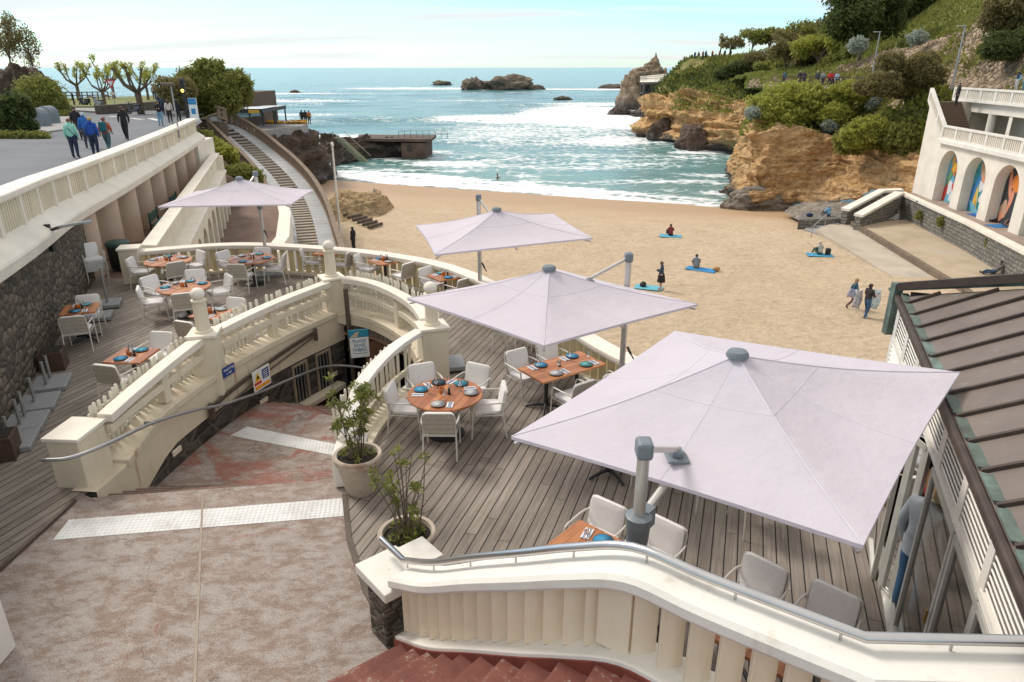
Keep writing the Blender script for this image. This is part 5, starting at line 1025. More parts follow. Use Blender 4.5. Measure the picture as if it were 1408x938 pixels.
for k in range(4):
    lab, items = mur[k]; used = []
    m = MB()
    items = [(items[0][0], .8, 2.0, 2.2, 2.6)]+items
    for i, (c, a, z, rx, rz_) in enumerate(items):
        a, rx = (a, rx) if i == 0 else (a*.68+.05, rx*.72)
        if c not in used: used.append(c)
        m.m = used.index(c); blob(m, x+a, z, rx, rz_, i+1, i*1.7, 16, (i*.7) % 1.2-.6 if i else 0)
    o = m.build('mural', [MC[c] for c in used], r_); o['label'] = lab; x += 4.3
# ---- railings and posts on the promenade above the near cliff
r_ = empty('promenade_railing', pr[1]); tag(r_, 'brown metal railing along the cliff path on the right', 'railing'); o0 = Vector(pr[1]); L = [Vector(p)-o0 for p in pr[1:6]]
m = MB(); m.loft(L, rect(.08, .08, 1.05)); m.loft(L, rect(.06, .06, .1))
for p, a in along(L, .3, 0): m.box(p+Vector((0, 0, .55)), (.05, .05, 1.0), rz=a)
m.build('bars', plain('rust_brown_rail', (.09, .05, .035), .7), r_)
for p, a in along(L, 2.4, 0): m = MB(); m.box(p+Vector((0, 0, .6)), (.14, .14, 1.2), rz=a); m.build('post', M['brownmetal'], r_)
wr = MB(); L = [PY(952, 131, 152), PY(985, 132, 146), PY(1005, 130, 142), PY(1040, 124, 138)]
wr.loft(L, rect(.18, .2, .9)); wr.loft(L, rect(.16, .18, .1))
for p, a in along(L, 3, 0): wr.box(p+Vector((0, 0, .4)), (.2, .2, 1.2), rz=a)
o = wr.build('wooden_handrail', plain('pale_wood_rail', (.36, .27, .15), .8)); tag(o, 'pale wooden handrail on the ledge path of the headland', 'railing')
# ---- arched rock with white footbridge, far right
def at_rock(u, v, Y=262): return PY(u, v, Y)
r_ = empty('arched_rock', at_rock(885, 146)); tag(r_, 'jagged pale rock pierced by an arch with a small white statue on top', 'rock'); o0 = Vector(r_.location); o0.z = SEA
r_.location = o0
RK = rock_mat('pale_arched_rock', (.16, .115, .075), (.31, .235, .16), (.40, .31, .22), wetz=(-8.4, -3)); PXM = 262/960*1.08
for (u, v, rx, ry, rz_, sd_) in ((866, 143, 4.4, 6, 7.2, 2.2), (858, 147, 3.0, 4, 3.0, 5), (906, 140, 4.0, 6, 9.5, 7.7), (899, 104, 3.4, 4, 3.2, 11), (880, 108, 3.6, 4, 2.3, 14), (869, 118, 3.2, 4, 4.2, 17), (900, 93, 1.7, 2, 3.4, 20), (892, 98, 2.4, 3, 2.6, 23), (876, 140, 5, 6, 4.2, 26), (897, 143, 5, 5, 3.4, 29), (885, 102, 4.0, 4, 2.0, 33)):
    boulder('rock_mass', at_rock(u, v)-o0, (rx, ry, rz_), RK, sd_, .38, 4, 1.1, -.95, r_)
m = MB(); m.lathe([(.55, 0), (.55, 1.0), (.45, 1.3), (.4, 2.2), (.25, 2.7), (.3, 3.0), (.1, 3.3)], at_rock(901, 86)-o0, 10); m.build('statue', plain('pale_statue', (.45, .43, .4), .8), r_)
bY = 215; r_ = empty('white_footbridge', PY(866, 124, bY)); tag(r_, 'white railed footbridge on a dark lattice pier leading to the arched rock', 'footbridge'); o0 = Vector(r_.location)
a, b = PY(866, 121, bY+40)-o0, PY(925, 113, bY-35)-o0
m = MB(); a, b = PY(885, 112, 246)-o0, PY(919, 111, 190)-o0; m.bar(a, b, 2.4, .5); m.build('bridge_deck', M['white'], r_)
m = MB()
for s_ in (-1.1, 1.1):
    for z in (.5, 1.0, 1.5): m.bar(a+Vector((s_, 0, z)), b+Vector((s_, 0, z)), .12)
    for k in range(22): p = a.lerp(b, k/21); m.bar(p+Vector((s_, 0, 0)), p+Vector((s_, 0, 1.5)), .12)
m.build('railing', M['white'], r_)
pt_ = PY(900, 114, 205)-o0; wd = 6.2; m = MB()
for x_ in (-wd/2, -wd/6, wd/6, wd/2):
    for y_ in (-2, 2): m.bar(pt_+Vector((x_, y_, 0)), pt_+Vector((x_, y_, -9)), .45)
for z in (-.3, -2.6, -5, -7.5): m.box(pt_+Vector((0, 0, z)), (wd+.4, 4.4, .35))
for k in range(3): m.bar(pt_+Vector((-wd/2+k*wd/3, -2, -5)), pt_+Vector((-wd/6+k*wd/3, -2, 0)), .2)
m.box(pt_+Vector((0, .6, -4)), (wd-.4, 2, 7)); m.build('lattice_pier', plain('dark_iron', (.06, .05, .045), .8, 0, .3), r_)
# ---- brown block house and café at the left promontory
m = MB(); p = PY(325, 154, 86); m.prism([(PY(318, 150, 88).x, 86), (PY(350, 150, 88).x, 86), (PY(352, 150, 88).x, 96), (PY(318, 150, 88).x, 96)], -2, PY(340, 128, 86).z); o = m.build('brown_block_house', plain('brown_timber_wall', (.12, .085, .065), .9, 0, .25, 3)); tag(o, 'brown windowless block behind the big bush on the left headland', 'building')
for k, (u0, u1, v0, v1, Yc) in enumerate(((327, 363, 151, 168, 79), (345, 378, 149, 166, 85))):
    r_ = empty('cafe_awning', PY(u0, v1, Yc)); tag(r_, ('nearer' if k == 0 else 'farther')+' of the two flat white roofed beach cafe shelters with a yellow sign', 'shelter', 'cafe shelters on the rock terrace'); o0 = Vector(r_.location)
    A, B = PY(u0, v0, Yc)-o0, PY(u1, v0+4, Yc)-o0; wd = B.x-A.x; h = A.z; m = MB(); m.box((wd/2, 2.2, h), (wd, 4.8, .18)); m.build('roof', plain('white_roof_sheet', (.55, .58, .60), .6), r_)
    m = MB(); m.box((wd/2, -.25, h-.1), (wd+.2, .12, .4)); m.box((wd+.05, 2.2, h-.1), (.12, 4.9, .4)); m.build('dark_fascia', M['darkmetal'], r_)
    m = MB()
    for x_ in (0, wd/2, wd):
        for y_ in (0, 4.4): m.bar((x_, y_, h), (x_, y_, -.4), .14)
    m.build('posts', M['darkmetal'], r_)
    m = MB(); m.box((wd*.72, -.34, h-.16), (wd*.42, .05, .34)); m.build('sign_board', plain('yellow_board', (.55, .36, .04), .6), r_)
    m = MB(); m.add([(0, -.02, h-.3), (wd*.6, -.02, h-.3), (wd*.6, -.02, .5), (0, -.02, .5)], [(0, 1, 2, 3)]); m.build('side_sheet', plain('pale_blue_sheet', (.22, .36, .42), .5), r_)
# ================================================================== FURNITURE ON THE TERRACE
t = NT('oiled_teak'); P = t.coord('Object'); sp = t.n('ShaderNodeSeparateXYZ', {0: P}); fx = t.math('DIVIDE', sp.outputs[0], .11); pid = t.math('FLOOR', fx); fr = t.math('SUBTRACT', fx, pid); sd_ = t.n('ShaderNodeObjectInfo').outputs['Random']
rn = t.n('ShaderNodeTexWhiteNoise', {'W': t.math('ADD', pid, t.math('MULTIPLY', sd_, 50))}, noise_dimensions='1D').outputs[0]
gr = t.noise(t.n('ShaderNodeCombineXYZ', {0: t.math('MULTIPLY', sp.outputs[0], 34), 1: t.math('MULTIPLY', sp.outputs[1], 2.5), 2: t.math('MULTIPLY', rn, 30)}).outputs[0], 1, 4, .6)
c_ = t.mix(.8, t.ramp(rn, [(0, (.31, .11, .045)), (.5, (.44, .17, .066)), (1, (.56, .25, .105))]), t.ramp(gr, [(.3, (.7, .66, .62)), (.7, (1.2, 1.18, 1.15))]), 'MULTIPLY')
ln = t.math('GREATER_THAN', t.math('ABSOLUTE', t.math('SUBTRACT', fr, .5)), .478)
t.set('Base Color', t.mix(ln, c_, (.06, .025, .012))); t.set('Roughness', .42); M['teak'] = t.m
M['chairframe'] = plain('cream_powder_coat', (.66, .63, .56), .4, 0, .04)
M['cushion'] = plain('light_grey_fabric', (.78, .755, .725), .95, 0, .05, 30, .15)
M['seatfab'] = plain('white_seat_fabric', (.74, .72, .71), .95, 0, .05, 30, .15)
M['slat'] = plain('beige_woven_back', (.47, .42, .35), .85, 0, .1, 20, .1)
def rrect(w, h, r, n=4):
    o = []
    for cx_, cy_, a0 in ((w/2-r, h/2-r, 0), (-w/2+r, h/2-r, 90), (-w/2+r, -h/2+r, 180), (w/2-r, -h/2+r, 270)):
        for k in range(n+1): a = R(a0+90*k/n); o.append((cx_+r*math.cos(a), cy_+r*math.sin(a)))
    return o
def pillow(m, w, h, th, r, Mx):
    """soft rounded pad in the local xy plane, mapped by Mx"""
    rings = []
    for s_, z in ((.90, -th/2), (.98, -th*.38), (1, 0), (.98, th*.38), (.9, th/2), (.5, th*.56)):
        rings.append([Mx@Vector((x*s_, y*s_, z)) for x, y in rrect(w, h, r)])
    n = len(rings[0]); vs = [p for q_ in rings for p in q_]
    fs = [(i*n+k, i*n+(k+1) % n, (i+1)*n+(k+1) % n, (i+1)*n+k) for i in range(len(rings)-1) for k in range(n)]+[tuple(range(n-1, -1, -1)), tuple((len(rings)-1)*n+k for k in range(n))]
    m.add(vs, fs)
def make_chair(stack=False):
    r_ = empty('armchair'); r_['category'] = 'chair'
    T = .013; F_ = M['chairframe']; rec = R(11)
    backM = Matrix.Translation((0, -.245, .46))@Matrix.Rotation(rec, 4, 'X')
    bp = lambda x, z: backM@Vector((x, 0, z))
    m = MB(); L = [bp(-.25, -.08), bp(-.25, .30), bp(-.235, .355), bp(-.19, .375), bp(.19, .375), bp(.235, .355), bp(.25, .30), bp(.25, -.08)]; m.tube(L, T, 8); m.tube([bp(-.25, -.03), bp(.25, -.03)], T, 8); m.build('back_frame', F_, r_, smooth=True)
    m = MB(); m.tube([(-.25, -.24, .41), (.25, -.24, .41), (.26, .24, .42), (-.26, .24, .42)], T, 8, closed=True); m.build('seat_frame', F_, r_, smooth=True)
    for sx in (-1, 1):
        m = MB(); m.tube([(sx*.255, -.25, .43), (sx*.262, -.31, .0)], T, 8); m.build('leg', F_, r_, smooth=True)
        m = MB(); m.tube([(sx*.262, .27, .0), (sx*.262, .245, .43)], T, 8); m.build('leg', F_, r_, smooth=True)
        q_ = bp(sx*.25, .18); m = MB(); m.tube([(sx*.262, .245, .42), (sx*.268, .235, .58), (sx*.275, .215, .625), (sx*.28, .16, .64), (sx*.285, -.1, .645), (sx*.275, -.22, .645), (q_.x+sx*.01, q_.y, q_.z)], T, 8); m.build('armrest', F_, r_, smooth=True)
    m = MB(); pillow(m, .47, .46, .06, .06, Matrix.Translation((0, .015, .455))); m.build('seat', M['seatfab'], r_, smooth=True)
    m = MB(); pillow(m, .475, .40, .05, .06, backM@Matrix.Translation((0, .025, .185))@Matrix.Rotation(-math.pi/2, 4, 'X')); m.build('backrest', M['cushion'], r_, smooth=True)
    m = MB()
    for k in range(4): m.box(backM@Vector((0, -.008, .045+k*.09)), (.475, .012, .083), M=Matrix.Rotation(rec, 3, 'X'))
    m.build('back_slats', M['slat'], r_)
    return r_
chair0 = make_chair(); CG = 'white armchairs of the terrace'
def put_chair(pos, facing, label): return place(chair0, (pos.x, pos.y, pos.z), math.atan2(-facing.x, facing.y)+random.uniform(-.06, .06), label, CG)
def chair_at_back(u, v, target, label):
    b = PZ(u, v, .825); f_ = (target-b); f_.z = 0; f_.normalize(); b.z = 0; return put_chair(b+f_*.30, f_, label)
def make_round():
    r_ = empty('round_table'); r_['category'] = 'table'; m = MB(); m.lathe([(.60, .705), (.615, .715), (.615, .735), (.605, .745)], n=48); m.build('tabletop', M['teak'], r_, smooth=True)
    m = MB(); m.lathe([(.045, .02), (.04, .60), (.22, .70)], n=16); m.build('pedestal', M['darkmetal'], r_, smooth=True)
    m = MB(); m.lathe([(.30, 0), (.30, .03), (.27, .055), (.06, .075)], n=32); m.build('base', M['darkmetal'], r_, smooth=True); return r_
def make_square(w=.70, l=.70, name='square_table'):
    r_ = empty(name); r_['category'] = 'table'; m = MB(); m.box((0, 0, .725), (w, l, .04)); m.build('tabletop', M['teak'], r_, bevel=.006)
    for yy in ([0] if l < 1 else [-l/2+.36, l/2-.36]):
        m = MB(); m.lathe([(.035, .05), (.035, .70)], (0, yy, 0), 12)
        m.bar((-w*.3, yy, .69), (w*.3, yy, .69), .05, .03); m.build('pedestal', M['darkmetal'], r_, smooth=True)
        m = MB()
        for k in range(4):
            a = R(45+90*k); c, s_ = math.cos(a), math.sin(a); m.tube([(0, yy, .09), (.16*c, yy+.16*s_, .07), (.33*c, yy+.33*s_, .03), (.36*c, yy+.36*s_, .012)], [.032, .026, .02, .022], 8)
        m.build('base', M['darkmetal'], r_, smooth=True)
    return r_
round0 = make_round(); sq0 = make_square(); long0 = make_square(.74, 1.42, 'long_table')
# table ware
PC = {'turquoise': (.06, .33, .42), 'sky blue': (.05, .30, .50), 'white': (.55, .54, .52), 'dark blue': (.03, .075, .10), 'green': (.10, .36, .34)}
M['plate_edge'] = plain('dark_plate_rim', (.04, .045, .05), .4)
plates = {}
for k, c in PC.items():
    r_ = empty('dinner_plate'); r_['category'] = 'plate'
    m = MB(); m.lathe([(.02, .006), (.085, .006), (.108, .013), (.118, .022)], n=28, cap=True); m.build('dish', plain(k.replace(' ', '_')+'_glaze', c, .3, 0, .12, 12), r_, smooth='all')
    m = MB(); m.lathe([(.07, 0), (.112, .012), (.121, .022), (.118, .024)], n=28, cap=False); m.build('rim', M['plate_edge'], r_, smooth='all'); plates[k] = r_
nap0 = empty('napkin'); nap0['category'] = 'napkin'
t = NT('striped_linen'); P = t.coord('Object'); sx_ = t.n('ShaderNodeSeparateXYZ', {0: P}).outputs[0]; q_ = t.math('ABSOLUTE', sx_); st_ = t.math('MULTIPLY', t.math('GREATER_THAN', q_, .012), t.math('LESS_THAN', q_, .026))
t.set('Base Color', t.mix(st_, (.72, .72, .73), (.13, .22, .42))); t.set('Roughness', .9)
m = MB(); m.box((0, 0, .006), (.105, .20, .012)); m.build('cloth', t.m, nap0, bevel=.004)
for k, x in enumerate((-.006, .012)):
    m = MB(); m.bar((x, -.085, .016), (x, .05, .016), .008, .004); m.box((x, .072, .016), (.02, .045, .004)); m.build('knife' if k else 'fork', M['steel'], nap0)
gl0 = None
m = MB(); m.lathe([(.033, 0), (.033, .003), (.005, .006), (.004, .075), (.02, .088), (.036, .115), (.038, .14), (.031, .18)], n=16, cap=False); gl0 = m.build('wine_glass', M['tumbler'], smooth='all'); gl0['category'] = 'glass'
cd0 = empty('candle_pot'); cd0['category'] = 'candle pot'
m = MB(); m.lathe([(.04, 0), (.052, .02), (.05, .085), (.046, .088), (.043, .08), (.043, .03)], n=20); m.build('pot', plain('orange_glazed_pot', (.50, .15, .03), .35, 0, .1), cd0, smooth='all')
m = MB(); m.lathe([(.0, .034), (.04, .034)], n=16, cap=False); m.build('wax', plain('amber_wax', (.55, .3, .1), .5), cd0)
pm0 = empty('pepper_mill'); pm0['category'] = 'pepper mill'
m = MB(); m.lathe([(.026, 0), (.026, .02), (.017, .045), (.024, .08), (.012, .092)], n=14); m.build('body', M['black'], pm0, smooth='all'); m = MB(); m.lathe([(.018, .092), (.018, .103), (.008, .115)], n=14); m.build('cap', M['wood_dark'], pm0, smooth='all')
def flat(obj_, loc, rz, label, group):
    return place(obj_, loc, rz, label, group)
def single(o, loc, rz, label, group, used=set()):
    if o.name in used: c = o.copy(); col.objects.link(c)
    else: c = o; used.add(o.name)
    c.location = loc; c.rotation_euler = (0, 0, rz); c['label'] = label; c['group'] = group; return c
ZT = .7455
def settings(c, seats, tp, radius, mill=True, pot=True):
    """c table centre, seats = [(direction vector, colour, seat words)]"""
    for d_, colr, words in seats:
        d_ = Vector((d_.x, d_.y, 0)).normalized(); s_ = Vector((-d_.y, d_.x, 0)); a = math.atan2(d_.y, d_.x)
        p = c+d_*(radius)-s_*.06+Vector((0, 0, ZT)); place(plates[colr], p, 0, f'{colr} plate at the {words} seat of the {tp}', 'plates laid on the terrace tables')
        p = c+d_*(radius+.0)+s_*.13+Vector((0, 0, ZT)); place(nap0, p, a+math.pi/2+random.uniform(-.15, .15), f'white napkin at the {words} seat of the {tp}', 'napkins on the terrace tables')
        p = c+d_*(radius-.17)+s_*(.05+random.uniform(-.03, .03))+Vector((0, 0, ZT)); single(gl0, p, 0, f'clear wine glass at the {words} seat of the {tp}', 'wine glasses on the terrace tables')
    if pot: place(cd0, c+Vector((-.05, .02, ZT)), 0, f'orange candle pot in the middle of the {tp}', 'orange candle pots')
    if mill: place(pm0, c+Vector((.07, -.03, ZT)), random.random(), f'small dark pepper mill beside the middle of the {tp}', 'dark pepper mills')
def table(kind, u, v, tp, desc, chairs, axis=None, ware=True, rad=None, pot=True):
    c = PZ(u, v, .745); c.z = 0; seats = []
    a = 0
    if axis: e = (PZ(*axis[1], .745)-PZ(*axis[0], .745)); a = math.atan2(e.y, e.x)-math.pi/2
    proto = {'round': round0, 'square': sq0, 'long': long0}[kind]
    place(proto, (c.x, c.y, 0), a if kind != 'round' else BA, desc, {'round': 'round wooden tables', 'square': 'square wooden tables', 'long': 'square wooden tables'}[kind])
    for (cu, cv, words, colr) in chairs:
        b = PZ(cu, cv, .825); b.z = 0; f_ = (c-b).normalized(); put_chair(b+f_*.30, f_, f'white armchair at the {words} seat of the {tp}')
        if colr: seats.append((-f_, colr, words))
    if ware: settings(c, seats, tp, rad or (.42 if kind == 'round' else .22), pot=pot)
    return c
table('round', 612, 541, 'five seat round table', 'large round wooden table with five chairs beside the curved picket fence', [(602, 569, 'near', 'white'), (535, 530, 'left', 'sky blue'), (694, 530, 'right', 'white'), (577, 501, 'far left', 'dark blue'), (657, 501, 'far right', 'turquoise')])
# long table under the second parasol
c = PZ(773, 503, .745); c.z = 0; e = PZ(817, 490, .745)-PZ(728, 516, .745); e.z = 0; e.normalize(); a = math.atan2(e.y, e.x)-math.pi/2; pn = Vector((e.y, -e.x, 0)); pn = pn if pn.y < 0 else -pn
place(long0, c, a, 'long wooden table with four place settings under the middle parasol', 'square wooden tables')
for sgn, off, words, colr in ((-1, -.36, 'far left', 'sky blue'), (-1, .36, 'far right', 'sky blue'), (1, -.26, 'near left', 'white'), (1, .42, 'near right', 'green')):
    put_chair(c+e*off+pn*sgn*.62, -pn*sgn, f'white armchair at the {words} seat of the long four seat table')
    d_ = pn*sgn; s_ = Vector((-d_.y, d_.x, 0)); b = c+e*off+d_*.22+Vector((0, 0, ZT)); tp = 'long four seat table'
    place(plates[colr], b-s_*.05, 0, f'{colr} plate at the {words} seat of the {tp}', 'plates laid on the terrace tables'); place(nap0, b+s_*.14, math.atan2(d_.y, d_.x)+math.pi/2, f'white napkin at the {words} seat of the {tp}', 'napkins on the terrace tables')
    single(gl0, b-d_*.12+s_*.1, 0, f'clear wine glass at the {words} seat of the {tp}', 'wine glasses on the terrace tables')
place(pm0, c+Vector((-.05, -.03, ZT)), 0, 'small dark pepper mill beside the middle of the long four seat table', 'dark pepper mills')
# row along the near balustrade
e = PZ(862, 745, .745)-PZ(797, 713, .745); e.z = 0; e.normalize(); pn = Vector((e.y, -e.x, 0)); pn = pn if pn.y < 0 else -pn
q0 = PZ(797, 713, .745); q0.z = 0; c = q0+e*.36+pn*.36; a = math.atan2(e.y, e.x)
place(sq0, c, a, 'square wooden table with one blue plate just below the near balustrade', 'square wooden tables'); tp = 'square table just below the near balustrade'
b = c-pn*.18+e*.03+Vector((0, 0, ZT)); place(plates['sky blue'], b+e*.07, 0, f'sky blue plate on the {tp}', 'plates laid on the terrace tables'); place(nap0, b-e*.15, a+R(15), f'white napkin with cutlery on the {tp}', 'napkins on the terrace tables'); single(gl0, b-e*.05+pn*.15, 0, f'clear wine glass on the {tp}', 'wine glasses on the terrace tables')
wd_ = ['leftmost of the four chairs in a row behind the near balustrade', 'second from left of the four chairs behind the near balustrade', 'third from left of the four chairs behind the near balustrade', 'rightmost of the four chairs in a row behind the near balustrade']
cps = []
for k, (u, v) in enumerate(((838, 692), (917, 718), (1052, 773), (1150, 812))):
    b = PZ(u, v, .82); b.z = 0; cps.append(b); put_chair(b+pn*.29, pn, wd_[k])
for k, tt in ((1, 0), (3, 1)):
    cc = (cps[k] if k == 1 else (cps[2]+cps[3])/2)+pn*.95+e*(.15 if k == 1 else 0)
    place(sq0, cc, a, ['square wooden table seen through the near balusters, left one', 'square wooden table seen through the near balusters, right one'][tt], 'square wooden tables')
    place(plates['white'], cc+Vector((.05, .1, ZT)), 0, ['white plate on the left table seen through the near balusters', 'white plate on the right table seen through the near balusters'][tt], 'plates laid on the terrace tables')
# tables half hidden under the parasols
c = PZ(838, 652, 0); place(sq0, c, BA, 'square wooden table whose dark foot shows under the edge of the largest parasol', 'square wooden tables')
f_ = Vector((-1, .1, 0)).normalized(); put_chair(c+Vector((.55, -.1, 0)), f_, 'white armchair beside the dark table foot under the largest parasol')
c = PZ(985, 676, 0)+Vector((.1, .75, 0)); place(sq0, c, BA, 'square wooden table fully shaded by the largest parasol', 'square wooden tables')
b = PZ(1047, 742, 0); put_chair(b+Vector((0, .3, 0)), (c-b).normalized(), 'white armchair with its legs showing below the near edge of the largest parasol'); b = PZ(955, 710, 0); put_chair(b+Vector((-.1, .45, 0)), (c-b).normalized(), 'white armchair with one leg showing below the largest parasol, left of another')
c = PZ(735, 452, 0); place(sq0, c, BA, 'square wooden table hidden under the left half of the middle parasol', 'square wooden tables')
for (u, v, l) in ((692, 486, 'white armchair with its legs showing under the left edge of the middle parasol'), (712, 483, 'white armchair tucked under the middle parasol beside the long table')):
    b = PZ(u, v, 0); put_chair(b+Vector((.12, .25, 0)), (c-b).normalized(), l)
# left terrace
table('square', 110, 424, 'table by the rubble wall', 'square wooden table for two against the rubble wall', [(98, 436, 'near', 'sky blue'), (119, 406, 'far', 'turquoise')], axis=((87, 437), (104, 413)))
table('square', 181, 488, 'table behind the nearest pickets', 'square wooden table for two behind the nearest picket fence', [(143, 503, 'near', 'sky blue'), (221, 457, 'far', 'turquoise')], axis=((163, 497), (203, 470)))
table('round', 253, 394, 'round table behind the ball finial', 'round wooden table directly behind the nearest ball finial', [(251, 404, 'near', None), (189, 396, 'left', 'turquoise'), (204, 380, 'far left', 'white'), (268, 371, 'far', 'turquoise'), (314, 378, 'right', 'turquoise')])
table('round', 231, 358, 'round table beside the green bin', 'round wooden table nearest the dark green bin', [(241, 361, 'near', None), (178, 355, 'left', 'white'), (220, 341, 'far', 'turquoise'), (276, 345, 'right', 'white')])
table('round', 346, 355, 'round table under the left parasol', 'round wooden table beside the pole of the left parasol', [(323, 364, 'near', 'turquoise'), (305, 346, 'left', 'white'), (361, 341, 'far', 'turquoise'), (391, 350, 'right', 'turquoise')])
table('square', 452, 346, 'table behind the corner post', 'square wooden table for two behind the corner newel post', [(417, 341, 'left', 'sky blue'), (484, 346, 'right', 'white')], axis=((425, 345), (478, 347)))
table('square', 529, 358, 'middle table on the bridge', 'square wooden table for two in the middle of the bridge', [(494, 349, 'left', 'sky blue'), (563, 362, 'right', 'white')], axis=((510, 352), (548, 365)))
table('square', 612, 379, 'table at the right of the bridge', 'square wooden table for two at the right end of the bridge', [(584, 368, 'left', 'turquoise'), (639, 384, 'right', 'sky blue')], axis=((594, 372), (630, 388)))
table('square', 292, 430, 'table beside the blue sign post', 'square wooden table for two hidden behind the blue sign post', [(252, 443, 'near', 'sky blue'), (325, 410, 'far', 'white')], axis=((270, 440), (312, 420)))
# stack of chairs by the wall
c = PZ(133, 390, 0); c.z = 0
for k in range(5):
    f_ = Vector((.55, -.6, 0)).normalized(); put_chair(c+f_*.035*k+Vector((0, 0, .075*k)), f_, ['white armchair at the bottom of the stack by the wall', 'second white armchair up in the stack by the wall', 'middle white armchair in the stack by the wall', 'white armchair one below the top of the stack by the wall', 'white armchair on top of the stack by the wall'][k])
# ---- granite parasol bases, planters, bin, lamp, benches
M['granite'] = plain('grey_granite', (.27, .285, .29), .5, 0, .2, 40, .05)
def pbase(pos, rz, poles, label, w=.62, d_=.56, hp=.42):
    r_ = empty('parasol_base', pos, rz); tag(r_, label, 'parasol base', 'unused granite parasol bases'); m = MB(); m.box((0, 0, .05), (w, d_, .09)); m.build('granite_slab', M['granite'], r_, bevel=.012)
    for x, y in poles:
        m = MB(); m.lathe([(.055, .09), (.055, .10), (.028, .105), (.028, .10+hp)], (x, y, 0), 14); m.build('tube', M['galv'], r_, smooth=True)
    return r_
pbase(PZ(614, 503, .05), R(12), [(.02, .0)], 'granite parasol base beside the tall ball finial post', .72, .66); pbase(PZ(588, 528, .04)+Vector((-.1, -.1, 0)), R(12), [], 'flat granite slab behind the far left chair of the five seat table', .6, .5)
wa = math.atan2(2.0, -.76)
for (u, v, pl, l) in ((17, 604, [(-.1, .02)], 'granite parasol base nearest the front planter on the left'), (33, 578, [(-.12, .05), (.2, .05)], 'second granite parasol base from the front planter, with two tubes'), (50, 551, [(0, .05)], 'third granite parasol base along the rubble wall'), (68, 524, [(-.12, .05), (.2, .05)], 'fourth granite parasol base, against the farther planter')):
    pbase(PZ(u+3, v+3, .05)-Vector((0, 0, .05)), wa, pl, l, .72, .60, .45)
pbase(PZ(149, 420, .02), wa, [(0, 0)], 'granite parasol base with tube beside the chair stack', .62, .6, .9); pbase(PZ(139, 437, .02), wa, [], 'granite slab between the chair stack and the wall table', .6, .5)
for (u, v, l) in ((5, 628, 'dark wooden planter at the left edge of the picture'), (76, 506, 'dark wooden planter between the granite bases and the wall table')):
    r_ = empty('planter', PZ(u, v, 0), wa); tag(r_, l, 'planter', 'dark wooden planters'); m = MB(); m.prism([(-.22, -.22), (.22, -.22), (.22, .22), (-.22, .22)], 0, .40)
    m.build('box', M['wood_dark'], r_, bevel=.01); m = MB(); m.box((0, 0, .402), (.36, .36, .02)); m.build('soil', M['soil'], r_)
r_ = empty('waste_bin', PZ(168, 369, 0)); tag(r_, 'round dark green litter bin at the foot of the second column', 'bin'); m = MB(); m.lathe([(.27, .02), (.29, .05), (.31, .72)], n=24); m.build('drum', plain('dark_bin', (.012, .02, .018), .5), r_, smooth=True); m = MB(); m.lathe([(.33, .70), (.34, .78), (.30, .84), (.1, .87)], n=24); m.build('lid', M['greenpaint'], r_, smooth=True)
a = PY(66, 318, 15.2); r_ = empty('wall_lamp', a); tag(r_, 'flat grey street lamp on a bracket at the top of the rubble wall', 'lamp'); b = PY(86, 311, 15.0)-a; d_ = PY(121, 305, 14.6)-a
m = MB(); m.bar((0, 0, -.45), (0, 0, .15), .1); m.bar((0, 0, .0), b, .06); m.build('bracket', M['darkmetal'], r_); m = MB(); m.bar(b, d_, .2, .06); m.build('lamp_head', plain('grey_lamp_shell', (.3, .33, .35), .4), r_, bevel=.015)
M['greenslat'] = plain('green_bench_slats', (.035, .11, .095), .6, 0, .2)
def bench(y, label):
    q, d_ = par_at(y); n_ = Vector((d_.y, -d_.x, 0)); c = q+n_*.45; c.z = zwalk(y); r_ = empty('bench', c, math.atan2(d_.y, d_.x)); tag(r_, label, 'bench', 'green benches along the columns')
    m = MB(); [m.box((0, -.05-.11*k, .43), (1.7, .08, .035)) for k in range(4)]; m.build('seat', M['greenslat'], r_); m = MB(); [m.box((0, .08, .55+.11*k), (1.7, .03, .08)) for k in range(3)]; m.build('backrest', M['greenslat'], r_)
    for x in (-.7, .7): m = MB(); m.bar((x, .08, 0), (x, .08, .85), .05); m.bar((x, -.38, 0), (x, -.38, .42), .05); m.bar((x, .08, .4), (x, -.38, .4), .05); m.build('leg', M['darkmetal'], r_)
bench(26.2, 'green slatted bench nearest the terrace along the columns'); bench(30.3, 'second green slatted bench along the columns'); bench(34.4, 'green slatted bench farthest along the columns')
# ================================================================== PARASOLS
t = NT('parasol_canvas'); P = t.coord('Object'); wv = t.noise(t.coord('Object', scale=(1, 1, 1)), 1.6, 5, .6); fine = t.noise(P, 90, 2, .5)
t.set('Base Color', t.ramp(wv, [(.3, (.70, .655, .725)), (.7, (.76, .71, .775))])); t.set('Roughness', .9); t.set('Specular IOR Level', .1); t.bump(t.math('ADD', wv, t.math('MULTIPLY', fine, .03)), .7, .06)
tr = t.n('ShaderNodeBsdfTranslucent', {0: (.82, .77, .83, 1)}); ms = t.n('ShaderNodeMixShader', {0: .32, 1: t.b.outputs[0], 2: tr.outputs[0]}); t.t.links.new(ms.outputs[0], t.t.nodes['Material Output'].inputs[0]); M['canvas'] = t.m
M['capgrey'] = plain('slate_plastic', (.165, .19, .21), .45); M['silver'] = plain('satin_aluminium', (.55, .535, .50), .42, .6, .06); M['seam'] = plain('canvas_seam', (.70, .655, .72), .9)
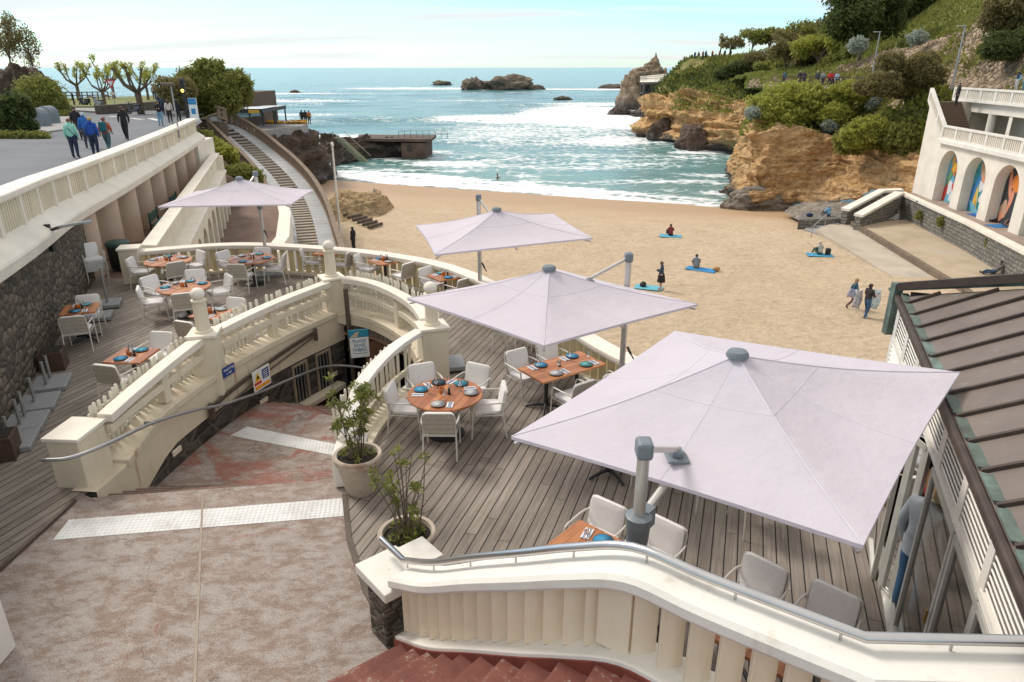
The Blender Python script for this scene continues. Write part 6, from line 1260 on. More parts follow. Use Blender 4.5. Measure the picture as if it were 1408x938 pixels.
def parasol(corners, apex, mast, zc, ztop, label, base=True, arm_k=.5, crank=True):
    """cantilever parasol: canopy through four corners and an apex, held by a side mast"""
    Cn = [Vector(c) for c in corners]; A = Vector(apex); r_ = empty('cantilever_parasol', (mast[0], mast[1], 0)); o0 = Vector((mast[0], mast[1], 0)); tag(r_, label, 'parasol', 'pale cantilever parasols'); N = 14
    cen = sum(Cn, Vector())/4
    m = MB()
    def surf(i, s_, t_):      # s_ along edge, t_ 0 apex .. 1 edge
        a, b = Cn[i], Cn[(i+1) % 4]; e = a.lerp(b, s_); e = e+(cen-e)*(.02*math.sin(math.pi*s_)); p = A.lerp(e, t_)
        p.z += -.10*math.sin(math.pi*s_)*t_*(1-t_)*1.6-.07*math.sin(math.pi*t_)*.8; return p-o0
    for i in range(4):
        vs = [surf(i, s_/N, t_/N) for t_ in range(N+1) for s_ in range(N+1)]; m.add(vs, [(a*(N+1)+b, a*(N+1)+b+1, (a+1)*(N+1)+b+1, (a+1)*(N+1)+b) for a in range(N) for b in range(N)])
        e = [surf(i, s_/N, 1) for s_ in range(N+1)]; m.add(e+[p+Vector((0, 0, -.035)) for p in e], [(k, k+1, N+2+k, N+1+k) for k in range(N)])
    cp_ = m.build('canopy', M['canvas'], r_, smooth=True)
    m = MB()
    for i in range(4):
        m.tube([surf(i, 0, k/N)+Vector((0, 0, .004)) for k in range(N+1)], .004, 5); m.tube([surf(i, .5, k/N)+Vector((0, 0, .002)) for k in range(N+1)], .002, 4)
        m.tube([surf(i, k/N, .36)+Vector((0, 0, .002)) for k in range(N+1)], .0018, 4)
    m.build('seams', M['seam'], cp_)
    m = MB(); m.lathe([(.105, .0), (.105, .03), (.085, .06), (.03, .075)], A-o0-Vector((0, 0, .01)), 18); m.build('finial_cap', M['capgrey'], r_, smooth=True)
    hub = A-o0+Vector((0, 0, -.28)); m = MB(); m.lathe([(.07, -.1), (.09, 0), (.07, .12)], hub, 12); m.tube([hub, A-o0], .02, 8); m.build('hub', M['capgrey'], r_, smooth=True)
    for i in range(4):
        for s_ in (0, .5):
            m = MB(); m.bar(hub+Vector((0, 0, .14)), surf(i, s_, .985)-Vector((0, 0, .09)), .03, .02); m.build('rib', M['silver'], r_)
    m = MB(); m.lathe([(.050, .05), (.050, ztop-.16)], n=16); m.build('mast', M['silver'], r_, smooth=True)
    m = MB(); m.box((0, 0, ztop-.08), (.13, .16, .15)); m.build('mast_cap', M['capgrey'], r_, bevel=.03)
    # canopy plate where the upper arm holds the roof
    best = min(((i, .5) for i in range(4)), key=lambda q: (surf(q[0], .5, .6)).xy.length); pt_ = surf(best[0], .5, arm_k)
    m = MB(); m.bar(Vector((0, 0, ztop-.09)), pt_+Vector((0, 0, .09)), .035, .045); m.build('upper_arm', M['silver'], r_)
    m = MB(); m.box(pt_+Vector((0, 0, .02)), (.19, .22, .03)); m.box(pt_+Vector((0, 0, .06)), (.10, .12, .06)); m.build('roof_plate', M['capgrey'], r_, bevel=.015)
    zs_ = ztop-.70; d_ = Vector((hub.x, hub.y, 0)).normalized()
    m = MB(); m.lathe([(.06, zs_-.38), (.085, zs_-.30), (.105, zs_-.02), (.11, zs_+.0), (.075, zs_+.02)], n=14); m.box(d_*.10+Vector((0, 0, zs_-.06)), (.13, .13, .17), rz=math.atan2(d_.y, d_.x)); m.build('carriage', M['capgrey'], r_, smooth=True)
    m = MB(); m.tube([d_*.13+Vector((0, 0, zs_-.02)), d_*.42+Vector((0, 0, zs_+.06)), hub+Vector((0, 0, -.02))], .035, 12); m.build('strut', M['silver'], r_, smooth=True)
    if crank: m = MB(); m.bar((.06, -.06, 1.32), (.12, -.1, 1.2), .03); m.tube([(.12, -.1, 1.2), (.17, -.13, 1.12)], .012, 6); m.build('crank', M['black'], r_)
    if base: m = MB(); m.box((0, 0, .045), (.85, .85, .08), rz=.3); m.build('base_plate', M['granite'], r_, bevel=.01)
    return r_
def corner4(pts, z): return [PZ(u, v, z) for u, v in pts]
c = [PZ(703, 600, 2.35), PZ(1187, 750, 2.6), PZ(1320, 512, 2.93), PZ(928, 455, 2.65)]; c1_ = (c[0]+c[1]+c[2]+c[3])/4; ap = PY(1014, 489, c1_.y+.02)
mp_ = PY(880, 690, 4.72); parasol(c, ap, (mp_.x, mp_.y), 2.3, PY(880, 604, mp_.y).z, 'largest pale lilac parasol in the foreground with its grey mast in front', True, .80, crank=False)
c = corner4([(560, 410), (748, 475), (960, 418)], 2.38); c.append(c[0]+c[2]-c[1]); cc = sum(c, Vector())/4; ap = PY(755, 370, cc.y); parasol(c, ap, (1.88, 10.95), 2.4, PY(870, 347, 10.95).z, 'middle pale parasol over the long table, mast on its right', True, .55)
c = corner4([(572, 310), (598, 350), (815, 327)], 2.4); c.append(c[0]+c[2]-c[1]); cc = sum(c, Vector())/4; ap = PY(683, 289, cc.y); mp_ = PY(659, 330, 16.35); parasol(c, ap, (mp_.x, mp_.y), 2.4, PY(660, 267, 16.35).z, 'far pale parasol nearest the beach, centre of the picture', True, .55)
c = corner4([(217, 284), (400, 281), (431, 261)], 2.4); c.append(c[0]+c[2]-c[1]); cc = sum(c, Vector())/4; ap = PY(329, 246, cc.y); parasol(c, ap, (-7.2, 19.95), 2.4, PY(357, 235, 19.95).z, 'left pale parasol in front of the footbridge', True, .55)
# ================================================================== PLANTS
def tubes(m, segs):
    for pts, r0, r1 in segs:
        n = len(pts); m.tube(pts, [r0+(r1-r0)*i/(n-1) for i in range(n)], 5)
def rosette(p, d_, n, ln, wd):
    """whorl of long leaves round a shoot tip"""
    V = []; F = []; d_ = Vector(d_).normalized(); a = d_.orthogonal().normalized(); b = d_.cross(a)
    for k in range(n):
        an = 2.4*k+random.random()*.5; el = random.uniform(.1, .9)*(1-.5*k/n)+.15; o_ = (a*math.cos(an)+b*math.sin(an)); dr = (o_*math.cos(el)+d_*math.sin(el)).normalized(); L = ln*random.uniform(.6, 1.15); sd_ = dr.cross(d_).normalized()*wd*random.uniform(.8, 1.2)/2; p0 = Vector(p)-d_*random.random()*ln*.5
        tip = p0+dr*L-Vector((0, 0, L*.12)); mid = p0+dr*L*.6+d_*L*.06
        i0 = len(V); V += [tuple(p0), tuple(mid+sd_), tuple(tip), tuple(mid-sd_)]; F.append((i0, i0+1, i0+2, i0+3))
    return np.array(V), np.array(F)
M['terracotta'] = plain('whitewashed_terracotta', (.46, .385, .31), .85, 0, .14, 4, .15, dirt=(2.2, .56, (.30, .20, .14)))
def potted(pos, label, stems, hmin, hmax, spread, leaves, low, sparse=False, scale=1):
    r_ = empty('potted_shrub', pos); tag(r_, label, 'potted plant', 'shrubs in big pots'); s_ = scale
    m = MB(); m.lathe([(.19*s_, 0), (.21*s_, .04), (.30*s_, .50*s_), (.335*s_, .52*s_), (.345*s_, .60*s_), (.33*s_, .62*s_), (.29*s_, .615*s_), (.275*s_, .54*s_)], n=36); m.build('pot', M['terracotta'], r_, smooth=True)
    m = MB(); m.lathe([(.0, .565*s_), (.15*s_, .575*s_), (.285*s_, .555*s_)], n=24, cap=False); m.build('soil', M['soil'], r_)
    m = MB(); parts = []; sub_ = MB()
    for k in range(stems):
        a = random.random()*6.28; q = Vector((math.cos(a), math.sin(a), 0))*random.random()*.14; h = random.uniform(hmin, hmax); lean = Vector((math.cos(a), math.sin(a), 0))*random.uniform(.1, spread)
        p0 = q+Vector((0, 0, .55*s_)); p1 = p0+lean*.35+Vector((random.uniform(-.04, .04), random.uniform(-.04, .04), h*.5)); p2 = p0+lean+Vector((0, 0, h)); tubes(m, [([p0, p0.lerp(p1, .5), p1, p2], .011, .005)])
        tips = [(p2, p2-p1)]
        for j in range(random.randint(2, 4) if not sparse else random.randint(0, 1)):
            f_ = random.uniform(.35, .95); b = p1.lerp(p2, max(0, (f_-.5)*2)) if f_ > .5 else p0.lerp(p1, f_*2); e = b+Vector((random.uniform(-.16, .16), random.uniform(-.16, .16), random.uniform(.06, .2))); tubes(m, [([b, e], .006, .004)]); tips.append((e, e-b))
        for p, d_ in tips: 
            if sparse and random.random() < .25: continue
            parts.append(rosette(p, d_, leaves, .115, .032))
    for k in range(low): 
        a = random.random()*6.28; rr = random.random()*.22; parts.append(rosette((math.cos(a)*rr, math.sin(a)*rr, .58*s_+random.random()*.1), (math.cos(a)*.4, math.sin(a)*.4, 1), 9, .10, .03))
    m.build('stems', M['bark'], r_); v, f = cat(parts); npmesh('leaves', v, f, M['leaf_pot'], r_)
p = PZ(494, 650, .3); potted((p.x, p.y, 0), 'tall leafy green shrub in a big pale pot by the lower stairs', 11, .55, 1.40, .26, 15, 12)
p = PZ(560, 737, .55); potted((p.x, p.y, 0), 'sparse bare stemmed shrub in a big pale pot behind the near balustrade', 16, .55, 1.05, .55, 13, 26, True)
# ---- vegetation on cliffs: clumps follow the surfaces
def clump(name, label, cat_, parts_, mat, size, dens, group=None, stem=True, kind=None):
    """bush of leaf faces: parts_ = [(centre, radii)]"""
    base = Vector(parts_[0][0]); r_ = empty(name, base); tag(r_, label, cat_, group, kind); P_ = []
    for c, rd in parts_: P_.append(foliage(int(dens*rd[0]*rd[1]+dens*rd[0]*rd[2]), Vector(c)-base, rd, size, hollow=.55))
    v, f = cat(P_); npmesh('foliage', v, f, mat, r_)
    if stem:
        m = MB()
        for c, rd in parts_:
            q = Vector(c)-base
            for k in range(5): m.tube([q+Vector((random.uniform(-.2, .2)*rd[0], random.uniform(-.2, .2)*rd[1], -rd[2]*.95)), q+Vector((random.uniform(-.6, .6)*rd[0], random.uniform(-.6, .6)*rd[1], rd[2]*.45))], [.05+.02*rd[0], .02], 5)
        m.build('stems', M['bark'], r_)
    return r_
def blobs(c, r, n, spread=.75, rr=(.4, .7), dome=True):
    """several overlapping sub-clumps making an uneven crown"""
    o = []; c = Vector(c)
    for k in range(n):
        d_ = Vector((random.uniform(-1, 1), random.uniform(-1, 1), random.uniform(-.35 if dome else -1, 1)))
        if d_.length > 1: d_.normalize()
        s_ = random.uniform(*rr); o.append((c+Vector((d_.x*r[0]*spread, d_.y*r[1]*spread, d_.z*r[2]*spread)), (r[0]*s_, r[1]*s_, r[2]*s_)))
    return o
def cover(name, label, surf, n, mat, size, cond=None, kind='stuff', elong=2.0, lift=.1, parent=None, catn='ground cover', up=1.2):
    p, nn = surf_points(surf, n, cond); p = p+nn*(lift*(.2+rng.random((len(p), 1)))); v, f = leaves_at(p, size, elong, up, nn*.9); o = npmesh(name, v, f, mat)
    tag(o, None, None, None, kind); return o
def ncond(scale, thr, seed, zmin=-99, extra=None):
    def f_(p):
        m = np.array([noise.noise((q[0]*scale+seed, q[1]*scale, q[2]*scale)) for q in p])+.15*rng.normal(size=len(p)) > thr
        m &= p[:, 2] > zmin
        return m
    return f_
cover('hill_grass', '', hg, 46000, M['leaf_grass'], .30, lift=.25)
cover('slope_grass', '', sl, 30000, M['leaf_mid'], .24, ncond(.22, .16, 3), lift=.3)
cover('slope_brush', '', sl, 14000, M['leaf_bright'], .22, ncond(.25, .2, 9), lift=.5)
cover('bank_plants', '', hs, 22000, M['leaf_mid'], .22, ncond(.16, .26, 5), lift=.35)
cover('headland_scrub', '', c3, 42000, M['leaf_mid'], .42, ncond(.08, -.02, 2), lift=.5)
cover('headland_dark_scrub', '', c3, 13000, M['leaf_dark'], .42, ncond(.07, .05, 14), lift=.9)
cover('cliff_top_plants', '', c2, 14000, M['leaf_mid'], .35, lambda p: ncond(.15, .05, 8)(p) & (p[:, 2] > -2.2), lift=.4)
cover('cliff_plants', '', c1, 9000, M['leaf_mid'], .2, lambda p: ncond(.3, .12, 6)(p) & (p[:, 2] > -.9) & (p[:, 1] < 80), lift=.3)
cover('promontory_grass', '', None or ro, 10, M['leaf_grass'], .2) if False else None
# bright mounds on the near cliff
def mound(pix, Yc, rd, mat, label, grp='green mounds of coastal plants on the near cliff', size=.2, dens=900):
    clump('coastal_shrub', label, 'shrub', [(PY(u, v, Yc+dy_), r) for (u, v, dy_, r) in pix], mat, size, dens, grp, False)
mound([(1085, 148, 1, (3.6, 2.6, 2.2)), (1060, 153, 0, (2.2, 2, 1.6)), (1112, 146, 1.5, (2.6, 2.4, 2.2)), (1100, 133, 3, (2.2, 2, 1.4)), (1075, 165, -1, (2.2, 1.5, 1.2)), (1045, 158, 0, (1.2, 1.2, 1.0))], 80, 1, M['leaf_bright'], 'large bright green mound on top of the near cliff', dens=1100)
mound([(1148, 160, 0, (1.6, 1.4, 1.3)), (1158, 155, 1, (1.3, 1.2, 1.2))], 78, 1, M['leaf_bright'], 'small green tuft between the two big mounds of the near cliff')
mound([(1190, 185, 0, (2.2, 1.3, 1.3)), (1215, 182, 0, (2.4, 1.4, 1.5)), (1240, 192, -2, (1.5, 1.2, 1.4)), (1170, 195, 1, (1.5, 1.2, 1.2)), (1225, 170, 2, (2.2, 1.6, 1.3))], 69.5, 1, M['leaf_mid'], 'dark green hanging plants beside the white gallery building')
mound([(1180, 186, 0, (1.6, 1, 1.2)), (1200, 176, .3, (1.6, 1, 1.0))], 68.6, 1, M['leaf_bright'], 'bright tuft on the left of the hanging plants by the gallery')
for (u, v, Yc, r, l) in ((1036, 156, 79, .9, 'silvery tuft at the left tip of the near cliff'), (1140, 173, 77, .8, 'silvery tuft in the middle of the near cliff edge'), (1203, 142, 77, .9, 'silvery tuft below the scrub beside the path'), (1262, 52, 88, 1.1, 'silvery bush at the edge of the grassy hill'), (1180, 62, 92, 1.2, 'silvery bush under the dark evergreen'), (1058, 138, 82, .9, 'silvery tuft on the bright mound')):
    clump('silver_bush', l, 'shrub', [(PY(u, v, Yc), (r, r*.8, r*.75))], M['leaf_silver'], .16, 700, 'silvery coastal bushes', False)
clump('scrub_bush', 'large brownish scrub bush beside the top of the white gallery', 'bush', blobs(PY(1240, 112, 71), (4.0, 2.2, 2.5), 18, .85, (.22, .42)), M['leaf_scrub'], .15, 900)
clump('scrub_bush', 'brownish scrub bush at the top right corner of the picture', 'bush', blobs(PY(1402, 18, 74), (2.8, 2, 2.6), 6), M['leaf_scrub'], .16, 800)
clump('yellow_bush', 'yellow green bush below the railing beside the cliff path', 'bush', [(PY(1172, 124, 79), (2.2, 1.4, 1.0)), (PY(1185, 127, 78), (1.5, 1.2, .9))], M['leaf_bright'], .16, 900)
clump('dark_bush', 'dark bush on the stony bank above the gallery', 'bush', [(PY(1385, 62, 70), (2.2, 1.2, 1.3)), (PY(1375, 68, 69), (1.8, 1, .9))], M['leaf_dark'], .16, 900)
clump('dark_bush', 'dark bush low on the headland slope near its tip', 'bush', blobs(PY(1012, 103, 150), (5, 3.5, 2.8), 12, .8, (.28, .5)), M['leaf_dark'], .3, 200)
# trees
def tree(name, base, h, crown, mat, label, leaf=.2, dens=500, group=None, trunk=.16, lean=(0, 0), nb=7, cz=.72, rr=(.35, .6), flat=1.0):
    r_ = empty(name, base); tag(r_, label, 'tree', group); top = Vector((lean[0], lean[1], h*.62)); m = MB(); m.tube([(0, 0, -.3), top*.33+Vector((lean[0]*.1, 0, 0)), top*.7, top], [trunk, trunk*.8, trunk*.6, trunk*.4], 8)
    cc = Vector((lean[0]*1.3, lean[1]*1.3, h*cz)); bl = blobs(cc, crown, nb, .8, rr)
    for c, rd in bl: m.tube([top*.55, top*.8+(c-top)*.2, c], [trunk*.45, trunk*.3, .03], 5)
    m.build('trunk', M['bark'], r_, smooth=True); P_ = []
    for c, rd in bl: P_.append(foliage(int(dens*(rd[0]*rd[1]+rd[0]*rd[2])), c, (rd[0], rd[1], rd[2]*flat), leaf, hollow=.3))
    v, f = cat(P_); npmesh('crown', v, f, mat, r_); return r_
TG = 'wind shaped trees on the headland'
for (u, v, Yc, h, cr, l) in ((1030, 80, 168, 6.2, (5, 3, 2.1), 'broad leaning tree third from the left on the headland crest'), (1052, 79, 165, 5.6, (4.4, 3, 2.2), 'rounded open tree right of the broad leaning headland tree'), (1001, 80, 170, 4.2, (2.4, 2, 1.5), 'small thin tree beside the visitors on the headland crest'), (988, 79, 172, 5.2, (.9, .9, 1.6), 'slender upright tree left of all other headland trees')):
    tree('headland_tree', PY(u, v, Yc), h, cr, M['leaf_scrub'] if cr[0] < 2.6 else M['leaf_mid'], l, .34, 45, TG, .24, (random.uniform(.5, 1.2), 0), 7)
for (u, v, Yc, h, cr, mt, l) in ((1078, 104, 118, 5.6, (3.0, 2.4, 2.6), 'leaf_scrub', 'brownish loose tree at the left of the path thicket'), (1100, 104, 120, 6.5, (3.6, 3, 3.2), 'leaf_mid', 'tall olive tree in the left middle of the path thicket'), (1122, 104, 112, 5.0, (4.2, 3, 2.5), 'leaf_bright', 'low rounded pale tree just behind the red clad visitors'), (1150, 104, 114, 6.8, (4, 3, 3.4), 'leaf_mid', 'tall olive tree at the right of the path thicket'), (1135, 104, 124, 8.0, (4.5, 3, 3.0), 'leaf_scrub', 'feathery tree standing highest behind the path thicket')):
    tree('path_tree', PY(u, v, Yc), h, cr, M[mt], l, .24, 130, 'trees behind the cliff path', .2, (random.uniform(-.4, .4), 0), 12, rr=(.25, .5))
for (u, v, Yc, h, cr, mt, l) in ((1180, 88, 100, 9.5, (5.4, 4, 4.4), 'leaf_dark', 'big dark evergreen where the path meets the hill'), (1215, 52, 116, 9, (6.5, 4, 4.2), 'leaf_dark', 'broad dark evergreen above the lamp post'), (1245, 22, 122, 8.5, (6, 4, 4), 'leaf_dark', 'dark evergreen higher on the hill beside the grass'), (1285, -12, 128, 7, (6.5, 4, 3.4), 'leaf_dark', 'dark evergreen cut by the top edge of the picture'), (1205, 30, 134, 9, (4.5, 3.5, 3.6), 'leaf_mid', 'lighter tree behind the dark evergreens of the hill'), (1192, 28, 140, 8, (3.2, 3, 3.2), 'leaf_scrub', 'thin half bare tree showing against the sky left of the hill evergreens')):
    tree('hill_tree', PY(u, v, Yc), h, cr, M[mt], l, .26, 150 if mt != 'leaf_scrub' else 40, 'trees on the right hill', .3, (random.uniform(-.5, .5), 0), 14, .6, (.25, .5))
for (u, v, Yc, r, mt, l) in ((1050, 92, 150, (5, 3, 3.2), 'leaf_scrub', 'brownish bush left of the path thicket'), (1066, 99, 135, (4, 3, 2.4), 'leaf_mid', 'olive bush at the left foot of the path thicket'), (1092, 95, 126, (4.4, 3, 2.6), 'leaf_mid', 'rounded olive bush in the middle of the path thicket'), (1112, 92, 122, (4.0, 3, 2.8), 'leaf_scrub', 'feathery brownish bush in the path thicket'), (1160, 92, 108, (3.6, 3, 3.0), 'leaf_mid', 'dense olive bush at the right of the path thicket'), (1140, 84, 126, (4.2, 3, 3.2), 'leaf_mid', 'high olive bush behind the path thicket')):
    clump('thicket_bush', l, 'bush', blobs(PY(u, v, Yc), r, 12, .8, (.28, .5)), M[mt], .24, 160, 'bushes behind the cliff path')
# left promenade: bushes and pollarded planes
clump('big_bush', 'big rounded olive bush at the head of the footbridge', 'bush', blobs(PY(293, 136, 70), (3.6, 2.6, 3.0), 22, .75, (.25, .45)), M['leaf_mid'], .15, 1500)
clump('big_bush', 'brownish open bush behind the traffic light', 'bush', blobs(PY(247, 134, 66), (2.0, 2.0, 2.3), 7, .8, (.35, .5)), M['leaf_scrub'], .14, 700)
clump('bridge_shrub', 'yellow green shrub under the start of the footbridge', 'shrub', blobs(PY(297, 220, 53), (1.4, 1.2, 1.1), 9), M['leaf_bright'], .14, 1300, 'shrubs under the footbridge'); clump('bridge_shrub', 'grey green round shrub just above the left parasol', 'shrub', blobs(PY(318, 243, 49), (1.6, 1.2, .85), 7), M['leaf_mid'], .12, 1300, 'shrubs under the footbridge')
clump('bridge_shrub', 'olive shrub against the far end of the white wall', 'shrub', blobs(PY(285, 206, 54), (1.3, 1.2, 1.2), 7), M['leaf_mid'], .13, 1300, 'shrubs under the footbridge')
clump('dark_hedge', 'dark bush on the planted island at the left edge', 'bush', blobs(PZ(18, 168, 2.6)+Vector((-.6, .5, .1)), (1.5, 1.2, 1.9), 12, .85, (.25, .5)), M['leaf_dark'], .14, 1300); clump('low_plants', 'low plants edging the planted island', 'plant', [(PZ(u, 187, 1.95), (.5, .35, .28)) for u in (2, 14, 26, 38, 50, 58)], M['leaf_mid'], .1, 900, None, False)
clump('rock_plants', 'green plants spilling over the bank behind the grey containers', 'plant', [(PZ(62, 140, 2.8), (1.8, 1.2, 1.1)), (PZ(72, 150, 2.1), (1.6, 1, .8)), (PZ(55, 128, 3.6), (1.8, 1.4, 1.4)), (PZ(82, 158, 1.9), (1.3, .8, .35))], M['leaf_mid'], .13, 900, None, False)
boulder('rock_bank', PZ(26, 150, 2.0)+Vector((-1.5, 3, 0)), (3.0, 2.6, 4.0), M['darkrock'], 71, .3, 5, .7); bpy.data.objects['rock_bank']['label'] = 'dark rocky bank behind the planted island on the left'; bpy.data.objects['rock_bank']['category'] = 'rock'
tree('thin_tree', PZ(26, 150, 2.2)+Vector((0, 3.5, 1.6)), 5.6, (1.5, 1.3, 2.5), M['leaf_scrub'], 'thin half bare tree at the far left against the sky', .12, 150, 'thin trees at the far left', .08, (-.2, 0), 16, .55, (.22, .42)); tree('thin_tree', PZ(2, 150, 2.2)+Vector((-.4, 3.5, 1.8)), 6.8, (1.9, 1.5, 2.9), M['leaf_scrub'], 'taller bare tree cut by the left edge', .12, 150, 'thin trees at the far left', .1, (-.2, 0), 18, .56, (.22, .42))
def pollard(base, h, label, sc=1.0, seed=0):
    rs_ = random.Random(seed); r_ = empty('pollarded_plane', base); tag(r_, label, 'tree', 'pollarded plane trees on the promenade'); m = MB(); parts = []; hh = h*.42
    m.tube([(0, 0, -.1), (.05, 0, hh*.5), (0, .03, hh)], [.22*sc, .17*sc, .19*sc], 9)
    for k in range(7):
        a = 2*math.pi*k/7+rs_.random()*.6; L = h*rs_.uniform(.30, .5); p0 = Vector((0, 0, hh*rs_.uniform(.9, 1.0))); p1 = p0+Vector((math.cos(a)*L*.5, math.sin(a)*L*.5, L*.35)); p2 = p1+Vector((math.cos(a+.3)*L*.35, math.sin(a+.3)*L*.35, L*rs_.uniform(.5, .9)))
        m.tube([p0, p1, p2], [.10*sc, .065*sc, .05*sc], 7); m.ball(p2, .10*sc, 7, 5)
        for j in range(3):
            q = p2 if j == 0 else p1.lerp(p2, rs_.random())+Vector((rs_.uniform(-.25, .25), rs_.uniform(-.25, .25), rs_.uniform(.1, .5)))
            m.tube([p1.lerp(p2, .7), q], [.05, .03], 5); parts.append(foliage(34, q+Vector((0, 0, .12)), (.30, .30, .40), .12, hollow=.1))
    m.build('trunk', M['bark'], r_, smooth=True); v, f = cat(parts); npmesh('crown', v, f, M['leaf_bright'], r_)
pollard(PZ(110, 141, 1.8), 4.6, 'pollarded plane tree farthest left on the promenade', 1, 1); pollard(PZ(145, 149, 1.8), 3.9, 'pollarded plane tree next to the yield sign, left of it', .9, 2); pollard(PZ(157, 136, 1.9), 4.8, 'pollarded plane tree right behind the yield sign', 1, 3); pollard(PZ(194, 156, 1.75), 4.5, 'thickest pollarded plane tree with wide spreading arms beside the road', 1.5, 4); pollard(PZ(204, 138, 1.9), 3.9, 'thin pollarded plane tree behind the thickest one', .8, 5)
# wall plants on the grey sea wall
for k, (u, v, l) in enumerate(((1265, 296, 'green tuft growing from the upper part of the sea wall'), (1294, 305, 'green tuft growing from the middle of the sea wall'), (1363, 334, 'green tuft growing low at the right of the sea wall'))):
    Yq = {0: 55.2, 1: 51.5, 2: 44.5}[k]; clump('wall_plant', l, 'plant', [(PY(u, v, Yq), (.35, .3, .35))], M['leaf_mid'], .12, 900, 'plants growing from the sea wall', False)
# ================================================================== PEOPLE
SKIN = [plain('skin_light', (.50, .30, .22), .6, 0, .05), plain('skin_tan', (.36, .20, .13), .6, 0, .05)]
CL = {}
def cloth(c):
    if c not in CL: CL[c] = plain('cloth_%d' % len(CL), c, .85, 0, .12, 12, .1)
    return CL[c]
HC = {'brown': plain('brown_hair', (.07, .035, .018), .6), 'dark': plain('dark_hair', (.018, .013, .01), .6), 'blond': plain('blond_hair', (.38, .24, .10), .6), 'auburn': plain('auburn_hair', (.17, .065, .025), .6), 'grey': plain('grey_hair', (.35, .33, .31), .6)}
def pose_joints(pose):
    J = dict(pel=(0, 0, .93), spi=(0, 0, 1.12), che=(0, 0, 1.32), nec=(0, 0, 1.47), hea=(0, .015, 1.57), top=(0, .015, 1.66))
    for s_, n in ((-1, 'l'), (1, 'r')):
        J.update({'sh'+n: (s_*.175, 0, 1.40), 'el'+n: (s_*.24, -.03, 1.13), 'wr'+n: (s_*.24, .05, .89), 'ha'+n: (s_*.235, .08, .80), 'hi'+n: (s_*.09, 0, .88), 'kn'+n: (s_*.10, .02, .48), 'an'+n: (s_*.10, -.02, .08), 'to'+n: (s_*.115, .15, .035)})
    if pose == 'walk':
        J.update(knl=(-.09, .17, .50), anl=(-.09, .24, .08), tol=(-.1, .40, .05), knr=(.09, -.05, .47), anr=(.09, -.32, .14), tor=(.1, -.20, .035), ell=(-.23, -.14, 1.15), wrl=(-.22, -.12, .91), hal=(-.22, -.09, .82), elr=(.23, .08, 1.14), wrr=(.20, .24, .95), har=(.19, .29, .88))
    if pose == 'phone':
        for s_, n in ((-1, 'l'), (1, 'r')): J.update({'el'+n: (s_*.22, .03, 1.12), 'wr'+n: (s_*.10, .25, 1.18), 'ha'+n: (s_*.05, .30, 1.22)})
        J.update(hea=(0, .04, 1.56), top=(0, .06, 1.645))
    if pose == 'carry':
        for s_, n in ((-1, 'l'), (1, 'r')): J.update({'el'+n: (s_*.25, .05, 1.14), 'wr'+n: (s_*.22, .28, 1.16), 'ha'+n: (s_*.2, .37, 1.18)})
        J.update(knl=(-.09, .12, .49), anl=(-.09, .14, .08), tol=(-.1, .30, .04), anr=(.09, -.16, .09), tor=(.1, 0, .035))
    if pose in ('sit', 'sitchair'):
        dz = .80 if pose == 'sit' else .43
        J = {k: (x, y, z-dz) for k, (x, y, z) in J.items()}
        for s_, n in ((-1, 'l'), (1, 'r')):
            if pose == 'sit': J.update({'kn'+n: (s_*.2, .40, .42), 'an'+n: (s_*.12, .62, .07), 'to'+n: (s_*.13, .76, .05), 'el'+n: (s_*.27, .12, .40), 'wr'+n: (s_*.16, .34, .42), 'ha'+n: (s_*.1, .40, .44)})
            else: J.update({'kn'+n: (s_*.12, .44, .50), 'an'+n: (s_*.12, .46, .08), 'to'+n: (s_*.12, .60, .035), 'wr'+n: (s_*.16, .30, .58), 'ha'+n: (s_*.14, .37, .58)})
        for k in ('spi', 'che', 'nec', 'hea', 'top', 'shl', 'shr'): x, y, z = J[k]; J[k] = (x, y+(z-.12)*.16 if pose == 'sit' else y, z)
    if pose == 'bend':
        def rot(p, a=R(62), z0=.93): x, y, z = p; dz = z-z0; return (x, y+dz*math.sin(a)*.95, z0+dz*math.cos(a))
        for k in ('spi', 'che', 'nec', 'hea', 'top', 'shl', 'shr'): J[k] = rot(J[k])
        for s_, n in ((-1, 'l'), (1, 'r')): sh = J['sh'+n]; J.update({'el'+n: (s_*.22, sh[1]+.02, sh[2]-.28), 'wr'+n: (s_*.15, sh[1]+.10, sh[2]-.52), 'ha'+n: (s_*.13, sh[1]+.12, sh[2]-.60), 'hi'+n: (s_*.09, -.05, .88), 'kn'+n: (s_*.12, .06, .48)})
    if pose == 'recline':
        J = dict(pel=(0, 0, .12), spi=(0, -.16, .24), che=(0, -.30, .38), nec=(0, -.36, .52), hea=(0, -.36, .62), top=(0, -.36, .71))
        for s_, n in ((-1, 'l'), (1, 'r')): J.update({'sh'+n: (s_*.17, -.33, .45), 'el'+n: (s_*.28, -.40, .22), 'wr'+n: (s_*.24, -.28, .08), 'ha'+n: (s_*.22, -.20, .05), 'hi'+n: (s_*.09, .06, .11), 'kn'+n: (s_*.1, .45, .16 if n == 'l' else .2), 'an'+n: (s_*.1, .86, .07), 'to'+n: (s_*.12, .92, .2)})
    if pose == 'lie':
        J = {k: (x, z-.9, .13+y*.6) for k, (x, y, z) in J.items()}
    return J
RADI = dict(pel=(.17, .13), spi=(.155, .12), che=(.18, .13), nec=(.06, .06), hea=(.095, .105), top=(.066, .074), sh=(.088, .088), el=(.06, .06), wr=(.042, .04), ha=(.045, .026), hi=(.115, .115), kn=(.075, .075), an=(.052, .052), to=(.05, .035))
BONES = [('pel', 'spi', 'shirt'), ('spi', 'che', 'shirt'), ('che', 'nec', 'shirt'), ('nec', 'hea', 'skin'), ('hea', 'top', 'skin')]
